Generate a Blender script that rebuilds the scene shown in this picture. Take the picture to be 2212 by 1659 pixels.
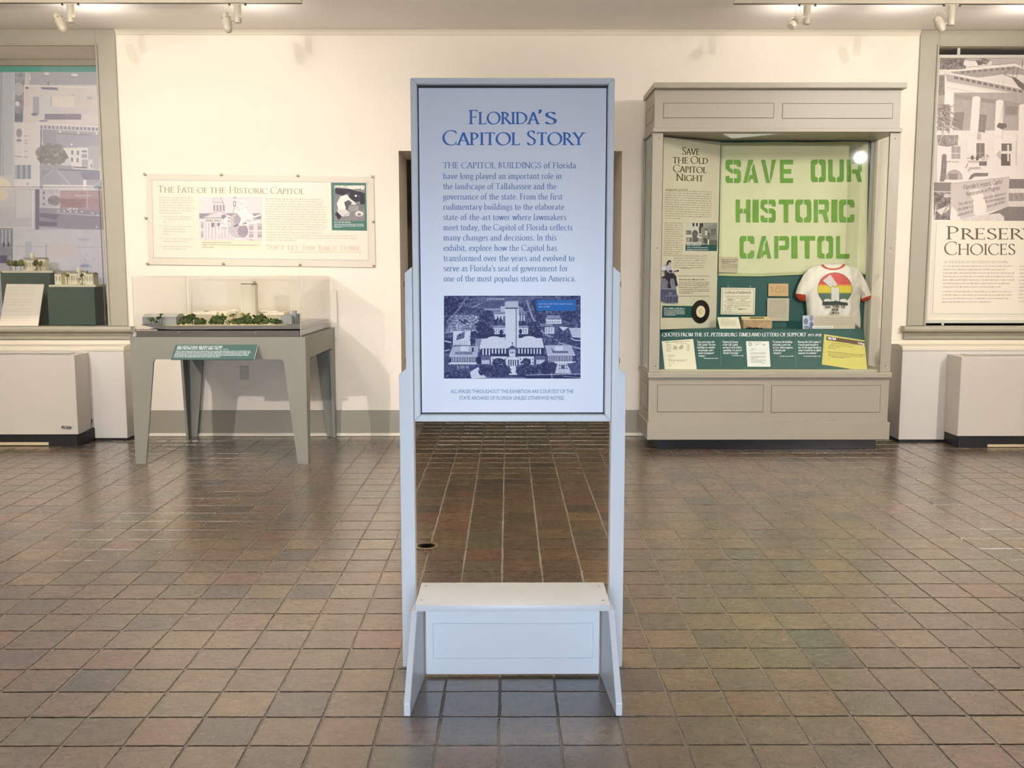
import bpy, bmesh, math, random
import numpy as np
from mathutils import Vector, Matrix
R = math.radians
C = bpy.context.scene.collection
SC = bpy.context.scene
for o in list(bpy.data.objects): bpy.data.objects.remove(o)

# ------------------------------------------------------------ camera
FPX, CX, CY = 2090.0, 1106.0, 829.5
PITCH = math.atan(243.5/FPX); YAW = R(0.247); EYE = 1.52
cd = bpy.data.cameras.new('camera'); cam = bpy.data.objects.new('camera', cd); C.objects.link(cam)
cd.sensor_width = 36; cd.lens = 36*FPX/2212; cd.clip_start = .05; cd.clip_end = 100
cam.location = (0, 0, EYE); cam.rotation_euler = (math.pi/2-PITCH, 0, -YAW)
SC.camera = cam
RM = cam.rotation_euler.to_matrix()
def ray(px, py): return RM @ Vector(((px-CX)/FPX, -(py-CY)/FPX, -1))
def P(px, py, Y):                       # point of the plane at depth Y seen at that place of the photograph
    d = ray(px, py); t = Y/d.y; return Vector((d.x*t, Y, EYE+d.z*t))
def X_(px, py, Y): return P(px, py, Y).x
def Z_(py, Y): return P(CX, py, Y).z
class Plane:                            # maps photo measurements to a real plane in the room
    def __init__(s, p0, n, f=None):
        s.p0 = Vector(p0); s.n = Vector(n).normalized(); s.f = f
        if s.n.y > 0: s.n = -s.n
    def __call__(s, px, py, off=0.0):
        d = ray(px, py); q = s.p0+s.n*off
        e = Vector((0, 0, EYE)); t = (q-e).dot(s.n)/d.dot(s.n); return e+d*t
def YP(Y): return Plane((0, Y, 0), (0, -1, 0))

# ------------------------------------------------------------ world and lights
w = bpy.data.worlds.new('world'); SC.world = w; w.use_nodes = True
w.node_tree.nodes['Background'].inputs[0].default_value = (.75, .85, 1, 1)
w.node_tree.nodes['Background'].inputs[1].default_value = .6
SC.view_settings.view_transform = 'Standard'; SC.view_settings.look = 'None'
SC.view_settings.exposure = 0.0; SC.view_settings.gamma = 1; SC.view_settings.use_curve_mapping = False
SC.cycles.max_bounces = 8; SC.cycles.transparent_max_bounces = 16
SC.cycles.diffuse_bounces = 4; SC.cycles.glossy_bounces = 4
def lamp(name, kind, loc, aim, e, col, **k):
    d = bpy.data.lights.new(name, kind); d.energy = e; d.color = col
    for a, b in k.items(): setattr(d, a, b)
    o = bpy.data.objects.new(name, d); C.objects.link(o); o.location = loc
    o.rotation_euler = (Vector(aim)-Vector(loc)).to_track_quat('-Z', 'Y').to_euler(); return o
WARM = (1, .935, .86); DAY = (.67, .80, 1.0)
# daylight entering low by the glazed doorway behind the camera
lamp('daylight_door', 'AREA', (0, -3.4, 1.0), (0, 3.5, .35), 32.5, DAY, shape='RECTANGLE', size=2.2, size_y=1.7, spread=R(52))
# track spots washing the wall, standing on the second track
SPOTS = [(-2.9, 5.6, 3.42, -2.5, 8.9, 2.45, 146), (-5.0, 5.6, 3.42, -4.6, 9.0, 2.0, 85), (-.6, 5.6, 3.42, -1.3, 8.9, 1.2, 70),
         (1.2, 5.6, 3.42, 2.2, 8.3, 1.2, 95), (4.7, 5.6, 3.42, 4.2, 8.9, 2.4, 105), (3.3, 5.6, 3.42, 2.9, 8.9, 2.6, 75)]
for i, (x, y, z, ax, ay, az, e) in enumerate(SPOTS):
    lamp('track_spot', 'SPOT', (x, y, z), (ax, ay, az), e, WARM, spot_size=R(78), spot_blend=1, shadow_soft_size=.22)
# far spots from the back of the room, low over the floor and under the table
for x, ax in ((-4.3, -2.5), (5.77, 2.7)):
    lamp('far_spot', 'SPOT', (x, .3, 3.37), (ax, 8.8, .8), 930, (1, .93, .90), spot_size=R(44), spot_blend=.8, shadow_soft_size=.055)
# added fill thrown up and down, and the spill of the lamp heads
for x, e in ((-4.4, 180), (0, 138), (4.4, 180)):
    lamp('ceiling_fill_up', 'AREA', (x, 5.2, 3.15), (x, 5.4, 4.5), e, WARM, shape='RECTANGLE', size=1.6, size_y=.3)  # added to brighten the ceiling, stands for no known fitting
for x, e in ((-3.35, 1.9), (-2.05, 1.2), (2.35, 1.9), (3.2, 1.4), (4.25, 2.0)):
    lamp('lamp_head_spill', 'AREA', (x, 8.02, 3.44), (x, 8.06, 3.7), e, WARM, shape='DISK', size=.5)
for x in (-3.2, 0, 3.2):
    lamp('ceiling_fill_down', 'AREA', (x, 6.0, 3.5), (x, 5.6, 0), 21, WARM, shape='RECTANGLE', size=1.0, size_y=.08)  # added soft fill from above, standing for the unseen tracks
for x in (-3.6, 3.6):
    lamp('ceiling_fill_down', 'AREA', (x, 2.2, 3.5), (x*.9, 2.6, 0), 9, WARM, shape='RECTANGLE', size=1.0, size_y=.3)

# ------------------------------------------------------------ materials
def s2l(c):
    c = np.asarray(c, float); return np.where(c <= .04045, c/12.92, ((c+.055)/1.055)**2.4)
MATS = {}
def mat(name, rgb, rough=.5, spec=.5, metal=0, bump=0, bscale=40, var=0, coat=0, lin=False, dscale=6):
    if name in MATS: return MATS[name]
    m = bpy.data.materials.new(name); m.use_nodes = True; nt = m.node_tree; b = nt.nodes['Principled BSDF']
    c = rgb if lin else tuple(float(v) for v in s2l(np.array(rgb)/255))
    b.inputs['Base Color'].default_value = (*c, 1); b.inputs['Roughness'].default_value = rough
    b.inputs['Specular IOR Level'].default_value = spec; b.inputs['Metallic'].default_value = metal
    b.inputs['Coat Weight'].default_value = coat
    tc = nt.nodes.new('ShaderNodeTexCoord')
    if var:
        n = nt.nodes.new('ShaderNodeTexNoise'); n.inputs['Scale'].default_value = dscale; n.inputs['Detail'].default_value = 4
        nt.links.new(tc.outputs['Object'], n.inputs['Vector'])
        mr = nt.nodes.new('ShaderNodeMapRange'); mr.inputs[1].default_value = .3; mr.inputs[2].default_value = .7
        mr.inputs[3].default_value = 1-var; mr.inputs[4].default_value = 1+var
        nt.links.new(n.outputs['Fac'], mr.inputs[0])
        mx = nt.nodes.new('ShaderNodeVectorMath'); mx.operation = 'SCALE'; mx.inputs[0].default_value = c
        nt.links.new(mr.outputs[0], mx.inputs['Scale']); nt.links.new(mx.outputs[0], b.inputs['Base Color'])
    if bump:
        n = nt.nodes.new('ShaderNodeTexNoise'); n.inputs['Scale'].default_value = bscale; n.inputs['Detail'].default_value = 3
        nt.links.new(tc.outputs['Object'], n.inputs['Vector'])
        bp = nt.nodes.new('ShaderNodeBump'); bp.inputs['Strength'].default_value = bump; bp.inputs['Distance'].default_value = .01
        nt.links.new(n.outputs['Fac'], bp.inputs['Height']); nt.links.new(bp.outputs[0], b.inputs['Normal'])
    MATS[name] = m; return m
def printmat():                          # ink colours of a flat print, stored on the print's mesh
    if 'print' in MATS: return MATS['print']
    m = mat('print', (255, 255, 255), .55, .3); nt = m.node_tree
    a = nt.nodes.new('ShaderNodeAttribute'); a.attribute_name = 'Col'
    nt.links.new(a.outputs['Color'], nt.nodes['Principled BSDF'].inputs['Base Color']); return m
def glassmat(name, tint, f0=.045):
    """thin clear sheet: straight-through tint plus a facing-dependent mirror share (Schlick)"""
    if name in MATS: return MATS[name]
    m = bpy.data.materials.new(name); m.use_nodes = True; nt = m.node_tree; nt.nodes.clear()
    out = nt.nodes.new('ShaderNodeOutputMaterial'); mx = nt.nodes.new('ShaderNodeMixShader')
    t = nt.nodes.new('ShaderNodeBsdfTransparent'); g = nt.nodes.new('ShaderNodeBsdfGlossy'); ge = nt.nodes.new('ShaderNodeNewGeometry')
    def mth(op, a, b=None):
        n = nt.nodes.new('ShaderNodeMath'); n.operation = op
        for i, v in enumerate((a, b)):
            if v is None: continue
            if isinstance(v, (int, float)): n.inputs[i].default_value = v
            else: nt.links.new(v, n.inputs[i])
        return n.outputs[0]
    dt = nt.nodes.new('ShaderNodeVectorMath'); dt.operation = 'DOT_PRODUCT'; nt.links.new(ge.outputs['Incoming'], dt.inputs[0]); nt.links.new(ge.outputs['Normal'], dt.inputs[1])
    c = mth('ABSOLUTE', dt.outputs['Value']); f = mth('ADD', mth('MULTIPLY', mth('POWER', mth('SUBTRACT', 1.0, c), 5.0), .9-f0), f0)
    t.inputs[0].default_value = (*tint, 1); g.inputs['Roughness'].default_value = .02
    nt.links.new(f, mx.inputs[0]); nt.links.new(t.outputs[0], mx.inputs[1]); nt.links.new(g.outputs[0], mx.inputs[2])
    nt.links.new(mx.outputs[0], out.inputs[0]); MATS[name] = m; return m

# ------------------------------------------------------------ mesh building
ORG = {}
class MB:
    def __init__(s): s.v = []; s.f = []
    def add(s, vs, fs):
        n = len(s.v); s.v += [tuple(p) for p in vs]; s.f += [tuple(i+n for i in f) for f in fs]; return s
    def box(s, x0, x1, y0, y1, z0, z1):
        x0, x1 = sorted((x0, x1)); y0, y1 = sorted((y0, y1)); z0, z1 = sorted((z0, z1))
        return s.add([(x0,y0,z0),(x1,y0,z0),(x1,y1,z0),(x0,y1,z0),(x0,y0,z1),(x1,y0,z1),(x1,y1,z1),(x0,y1,z1)],
                     [(0,3,2,1),(4,5,6,7),(0,1,5,4),(1,2,6,5),(2,3,7,6),(3,0,4,7)])
    def prism(s, pts, axis, a, b):       # pts 2D polygon; axis 'x','y','z' extrusion from a to b
        def q(p, t): return {'x': (t, p[0], p[1]), 'y': (p[0], t, p[1]), 'z': (p[0], p[1], t)}[axis]
        n = len(pts); return s.add([q(p, a) for p in pts]+[q(p, b) for p in pts],
            [tuple(range(n))[::-1], tuple(range(n, 2*n))]+[(i, (i+1) % n, (i+1) % n+n, i+n) for i in range(n)])
    def slab(s, fr, bk):                 # two matching polygons joined into a solid
        n = len(fr); return s.add(list(fr)+list(bk), [tuple(range(n)), tuple(range(n, 2*n))[::-1]]+[((i+1) % n, i, i+n, (i+1) % n+n) for i in range(n)])
    def lathe(s, c, ax, prof, n=16):     # prof: (distance along ax, radius)
        c = Vector(c); ax = Vector(ax).normalized(); u = ax.orthogonal().normalized(); w_ = ax.cross(u)
        vs = []; fs = []
        for t, r in prof:
            for k in range(n):
                a = 2*math.pi*k/n; vs.append(c+ax*t+(u*math.cos(a)+w_*math.sin(a))*max(r, 1e-5))
        for i in range(len(prof)-1):
            for k in range(n):
                k2 = (k+1) % n; fs.append((i*n+k, i*n+k2, (i+1)*n+k2, (i+1)*n+k))
        fs.append(tuple(range(n))[::-1]); fs.append(tuple((len(prof)-1)*n+k for k in range(n)))
        return s.add(vs, fs)
    def tube(s, pts, r, n=8):
        pts = [Vector(p) for p in pts]; vs = []; fs = []; m = len(pts); up = None
        for i, p in enumerate(pts):
            t = (pts[min(i+1, m-1)]-pts[max(i-1, 0)]).normalized()
            if up is None: up = t.orthogonal().normalized()
            up = (up-t*up.dot(t)).normalized(); w_ = t.cross(up)
            for k in range(n):
                a = 2*math.pi*k/n; vs.append(p+(up*math.cos(a)+w_*math.sin(a))*r)
        for i in range(m-1):
            for k in range(n):
                k2 = (k+1) % n; fs.append((i*n+k, i*n+k2, (i+1)*n+k2, (i+1)*n+k))
        fs.append(tuple(range(n))[::-1]); fs.append(tuple((m-1)*n+k for k in range(n)))
        return s.add(vs, fs)
    def ico(s, c, r, sub=2, sq=(1, 1, 1), jit=0, seed=0):
        bm = bmesh.new(); bmesh.ops.create_icosphere(bm, subdivisions=sub, radius=1); rd = random.Random(seed)
        vs = []
        for v in bm.verts:
            k = r*(1+jit*(rd.random()-.5)); vs.append((c[0]+v.co.x*k*sq[0], c[1]+v.co.y*k*sq[1], c[2]+v.co.z*k*sq[2]))
        s.add(vs, [tuple(v.index for v in f.verts) for f in bm.faces]); bm.free(); return s
def props(o, label=None, cat=None, group=None, kind=None):
    for k, v in (('label', label), ('category', cat), ('group', group), ('kind', kind)):
        if v: o[k] = v
    return o
def world_of(o): return ORG[o.name]
def obj(name, mb, m, parent=None, bev=0, smooth=False, seg=1, fix=True, **k):
    me = bpy.data.meshes.new(name); vs = np.array(mb.v, float)
    org = Vector(((vs[:, 0].min()+vs[:, 0].max())/2, (vs[:, 1].min()+vs[:, 1].max())/2, vs[:, 2].min()))
    me.from_pydata([tuple(p) for p in (vs-np.array(org))], [], mb.f); me.update()
    if bev or fix:
        bm = bmesh.new(); bm.from_mesh(me)
        if fix: bmesh.ops.recalc_face_normals(bm, faces=bm.faces)
        if bev:
            es = [e for e in bm.edges if len(e.link_faces) == 2 and e.calc_face_angle(0) > .5]
            bmesh.ops.bevel(bm, geom=es, offset=bev, segments=seg, profile=.5, affect='EDGES', clamp_overlap=True)
        bm.to_mesh(me); bm.free()
    if smooth:
        me.shade_smooth(); me.set_sharp_from_angle(angle=R(40))
    me.materials.append(m)
    o = bpy.data.objects.new(name, me); C.objects.link(o)
    if parent is not None: o.parent = parent; o.location = org-world_of(parent)
    else: o.location = org
    ORG[o.name] = org
    return props(o, **k)
def thing(name, loc, label, cat, group=None):
    o = bpy.data.objects.new(name, None); C.objects.link(o); o.location = loc; o.empty_display_size = .1
    ORG[o.name] = Vector(loc); return props(o, label, cat, group)
def clone(o, off=(0, 0, 0), parent=None, label=None):
    c = o.copy(); C.objects.link(c)
    if parent is None: c.location = o.location+Vector(off); ORG[c.name] = ORG[o.name]+Vector(off)
    else: c.parent = parent; ORG[c.name] = ORG[parent.name]+Vector(c.location)
    if label: c['label'] = label
    for ch in [x for x in bpy.data.objects if x.parent == o]: clone(ch, parent=c)
    return c
def inside(poly, x, y):
    r = np.zeros(np.shape(x), bool); n = len(poly)
    for i in range(n):
        x0, y0 = poly[i]; x1, y1 = poly[(i+1) % n]
        if y0 == y1: continue
        c = ((y0 > y) != (y1 > y)) & (x < (x1-x0)*(y-y0)/(y1-y0)+x0); r ^= c
    return r
# ------------------------------------------------------------ a pen-drawn serif alphabet (strokes swept with a broad nib)
G = {
'A': (.74, 'L.04,0,.37,1;L.37,1,.70,0;L.15,.36,.57,.36;S.04,0;S.70,0'),
'B': (.62, 'L.13,0,.13,1;B.13,.98,.52,.98,.52,.53,.13,.53;B.13,.53,.66,.53,.66,.02,.13,.02;S.13,0;S.13,1'),
'C': (.80, 'A.48,.5,.43,.5,52,308;V.75,.84;V.75,.16'),
'D': (.84, 'L.13,0,.13,1;B.13,.98,.98,1.02,.98,-.02,.13,.02;S.13,0;S.13,1'),
'E': (.58, 'L.13,0,.13,1;L.13,.98,.48,.98;L.13,.52,.42,.52;L.13,.02,.51,.02;S.13,0;S.13,1;V.49,.94;V.52,.07;V.42,.52'),
'F': (.54, 'L.13,0,.13,1;L.13,.98,.48,.98;L.13,.50,.42,.50;S.13,0;S.13,1;V.49,.94;V.42,.50'),
'G': (.86, 'A.48,.5,.43,.5,52,305;L.76,.42,.76,.06;V.75,.84;S.76,.42'),
'H': (.86, 'L.13,0,.13,1;L.73,0,.73,1;L.13,.52,.73,.52;S.13,0;S.13,1;S.73,0;S.73,1'),
'I': (.28, 'L.14,0,.14,1;S.14,0;S.14,1'),
'J': (.36, 'L.2,1,.2,.05;B.2,.05,.2,-.15,.1,-.2,0,-.2;S.2,1'),
'K': (.74, 'L.13,0,.13,1;L.60,1,.15,.50;L.24,.56,.70,0;S.13,0;S.13,1;S.60,1;S.68,0'),
'L': (.56, 'L.13,0,.13,1;L.13,.02,.52,.02;S.13,0;S.13,1;V.53,.08'),
'M': (1.0, 'L.10,0,.20,1;L.20,1,.50,.02;L.50,.02,.80,1;L.80,1,.90,0;S.10,0;S.90,0;S.18,1;S.82,1'),
'N': (.88, 'L.14,0,.14,1;L.12,1,.74,0;L.74,0,.74,1;S.14,0;S.11,1;S.74,1'),
'O': (.96, 'A.48,.5,.43,.5,0,360'),
'P': (.60, 'L.13,0,.13,1;B.13,.98,.63,.98,.63,.46,.13,.46;S.13,0;S.13,1'),
'Q': (.96, 'A.48,.5,.43,.5,0,360;L.5,.02,.95,-.2'),
'R': (.68, 'L.13,0,.13,1;B.13,.98,.60,.98,.60,.50,.13,.50;L.30,.50,.68,0;S.13,0;S.13,1;S.68,0'),
'S': (.56, 'B.46,.86,.38,1.03,.10,1.03,.10,.77;B.10,.77,.10,.55,.49,.50,.49,.26;B.49,.26,.49,-.05,.14,-.04,.08,.14;V.46,.86;V.08,.14'),
'T': (.68, 'L.34,0,.34,1;L.05,.98,.63,.98;S.34,0;V.05,.93;V.63,.93'),
'U': (.84, 'L.14,1,.14,.35;B.14,.35,.14,-.12,.70,-.12,.70,.35;L.70,.35,.70,1;S.14,1;S.70,1'),
'V': (.74, 'L.04,1,.38,0;L.38,0,.70,1;S.04,1;S.70,1'),
'W': (1.08, 'L.04,1,.30,0;L.30,0,.54,1;L.54,1,.80,0;L.80,0,1.04,1;S.04,1;S.54,1;S1.04,1'),
'X': (.72, 'L.06,1,.66,0;L.64,1,.06,0;S.06,1;S.64,1;S.06,0;S.66,0'),
'Y': (.70, 'L.04,1,.35,.48;L.66,1,.35,.48;L.35,.48,.35,0;S.04,1;S.66,1;S.35,0'),
'Z': (.68, 'L.06,.98,.62,.98;L.62,.98,.06,.02;L.06,.02,.64,.02;V.06,.93;V.64,.07'),
'a': (.50, 'B.10,.55,.16,.70,.36,.70,.36,.48;L.36,.48,.36,.05;B.36,.38,.05,.38,.08,.16,.09,.16;B.09,.16,.12,-.05,.32,-.02,.36,.14;L.36,.05,.46,.0'),
'b': (.56, 'L.12,0,.12,1.04;B.12,.56,.22,.74,.50,.70,.50,.32;B.50,.32,.50,-.06,.22,-.06,.12,.10;L.04,1.0,.12,1.04'),
'c': (.48, 'A.27,.32,.19,.34,50,310'),
'd': (.56, 'A.26,.32,.19,.34,30,330;L.43,0,.43,1.04;L.35,1,.43,1.04;L.43,.02,.51,.02'),
'e': (.50, 'L.09,.36,.42,.36;B.42,.36,.42,.75,.07,.75,.07,.32;B.07,.32,.07,-.08,.36,-.06,.44,.12'),
'f': (.34, 'L.15,0,.15,.80;B.15,.80,.15,1.05,.30,1.08,.38,.98;L.04,.62,.31,.62;S.15,0'),
'g': (.50, 'A.24,.43,.16,.22,0,360;B.16,.22,.02,.10,.20,.06,.30,.06;B.30,.06,.52,.05,.50,-.12,.40,-.22;B.40,-.22,.16,-.38,.02,-.20,.12,-.08;B.12,-.08,.14,.0,.2,.05,.30,.06;L.36,.58,.48,.64'),
'h': (.58, 'L.12,0,.12,1.04;B.12,.50,.20,.72,.45,.74,.45,.42;L.45,.42,.45,0;S.12,0;S.45,0;L.04,1,.12,1.04'),
'i': (.26, 'L.13,0,.13,.64;S.13,0;L.05,.60,.13,.64;D.13,.90'),
'j': (.26, 'L.13,-.1,.13,.64;B.13,-.1,.13,-.28,.05,-.30,-.04,-.26;L.05,.60,.13,.64;D.13,.90'),
'k': (.54, 'L.12,0,.12,1.04;L.42,.64,.14,.32;L.2,.38,.48,0;S.12,0;S.48,0'),
'l': (.26, 'L.13,0,.13,1.04;S.13,0;L.05,1,.13,1.04'),
'm': (.86, 'L.12,0,.12,.64;B.12,.50,.20,.72,.42,.74,.42,.42;L.42,.42,.42,0;B.42,.50,.52,.72,.73,.74,.73,.42;L.73,.42,.73,0;S.12,0;S.42,0;S.73,0;L.04,.6,.12,.64'),
'n': (.58, 'L.12,0,.12,.64;B.12,.50,.20,.72,.45,.74,.45,.42;L.45,.42,.45,0;S.12,0;S.45,0;L.04,.6,.12,.64'),
'o': (.54, 'A.27,.32,.20,.34,0,360'),
'p': (.56, 'L.12,-.3,.12,.64;B.12,.56,.22,.74,.50,.70,.50,.32;B.50,.32,.50,-.06,.22,-.06,.12,.10;S.12,-.3;L.04,.6,.12,.64'),
'q': (.56, 'A.26,.32,.19,.34,30,330;L.43,-.3,.43,.66;S.43,-.3'),
'r': (.38, 'L.12,0,.12,.64;B.12,.48,.18,.66,.26,.70,.36,.64;S.12,0;L.04,.6,.12,.64'),
's': (.40, 'B.33,.56,.26,.72,.08,.70,.08,.50;B.08,.50,.08,.36,.34,.34,.34,.16;B.34,.16,.34,-.06,.12,-.04,.07,.08'),
't': (.34, 'L.15,.86,.15,.12;B.15,.12,.16,-.04,.26,-.02,.33,.06;L.03,.62,.31,.62'),
'u': (.58, 'L.12,.64,.12,.22;B.12,.22,.12,-.08,.38,-.06,.44,.14;L.44,.64,.44,0;L.04,.62,.12,.64;L.44,.0,.52,.02;L.36,.62,.44,.64'),
'v': (.50, 'L.05,.64,.26,0;L.26,0,.46,.64;S.06,.64;S.46,.64'),
'w': (.74, 'L.05,.64,.21,0;L.21,0,.37,.64;L.37,.64,.54,0;L.54,0,.70,.64;S.06,.64;S.37,.64;S.70,.64'),
'x': (.50, 'L.06,.64,.44,0;L.43,.64,.06,0;S.06,.64;S.43,.64;S.06,0;S.44,0'),
'y': (.50, 'L.05,.64,.27,.04;L.46,.64,.16,-.28;S.06,.64;S.46,.64'),
'z': (.46, 'L.06,.63,.40,.63;L.40,.63,.06,.02;L.06,.02,.42,.02'),
'0': (.5, 'A.25,.45,.19,.46,0,360'), '1': (.34, 'L.17,0,.17,.92;S.17,0;L.07,.85,.17,.92'),
'2': (.48, 'B.08,.72,.12,1.0,.42,.98,.38,.66;L.38,.66,.06,.02;L.06,.02,.44,.02'),
'3': (.46, 'B.08,.8,.14,1.0,.40,.95,.36,.7;B.36,.7,.34,.5,.2,.48,.16,.48;B.16,.48,.5,.5,.48,-.05,.06,.04'),
'4': (.5, 'L.34,0,.34,.92;L.34,.92,.05,.25;L.05,.25,.46,.25'), '5': (.46, 'L.12,.9,.4,.9;L.12,.9,.12,.52;B.12,.52,.52,.62,.48,-.1,.06,.04'),
'7': (.46, 'L.06,.9,.42,.9;L.42,.9,.16,0'), '9': (.5, 'A.25,.62,.17,.28,0,360;B.42,.62,.42,.2,.3,.02,.12,0'),
'8': (.5, 'A.25,.68,.15,.22,0,360;A.25,.23,.19,.24,0,360'), '6': (.5, 'A.25,.3,.17,.3,0,360;B.08,.3,.08,.7,.2,.9,.38,.92'),
'.': (.24, 'D.12,.05'), ',': (.24, 'D.12,.05;L.14,.05,.07,-.14'), '-': (.34, 'L.05,.32,.29,.32'), "'": (.18, 'D.1,.94;L.12,.94,.05,.74'),
'"': (.34, 'D.1,.94;L.11,.94,.06,.76;D.24,.94;L.25,.94,.20,.76'), ' ': (.26, ''), ';': (.24, 'D.12,.05;D.12,.5'), ':': (.24, 'D.12,.05;D.12,.5'),
'_': (.6, 'L.0,.32,.56,.32'),
}
NIB = (math.cos(R(18)), math.sin(R(18)))
def strokes(ch):
    adv, s = G.get(ch, G['-'])
    out = []
    for t in [q for q in s.split(';') if q]:
        n = [float(v) for v in t[1:].split(',')]
        if t[0] == 'L': out.append([(n[0]+(n[2]-n[0])*k, n[1]+(n[3]-n[1])*k) for k in (0, 1)])
        elif t[0] == 'A':
            m = 18; out.append([(n[0]+n[2]*math.cos(R(n[4]+(n[5]-n[4])*k/m)), n[1]+n[3]*math.sin(R(n[4]+(n[5]-n[4])*k/m))) for k in range(m+1)])
        elif t[0] == 'B':
            m = 9; l = []
            for k in range(m+1):
                u = k/m; c = ((1-u)**3, 3*u*(1-u)**2, 3*u*u*(1-u), u**3)
                l.append((sum(c[i]*n[2*i] for i in range(4)), sum(c[i]*n[2*i+1] for i in range(4))))
            out.append(l)
        else: out.append((t[0], n[0], n[1]))
    return adv, out
def glyph_polys(ch, thick, thin, serif=True):
    adv, st = strokes(ch); polys = []
    for s in st:
        if isinstance(s, tuple):
            k, x, y = s
            if k == 'D': r = thick*.62; polys.append([(x+r*math.cos(R(a)), y+r*math.sin(R(a))) for a in range(0, 360, 45)])
            elif not serif: continue
            elif k == 'S':
                h = .028+thin*.2; dy = h if y < .3 else -h; l = .085+thick*.45
                polys.append([(x-l, y), (x+l, y), (x+l, y+dy*.6), (x+thick*.5, y+dy*1.9), (x-thick*.5, y+dy*1.9), (x-l, y+dy*.6)])
            else:
                l = .075; polys.append([(x-thin*.5, y-l), (x+thin*.5, y-l), (x+thin*.5, y+l), (x-thin*.5, y+l)])
            continue
        n = len(s); L = []; Rr = []
        for i, p in enumerate(s):
            a = s[max(i-1, 0)]; b = s[min(i+1, n-1)]; dx, dy = b[0]-a[0], b[1]-a[1]; q = math.hypot(dx, dy) or 1; dx /= q; dy /= q
            w_ = max(thin, thick*abs(dx*NIB[1]-dy*NIB[0]))/2
            L.append((p[0]-dy*w_, p[1]+dx*w_)); Rr.append((p[0]+dy*w_, p[1]-dx*w_))
        for i in range(n-1): polys.append([L[i], L[i+1], Rr[i+1], Rr[i]])
    return adv, polys
def text_polys(s, thick=.1, thin=.045, sc=0, track=.03, italic=0, serif=True):
    """polygons of a line of text (cap height 1); sc = small-cap scale: lower case letters are drawn as small capitals"""
    x = 0; out = []
    for ch in s:
        k = 1
        if sc and ch.islower(): ch = ch.upper(); k = sc
        adv, ps = glyph_polys(ch, thick/k, thin/k, serif)
        for p in ps: out.append([(x+(a+italic*b)*k, b*k) for a, b in p])
        x += (adv+track)*k
    return x-track, out
def write(s, mp, x0, x1, yb, h, mb=None, off=.0012, yb1=None, **k):
    """line of text between x0 and x1 (measured on the photograph), baseline yb, cap height h, on the plane mp"""
    wd, ps = text_polys(s, **k); mb = mb or MB(); yb1 = yb if yb1 is None else yb1
    if x1 is None: x1 = x0+wd*h
    for i, p in enumerate(ps):           # each pen stroke a hair in front of the last, so that they never share a plane
        vs = [mp(x0+(x1-x0)*a/wd, yb+(yb1-yb)*a/wd-b*h, off+(i % 12)*2.5e-5) for a, b in p]; mb.add(vs, [tuple(range(len(p)))])
    return mb
def lines(mp, x0, x1, y, h, rd, mb, off=.0012, skew=0):
    """a line of print too small to read: words of letter-high ticks"""
    x = x0; lw = max(h*.62, .7)
    while x < x1-lw:
        for k in range(rd.choice((2, 3, 3, 4, 5, 6, 7, 8))):
            if x > x1-lw: break
            t = rd.random(); a = h*(1 if t < .7 else 1.45); d = h*.3 if t > .93 else 0; e = x+lw*rd.uniform(.55, .95); yy = y+skew*(x-x0)
            mb.add([mp(x, yy+d, off), mp(e, yy+d, off), mp(e-lw*.1, yy-a, off), mp(x+lw*.05, yy-a*rd.uniform(.75, 1), off)], [(0, 1, 2, 3)]); x += lw
        x += lw*.85
    return mb
def rectf(mp, x0, y0, x1, y1, mb, off=.001):
    return mb.add([mp(x0, y1, off), mp(x1, y1, off), mp(x1, y0, off), mp(x0, y0, off)], [(0, 1, 2, 3)])
def quadf(mp, pts, mb, off=.001):
    return mb.add([mp(x, y, off) for x, y in pts], [tuple(range(len(pts)))])
def outline(mp, pts, wpx, mb, off=.001, closed=True):
    n = len(pts)
    for i in range(n if closed else n-1):
        a = pts[i]; b = pts[(i+1) % n]; dx, dy = b[0]-a[0], b[1]-a[1]; q = math.hypot(dx, dy); dx /= q; dy /= q; w_ = wpx/2
        e = w_ if closed else 0
        quadf(mp, [(a[0]-dx*e+dy*w_, a[1]-dy*e-dx*w_), (b[0]+dx*e+dy*w_, b[1]+dy*e-dx*w_), (b[0]+dx*e-dy*w_, b[1]+dy*e+dx*w_), (a[0]-dx*e-dy*w_, a[1]-dy*e+dx*w_)], mb, off)
    return mb
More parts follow.
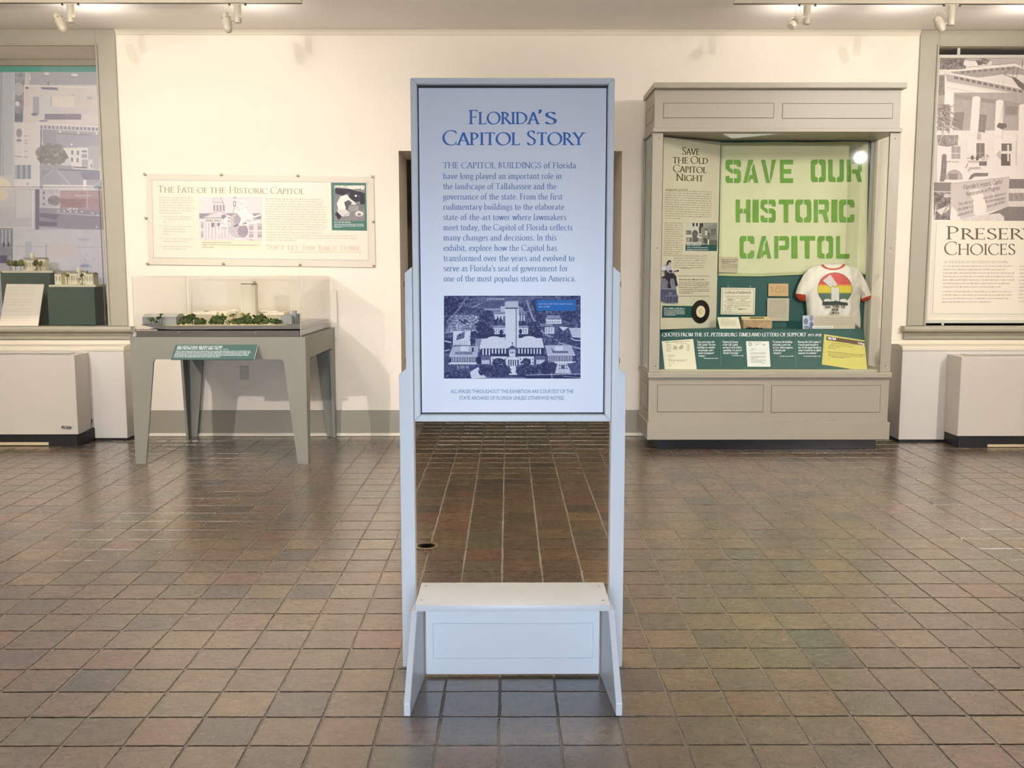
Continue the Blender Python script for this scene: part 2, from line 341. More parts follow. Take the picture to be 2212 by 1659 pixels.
# block stencil letters
ST = {
'S': [[(.0,.62),(.0,.9),(.1,1),(.46,1),(.46,.80),(.30,.80),(.25,.76),(.25,.66),(.46,.58),(.46,.38)], [(.54,1),(.90,1),(1,.9),(1,.70),(.75,.70),(.75,.80),(.54,.80)], [(.54,.62),(.85,.60),(1,.48),(1,.1),(.9,0),(.54,0),(.54,.2),(.75,.2),(.75,.38),(.54,.42)], [(.46,0),(.1,0),(0,.1),(0,.3),(.25,.3),(.25,.2),(.46,.2)]],
'A': [[(0,0),(.36,1),(.66,1),(.60,.80),(.50,.74),(.26,0)], [(.70,.86),(1,0),(.73,0),(.69,.17),(.50,.17),(.36,.0),(.34,.08),(.42,.34),(.62,.34),(.56,.62)]],
'V': [[(0,1),(.27,1),(.50,.26),(.60,0),(.36,0)], [(.60,.30),(.74,1),(1,1),(.66,.05)]],
'E': [[(0,0),(.46,0),(.46,.2),(.27,.2),(.27,.40),(.46,.40),(.46,.6),(.27,.6),(.27,.8),(.46,.8),(.46,1),(0,1)], [(.46,1),(1,1),(1,.8),(.46,.8)], [(.46,.6),(.86,.6),(.86,.4),(.46,.4)], [(.46,.2),(1,.2),(1,0),(.46,0)]],
'O': [[(.46,0),(.1,0),(0,.1),(0,.9),(.1,1),(.46,1),(.46,.82),(.27,.74),(.27,.26),(.46,.18)], [(.54,0),(.9,0),(1,.1),(1,.9),(.9,1),(.54,1),(.54,.82),(.73,.74),(.73,.26),(.54,.18)]],
'U': [[(.46,0),(.1,0),(0,.1),(0,1),(.27,1),(.27,.26),(.46,.18)], [(.54,0),(.9,0),(1,.1),(1,1),(.73,1),(.73,.26),(.54,.18)]],
'R': [[(0,0),(.27,0),(.27,1),(0,1)], [(.33,1),(.88,1),(1,.9),(1,.5),(.86,.40),(1,0),(.74,0),(.56,.38),(.33,.38),(.33,.56),(.73,.56),(.73,.8),(.33,.8)]],
'H': [[(0,0),(.28,0),(.28,.40),(.46,.40),(.46,.60),(.28,.60),(.28,1),(0,1)], [(.54,.60),(.54,.40),(.72,.40),(.72,0),(1,0),(1,1),(.72,1),(.72,.60)]],
'I': [[(0,0),(1,0),(1,1),(0,1)]],
'T': [[(0,1),(0,.8),(.34,.8),(.34,0),(.64,0),(.64,.8),(1,.8),(1,1)]],
'C': [[(.46,0),(.1,0),(0,.1),(0,.9),(.1,1),(.46,1),(.46,.80),(.27,.72),(.27,.28),(.46,.20)], [(.54,1),(.9,1),(1,.9),(1,.66),(.73,.66),(.73,.76),(.54,.80)], [(.54,0),(.9,0),(1,.1),(1,.34),(.73,.34),(.73,.24),(.54,.20)]],
'P': [[(0,0),(.27,0),(.27,1),(0,1)], [(.33,1),(.88,1),(1,.9),(1,.48),(.88,.38),(.33,.38),(.33,.56),(.73,.58),(.73,.8),(.33,.8)]],
'L': [[(0,0),(1,0),(1,.2),(.28,.2),(.28,1),(0,1)]],
}
def blender_text(s, mp, x0, x1, yb, h, mb, off=.0012):
    """upright grotesque lettering from Blender's built-in face, as mesh"""
    cu = bpy.data.curves.new('t', 'FONT'); cu.body = s; cu.size = 1; cu.resolution_u = 2
    o = bpy.data.objects.new('t', cu); C.objects.link(o); dg = bpy.context.evaluated_depsgraph_get()
    me = bpy.data.meshes.new_from_object(o.evaluated_get(dg)); v = [x.co.copy() for x in me.vertices]
    w0 = min(p.x for p in v); w1 = max(p.x for p in v); hh = .70
    mb.add([mp(x0+(x1-x0)*(p.x-w0)/(w1-w0), yb-h*p.y/hh, off) for p in v], [tuple(f.vertices) for f in me.polygons])
    bpy.data.objects.remove(o); bpy.data.meshes.remove(me); bpy.data.curves.remove(cu); return mb
# ------------------------------------------------------------ printed pictures: ink drawn cell by cell, carried by the print's mesh
def vnoise(h, w_, s, seed, octs=3):
    r = np.random.RandomState(seed); out = np.zeros((h, w_)); amp = 1; tot = 0
    for o in range(octs):
        gh, gw = int(h/s)+3, int(w_/s)+3; g = r.rand(gh, gw)
        y = np.arange(h)/s; x = np.arange(w_)/s; yi = y.astype(int); xi = x.astype(int); fy = (y-yi)[:, None]; fx = (x-xi)[None, :]
        fy = fy*fy*(3-2*fy); fx = fx*fx*(3-2*fx)
        a = g[yi][:, xi]; b = g[yi][:, xi+1]; c = g[yi+1][:, xi]; d = g[yi+1][:, xi+1]
        out += amp*((a*(1-fx)+b*fx)*(1-fy)+(c*(1-fx)+d*fx)*fy); tot += amp; amp *= .5; s = max(s/2, 1)
    return out/tot
class Art:
    """canvas over the photo rectangle x0..x1, y0..y1; the draw calls take coordinates of a working sheet (ox,oy,k)"""
    def __init__(s, x0, y0, x1, y1, res, ox, oy, k, bg=.8, seed=1):
        s.b = (x0, y0, x1, y1); s.res = res; s.t = (ox, oy, k); s.W = int((x1-x0)*res)+1; s.H = int((y1-y0)*res)+1
        s.c = np.ones((s.H, s.W, 3))*np.array(bg); s.r = np.random.RandomState(seed); s.seed = seed
    def q(s, x, y): return ((x/s.t[2]+s.t[0]-s.b[0])*s.res, (y/s.t[2]+s.t[1]-s.b[1])*s.res)
    def sub(s, pts):
        xs = [p[0] for p in pts]; ys = [p[1] for p in pts]
        a, b = max(int(min(xs))-1, 0), min(int(max(xs))+2, s.W); c, d = max(int(min(ys))-1, 0), min(int(max(ys))+2, s.H)
        return (a, b, c, d) if b > a and d > c else None
    def mask(s, pts):
        bb = s.sub(pts)
        if not bb: return None, None
        a, b, c, d = bb; m = np.zeros((d-c, b-a)); X, Y = np.meshgrid(np.arange(a, b), np.arange(c, d))
        for dx, dy in ((-.25, -.25), (.25, -.25), (-.25, .25), (.25, .25)): m += inside(pts, X+dx, Y+dy)*.25
        return bb, m[..., None]
    def poly(s, pts, col, a=1, raw=False, nz=0, ns=4):
        pts = pts if raw else [s.q(*p) for p in pts]; bb, m = s.mask(pts)
        if bb is None: return
        x0, x1, y0, y1 = bb; col = np.ones(3)*np.array(col); t = s.c[y0:y1, x0:x1]
        if nz:
            n = vnoise(y1-y0, x1-x0, ns, s.r.randint(9999)); col = np.clip(col+((n-.5)*2*nz)[..., None], 0, 1)
        s.c[y0:y1, x0:x1] = t*(1-m*a)+col*m*a
    def rect(s, x0, y0, x1, y1, col, a=1, **k): s.poly([(x0, y0), (x1, y0), (x1, y1), (x0, y1)], col, a, **k)
    def ell(s, x, y, rx, ry, col, a=1, n=20, **k): s.poly([(x+rx*math.cos(2*math.pi*i/n), y+ry*math.sin(2*math.pi*i/n)) for i in range(n)], col, a, **k)
    def line(s, pts, w_, col, a=1):
        for (x0, y0), (x1, y1) in zip(pts, pts[1:]):
            dx, dy = x1-x0, y1-y0; l = math.hypot(dx, dy) or 1; dx *= w_/2/l; dy *= w_/2/l
            s.poly([(x0-dy, y0+dx), (x1-dy, y1+dx), (x1+dy, y1-dx), (x0+dy, y0-dx)], col, a)
    tk = 1.0
    def trees(s, x, y, rx, ry, n, d=.12, l=.5, r=9):
        r *= s.tk; n = int(n/s.tk**2)
        for i in range(n):
            a = s.r.rand()*6.28; q = math.sqrt(s.r.rand()); rr = r*(.5+s.r.rand())
            v = d+(l-d)*(s.r.rand()**2); s.ell(x+rx*q*math.cos(a), y+ry*q*math.sin(a), rr, rr*.8, v, .85, 7)
    def bars(s, x0, x1, y0, y1, n, f, col, skew=0):
        for i in range(n):
            a = x0+(x1-x0)*i/n; b = a+(x1-x0)/n*f; s.poly([(a, y0), (b, y0), (b+skew, y1), (a+skew, y1)], col)
    def grain(s, a, sc=2):
        s.c = np.clip(s.c+((vnoise(s.H, s.W, sc, s.seed+77, 2)-.5)*2*a)[..., None], 0, 1)
    def tone(s, dark, light, lo=0, hi=1):    # one-ink or duotone print
        g = np.clip((s.c.mean(2, keepdims=True)-lo)/(hi-lo), 0, 1); d = np.array(dark)/255; l = np.array(light)/255; s.c = d+(l-d)*g
    def mesh(s, name, mp, parent, off=.001, surf=None, gain=1.0, **k):
        W, H = s.W, s.H; x0, y0, x1, y1 = s.b
        A = np.array(mp(x0, y0, off)); B = np.array(mp(x1, y0, off)); D = np.array(mp(x0, y1, off)); E = np.array(mp(x1, y1, off))
        u = np.linspace(0, 1, W)[None, :, None]; v = np.linspace(0, 1, H)[:, None, None]
        co = (A*(1-u)+B*u)*(1-v)+(D*(1-u)+E*u)*v
        if surf is not None: co = surf(co, u[..., 0]*np.ones((H, W)), v[..., 0]*np.ones((H, W)))
        co = co.reshape(-1, 3); i = np.arange(W*H).reshape(H, W)
        fs = np.stack([i[:-1, :-1], i[1:, :-1], i[1:, 1:], i[:-1, 1:]], -1).reshape(-1, 4)
        org = co.mean(0); me = bpy.data.meshes.new(name)
        me.vertices.add(W*H); me.vertices.foreach_set('co', (co-org).ravel())
        n = len(fs); me.loops.add(n*4); me.loops.foreach_set('vertex_index', fs.ravel())
        me.polygons.add(n); me.polygons.foreach_set('loop_start', np.arange(0, n*4, 4)); me.update(calc_edges=True)
        at = me.color_attributes.new('Col', 'FLOAT_COLOR', 'POINT')
        c = np.ones((W*H, 4)); c[:, :3] = s2l(np.clip(s.c, 0, 1)).reshape(-1, 3)*gain; at.data.foreach_set('color', c.ravel())
        me.materials.append(printmat()); o = bpy.data.objects.new(name, me); C.objects.link(o)
        o.parent = parent; o.location = Vector(org)-world_of(parent); ORG[o.name] = Vector(org); return props(o, **k)
# ------------------------------------------------------------ room shell
WY = 8.9; CZ = Z_(65, WY); DT = Z_(326, WY); WB = 9.59
wallm = mat('wall_paint', (240, 230, 213), .6, .3, bump=.03, bscale=60, var=.015, dscale=2)
ceilm = mat('ceiling_paint', (238, 234, 228), .7, .2, var=.02, dscale=1)
sage = mat('sage_paint', (168, 163, 146), .42, .4, bump=.02, bscale=30, var=.02)
basem = mat('baseboard_paint', (150, 144, 128), .5, .4, var=.03)
trimw = mat('cream_trim', (226, 216, 196), .45, .4)
DX0, DX1 = X_(861, 326, WY), X_(1344, 326, WY)
CLX, CRX = X_(249, 66, WY), X_(1988, 66, WY)          # outer edges of the two window casings
WLX, WRX = -3.655, 3.838                              # inner edges of the window openings
WT = Z_(101, WY); SILL = Z_(704, 8.86); WW = 1.95
mb = MB()
def seg(x0, x1, z0, z1): mb.box(x0, x1, WY, WB, z0, z1)
seg(-7, WLX-WW, 0, CZ); seg(WLX-WW, WLX, 0, SILL-.03); seg(WLX-WW, WLX, WT, CZ); seg(WLX, DX0, 0, CZ)
seg(DX0, DX1, DT, CZ); seg(DX1, WRX, 0, CZ); seg(WRX, WRX+WW, 0, SILL-.03); seg(WRX, WRX+WW, WT, CZ); seg(WRX+WW, 7, 0, CZ)
wb = obj('wall_back', mb, wallm, kind='structure', fix=False)
obj('wall_left', MB().box(-7.12, -7, -3.7, 13, 0, CZ), wallm, kind='structure')
obj('wall_right', MB().box(7, 7.12, -3.7, 13, 0, CZ), wallm, kind='structure')
mb = MB(); mb.box(-7, -1.5, -3.82, -3.7, 0, CZ); mb.box(1.5, 7, -3.82, -3.7, 0, CZ); mb.box(-1.5, 1.5, -3.82, -3.7, 2.3, CZ)
obj('wall_front', mb, mat('front_wall_paint', (190, 178, 158), .7, .2), kind='structure')
obj('ceiling', MB().box(-7.1, 7.1, -3.8, WB, CZ, CZ+.12), ceilm, kind='structure')
# thin crown strip along the top of the wall between the casings
obj('trim_1', MB().prism([(WY, CZ-.045), (WY-.012, CZ-.045), (WY-.02, CZ-.02), (WY-.035, CZ-.001), (WY, CZ-.001)], 'x', CLX+.002, CRX-.002), trimw, kind='structure', label='thin crown strip under the ceiling')
def baseboard(name, x0, x1, label):
    o = obj(name, MB().box(x0, x1, WY-.018, WY, .02, Z_(886, 8.885)), basem, bev=.004, kind='structure', label=label)
    obj('quarter_round', MB().prism([(WY, .0), (WY-.034, .0), (WY-.034, .012), (WY-.026, .024), (WY-.0185, .028), (WY, .028)], 'x', x0, x1), trimw, o, label='cream quarter round')
baseboard('baseboard_left', -3.42, DX0, 'grey baseboard left of the doorway')
baseboard('baseboard_right', DX1, 3.49, 'grey baseboard right of the doorway')
mb = MB().box(DX1-.018, DX1-.0005, WY, WB, .001, .1); obj('baseboard_doorway_right', mb, trimw, kind='structure')
mb = MB().box(DX0+.0005, DX0+.018, WY, WB, .001, .1); obj('baseboard_doorway_left', mb, trimw, kind='structure')
# passage beyond the doorway
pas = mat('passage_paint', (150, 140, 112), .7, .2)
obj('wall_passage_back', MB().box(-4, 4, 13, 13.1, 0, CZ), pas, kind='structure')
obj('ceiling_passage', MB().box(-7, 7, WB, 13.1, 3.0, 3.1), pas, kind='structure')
obj('trim_2', MB().box(DX0+.05, DX1-.05, WB+.002, WB+.1, Z_(379, WB), Z_(347, WB)), mat('dark_header', (62, 50, 32), .6, .2), bev=.01, kind='structure', label='dark header at the back of the doorway')
obj('door_1', MB().box(-2.2, DX0-.02, WB+.02, WB+.07, .01, DT-.1), mat('olive_door', (140, 132, 104), .5, .3), bev=.006, kind='structure')

# ------------------------------------------------------------ windows: casings, sills, boxed bases
def window(i, x0, x1, inner, outer, boxx, yb, side):
    """inner/outer: casing edges next to the middle of the wall, side=-1 left window, +1 right window"""
    o = thing('window_%d' % i, ((x0+x1)/2, WY, SILL), None, None); o['kind'] = 'structure'
    far = inner+side*WW; c = .02
    a, b = sorted((inner, outer))
    mb = MB().box(a, b, WY-c, WY-.0005, SILL, CZ-.001)
    fa, fb = sorted((far, far+side*.17)); mb.box(fa, fb, WY-c, WY-.0005, SILL, CZ-.001)
    xa, xb = sorted((inner, far)); mb.box(xa, xb, WY-c, WY-.0005, WT, CZ-.001)
    obj('casing', mb, sage, o, bev=.003)
    mb = MB(); a2, b2 = (inner-.018, inner+.0) if side > 0 else (inner-.0, inner+.018)
    mb.box(a2, b2, WY-c-.014, WY-c-.0005, SILL, WT+.018); mb.box(xa, xb, WY-c-.014, WY-c-.0005, WT, WT+.018)
    obj('inner_bead', mb, sage, o, bev=.004)
    sx0, sx1 = sorted((outer-side*.055, far+side*.25))
    zt = Z_(705.4, 8.80); zb = Z_(717, 8.80)
    mb = MB().prism([(WY-.001, zb), (8.815, zb), (8.802, zb+.012), (8.798, (zt+zb)/2), (8.802, zt-.01), (8.815, zt), (WY-.001, zt)], 'x', sx0, sx1)
    mb.box(*sorted((inner, far)), WY, WB, zb, zt)
    obj('window_sill', mb, sage, o, smooth=True, label='rounded sage window sill')
    zz = Z_(732, 8.87)
    mb = MB().prism([(WY-.001, zz), (WY-.03, zz), (WY-.034, zz+.02), (WY-.026, zz+.03), (WY-.026, zb-.001), (WY-.001, zb-.001)], 'x', *sorted((outer-side*.03, far+side*.2)))
    obj('apron', mb, sage, o)
    # boxed base with a stepped cream top
    ztop = Z_(757, yb); bx0, bx1 = sorted((boxx, far+side*.3))
    zt2 = zz-.012
    mb = MB().prism([(WY-.001, ztop-.002), (yb-.006, ztop-.002), (yb-.006, ztop+.02), (yb+.01, ztop+.035), (yb+.10, ztop+.05), (WY-.06, zt2-.035), (WY-.05, zt2), (WY-.001, zt2)], 'x', bx0-.004, bx1+.004)
    obj('box_moulding', mb, trimw, o, label='stepped cream moulding')
    mb = MB().box(bx0, bx1, yb, WY-.001, .022, ztop-.002); obj('window_base', mb, mat('base_paint', (214, 209, 200), .45, .4), o, bev=.004, label='white boxed base')
    mb = MB().box(bx0+.01, bx1-.01, yb+.01, WY-.04, 0, .022); obj('plinth', mb, mat('black', (18, 18, 19), .5), o)
    return o
win1 = window(1, WLX-WW, WLX, WLX, CLX, -3.435, 8.64, -1)
win2 = window(2, WRX, WRX+WW, WRX, CRX, 3.496, 8.53, 1)

# ------------------------------------------------------------ floor: grout bed, every clay tile a piece
TP = .2018; TX = -.03; TY = 2.968
flo = obj('floor', MB().box(-7.1, 7.1, -3.8, 13.1, -.12, -.0035), mat('grout', (116, 108, 98), .55, .35, bump=.2, bscale=120, var=.12, dscale=9), kind='structure', label='floor of square brown clay tiles in pale grout')
tm = bpy.data.materials.new('clay_tile'); tm.use_nodes = True; nt = tm.node_tree; b = nt.nodes['Principled BSDF']
N = nt.nodes.new; Lk = nt.links.new
oi = N('ShaderNodeObjectInfo'); ge = N('ShaderNodeNewGeometry'); ad = N('ShaderNodeMath'); ad.operation = 'ADD'; fr = N('ShaderNodeMath'); fr.operation = 'FRACT'
Lk(oi.outputs['Random'], ad.inputs[0]); Lk(ge.outputs['Random Per Island'], ad.inputs[1]); Lk(ad.outputs[0], fr.inputs[0])
cr = N('ShaderNodeValToRGB'); cr.color_ramp.interpolation = 'LINEAR'; el = cr.color_ramp.elements
cols = [(0, (62, 56, 50)), (.12, (86, 70, 52)), (.35, (100, 79, 54)), (.5, (88, 75, 55)), (.62, (104, 73, 54)), (.74, (82, 77, 57)), (.86, (110, 87, 59)), (1, (78, 63, 54))]
while len(el) < len(cols): el.new(.5)
for e, (p, c) in zip(el, cols): e.position = p; e.color = (*s2l(np.array(c)/255), 1)
Lk(fr.outputs[0], cr.inputs[0])
tc = N('ShaderNodeNewGeometry'); n1 = N('ShaderNodeTexNoise'); n1.inputs['Scale'].default_value = 9; n1.inputs['Detail'].default_value = 6; Lk(tc.outputs['Position'], n1.inputs['Vector'])
mp_ = N('ShaderNodeMapping'); mp_.inputs['Scale'].default_value = (24, 42, 20); Lk(tc.outputs['Position'], mp_.inputs['Vector'])
n2 = N('ShaderNodeTexNoise'); n2.inputs['Scale'].default_value = 1; n2.inputs['Detail'].default_value = 5; n2.inputs['Roughness'].default_value = .7; Lk(mp_.outputs[0], n2.inputs['Vector'])
mr = N('ShaderNodeMapRange'); mr.inputs[1].default_value = .3; mr.inputs[2].default_value = .7; mr.inputs[3].default_value = .82; mr.inputs[4].default_value = 1.18; Lk(n1.outputs['Fac'], mr.inputs[0])
sc_ = N('ShaderNodeVectorMath'); sc_.operation = 'SCALE'; Lk(cr.outputs[0], sc_.inputs[0]); Lk(mr.outputs[0], sc_.inputs['Scale'])
n3 = N('ShaderNodeTexNoise'); n3.inputs['Scale'].default_value = 70; n3.inputs['Detail'].default_value = 2; Lk(tc.outputs['Position'], n3.inputs['Vector'])
m3 = N('ShaderNodeMapRange'); m3.inputs[1].default_value = .26; m3.inputs[2].default_value = .34; m3.inputs[3].default_value = .55; m3.inputs[4].default_value = 1; Lk(n3.outputs['Fac'], m3.inputs[0])
s3 = N('ShaderNodeVectorMath'); s3.operation = 'SCALE'; Lk(sc_.outputs[0], s3.inputs[0]); Lk(m3.outputs[0], s3.inputs['Scale'])
Lk(s3.outputs[0], b.inputs['Base Color'])
m4 = N('ShaderNodeMapRange'); m4.inputs[1].default_value = .35; m4.inputs[2].default_value = .7; m4.inputs[3].default_value = .22; m4.inputs[4].default_value = .38; Lk(n2.outputs['Fac'], m4.inputs[0]); Lk(m4.outputs[0], b.inputs['Roughness'])
b.inputs['IOR'].default_value = 1.65; b.inputs['Coat Weight'].default_value = 1.0; b.inputs['Coat Roughness'].default_value = .26
bp = N('ShaderNodeBump'); bp.inputs['Strength'].default_value = .16; bp.inputs['Distance'].default_value = .002; Lk(n2.outputs['Fac'], bp.inputs['Height'])
bp2 = N('ShaderNodeBump'); bp2.inputs['Strength'].default_value = .3; bp2.inputs['Distance'].default_value = .004; Lk(n1.outputs['Fac'], bp2.inputs['Height']); Lk(bp.outputs[0], bp2.inputs['Normal']); Lk(bp2.outputs[0], b.inputs['Normal'])
rnd = random.Random(5); VAR = []
for k in range(10):
    h = TP/2-.0032; g = []
    for s in range(4):
        for t in (-.965, -.3, .35, .97):
            j = rnd.uniform(-.0013, .0013); c, q = math.cos(s*math.pi/2), math.sin(s*math.pi/2); x, y = h+j, t*h
            g.append((x*c-y*q, x*q+y*c))
    n = len(g); f = (h-.0021)/h
    vs = [(x, y, -.0040) for x, y in g]+[(x*f, y*f, 0) for x, y in g]
    fs = [(i, (i+1) % n, (i+1) % n+n, i+n) for i in range(n)]+[tuple(range(n, 2*n))]
    me = bpy.data.meshes.new('tile'); me.from_pydata(vs, [], fs); me.update(); me.shade_smooth(); me.set_sharp_from_angle(angle=R(15)); me.materials.append(tm); VAR.append((me, np.array(vs), fs))
cells = []
for iy in range(-34, 50):
    for ix in range(-35, 35):
        x = TX+(ix+.5)*TP; y = TY+(iy+.5)*TP
        if abs(x) > 6.95 or y < -3.65 or y > 12.9: continue
        if WY-.03 < y < WB+.08 and not (DX0+.12 < x < DX1-.12): continue
        d = Vector((x, y, -EYE)); d = RM.inverted() @ d; vis = d.z < 0 and abs(d.x/-d.z*FPX) < 1180 and -d.y/-d.z*FPX < 900
        cells.append((0 if vis else 1, y if vis else 99, x, y))
cells.sort(); near = cells[:300]; rest = cells[300:]
for _, _, x, y in near:
    me = rnd.choice(VAR)[0]; o = bpy.data.objects.new('tile', me); C.objects.link(o); o.parent = flo
    o.location = Vector((x+rnd.uniform(-.001, .001), y+rnd.uniform(-.001, .001), rnd.uniform(-.0006, .0006)))-ORG[flo.name]
    o.rotation_euler = (rnd.gauss(0, .0022), rnd.gauss(0, .0022), rnd.choice((0, 1, 2, 3))*math.pi/2+rnd.uniform(-.006, .006)); ORG[o.name] = o.location
VV = []; FF = []; n = 0
for _, _, x, y in rest:
    me, v, f = rnd.choice(VAR); a = rnd.choice((0, 1, 2, 3))*math.pi/2+rnd.uniform(-.006, .006); c, q = math.cos(a), math.sin(a)
    p = v.copy(); p[:, 0] = v[:, 0]*c-v[:, 1]*q+x+rnd.uniform(-.001, .001); p[:, 1] = v[:, 0]*q+v[:, 1]*c+y
    p[:, 2] += rnd.uniform(-.0006, .0006)+v[:, 0]*rnd.gauss(0, .0022)+v[:, 1]*rnd.gauss(0, .0022); VV.append(p); FF += [tuple(i+n for i in t) for t in f]; n += len(v)
me = bpy.data.meshes.new('tile_field'); VV = np.concatenate(VV); me.from_pydata(VV.tolist(), [], FF); me.update(); me.shade_smooth(); me.set_sharp_from_angle(angle=R(15)); me.materials.append(tm)
o = bpy.data.objects.new('tile_field', me); C.objects.link(o); o.parent = flo; o.location = -ORG[flo.name]; props(o, kind='stuff', label='further clay tiles of the same floor')
# brass-coloured floor outlet with its lid ajar
fx, fy = P(922, 1181, 4).x, None
c0 = Plane((0, 0, 0), (0, -.001, 1)); 
def ground(px, py, z=0.0):
    d = ray(px, py); t = (z-EYE)/d.z; return Vector((d.x*t, d.y*t, z))
c = ground(921, 1181); br = mat('dull_brass', (128, 112, 84), .4, .5, metal=.3)
fl = thing('floor_outlet', (c.x, c.y, 0), 'round dull brass floor outlet with its lid ajar, set in the tiles behind the sign', 'floor outlet')
obj('ring', MB().lathe(c, (0, 0, 1), [(.0006, .066), (.006, .066), (.008, .060), (.007, .050), (.0012, .047)], 32), br, fl, smooth=True)
obj('socket_well', MB().lathe(c, (0, 0, 1), [(.001, .045), (.0045, .045)], 24), mat('black', (18, 18, 19), .5), fl)
mb = MB(); q = MB().lathe((0, 0, 0), (0, 0, 1), [(0, .044), (.004, .044), (.005, .040)], 24)
rot = Matrix.Rotation(R(-17), 4, 'X'); mb.add([rot @ Vector(v)+Vector((c.x, c.y+.006, .021)) for v in q.v], q.f); obj('lid', mb, br, fl, smooth=True)
# ------------------------------------------------------------ the free-standing sign in the middle
paint = mat('sign_paint', (222, 224, 224), .38, .45, bump=.015, bscale=25)
SXC = .0175
sign = thing('floor_sign', (SXC, 3.45, 0), 'tall white free-standing sign with blue lettering and an aerial photograph, on a bench-like foot', 'sign')
YP0 = 3.592
def postpoly(s):
    i, o1, o2 = .3705, .424, .398
    p = [(i, .0), (o1, .0), (o1, Z_(809.5, YP0)), (o2, Z_(797, YP0)), (o2, Z_(590, YP0)), (i+.003, Z_(577, YP0)), (i, Z_(577, YP0))]
    return [(SXC+s*x, z) for x, z in p]
for s in (-1, 1):
    obj('post', MB().prism(postpoly(s), 'y', YP0, YP0+.058), paint, sign, bev=.0025)
# frame: four mitred mouldings
ox0, ox1 = SXC-.3665, SXC+.3665; oz0, oz1 = Z_(911, 3.565), Z_(168, 3.565); fw = .0235; y0, y1 = 3.565, 3.615
ix0, ix1, iz0, iz1 = ox0+fw, ox1-fw, oz0+fw+.003, oz1-fw+.002
def mould(a, b, c, d): return MB().slab([Vector((x, y0, z)) for x, z in (a, b, c, d)], [Vector((x, y1, z)) for x, z in (a, b, c, d)])
for q in (((ox0, oz0), (ox1, oz0), (ix1, iz0), (ix0, iz0)), ((ix0, iz1), (ix1, iz1), (ox1, oz1), (ox0, oz1)),
          ((ox0, oz0), (ix0, iz0), (ix0, iz1), (ox0, oz1)), ((ix1, iz0), (ox1, oz0), (ox1, oz1), (ix1, iz1))):
    obj('frame_rail', mould(*q), paint, sign, bev=.003)
obj('backing', MB().box(ix0-.004, ix1+.004, 3.602, 3.613, iz0-.004, iz1+.004), mat('gap_shadow_board', (26, 26, 28), .6), sign)  # near-black colour stands for the shadow in the gap round the panel
SY = 3.592; sp = YP(SY)
pan = obj('print_panel', MB().box(ix0+.0035, ix1-.0035, SY, SY+.008, iz0+.004, iz1-.009), mat('sign_print', (232, 233, 238), .32, .4), sign, bev=.0008)
blue = mat('blue_ink', (52, 108, 184), .45, .3); grey = mat('slate_ink', (96, 122, 172), .5, .3)
mb = MB(); K = dict(thick=.135, thin=.055, sc=.86, track=.045)
write('Florida', sp, 1012.8, 1163, 268.2, 30.5, mb, **K); write("'", sp, 1162, 1171, 268.2, 31, mb, **K); write('s', sp, 1176, 1202.7, 268.2, 30.5, mb, **K)
obj('title_lettering', mb, blue, pan, fix=False, label='blue title line reading FLORIDA\'S'); mb = MB()
write('Capitol', sp, 956, 1123, 313.4, 31.5, mb, **K); write('Story', sp, 1137, 1261, 313.4, 31.5, mb, **K)
obj('title_lettering', mb, blue, pan, fix=False, label='blue title line reading CAPITOL STORY')
T = [("THE CAPITOL BUILDINGS of Florida", 957, 1244.5, 363.4), ("have long played an important role in", 957, 1213.5, 386.3), ("the landscape of Tallahassee and the", 957, 1202, 408.6),
     ("governance of the state. From the first", 957, 1215, 430.9), ("rudimentary buildings to the elaborate", 957.3, 1219, 452.9), ("state-of-the-art tower where lawmakers", 957.3, 1223, 475.2),
     ("meet today, the Capitol of Florida reflects", 957.6, 1236.5, 497.3), ("many changes and decisions. In this", 957.8, 1202, 519.4), ("exhibit, explore how the Capitol has", 957.8, 1203, 541.7),
     ("transformed over the years and evolved to", 958, 1241, 563.8), ("serve as Florida's seat of government for", 958, 1227, 585.8), ("one of the most populus states in America.", 958, 1244.3, 607.8)]
mb = MB()
for s, a, b_, y in T: write(s, sp, a, b_, y, 12.8, mb, thick=.115, thin=.055, track=.045)
obj('body_lettering', mb, grey, pan, fix=False, label='slate blue paragraph about the capitol buildings')
mb = MB()
blender_text("ALL IMAGES THROUGHOUT THIS EXHIBITION ARE COURTESY OF THE", sp, 973.4, 1238.5, 849.3, 8.0, mb)
blender_text("STATE ARCHIVES OF FLORIDA UNLESS OTHERWISE NOTED.", sp, 992.3, 1219.5, 863.6, 8.0, mb)
obj('credit_lettering', mb, grey, pan, fix=False, label='small capitals crediting the state archives')
# aerial photograph (sheet coordinates = enlarged view of the print)
a = Art(959, 638.8, 1254, 817.8, 1.9, 940, 620, 6.379, .33, 3)
a.tk = .55; a.rect(100, 100, 2010, 1270, .30, nz=.3, ns=6)
for k in range(60): a.ell(a.r.uniform(120, 2000), a.r.uniform(130, 700), a.r.uniform(15, 60), a.r.uniform(10, 30), a.r.uniform(.1, .6), .6, 8)
a.trees(200, 300, 110, 170, 70, .05, .3, 22)
a.poly([(440, 170), (640, 130), (1400, 130), (1300, 230), (700, 200)], .42, nz=.1)
a.poly([(500, 270), (720, 185), (760, 190), (540, 290)], .62); a.poly([(520, 290), (690, 195), (960, 190), (960, 300), (680, 300)], .36); a.rect(680, 295, 960, 322, .68)
for x in range(720, 960, 24): a.rect(x, 155, x+14, 175, .8)
a.line([(160, 480), (330, 300), (430, 140)], 22, .5); a.line([(390, 250), (700, 290)], 8, .55)
a.poly([(250, 380), (610, 385), (560, 600), (130, 640)], .55, nz=.2, ns=3)
for k in range(130):
    x = a.r.uniform(180, 590); y = a.r.uniform(395, 620); a.poly([(x, y), (x+22, y-8), (x+28, y), (x+6, y+9)], a.r.choice([.15, .85, .9, .25]))
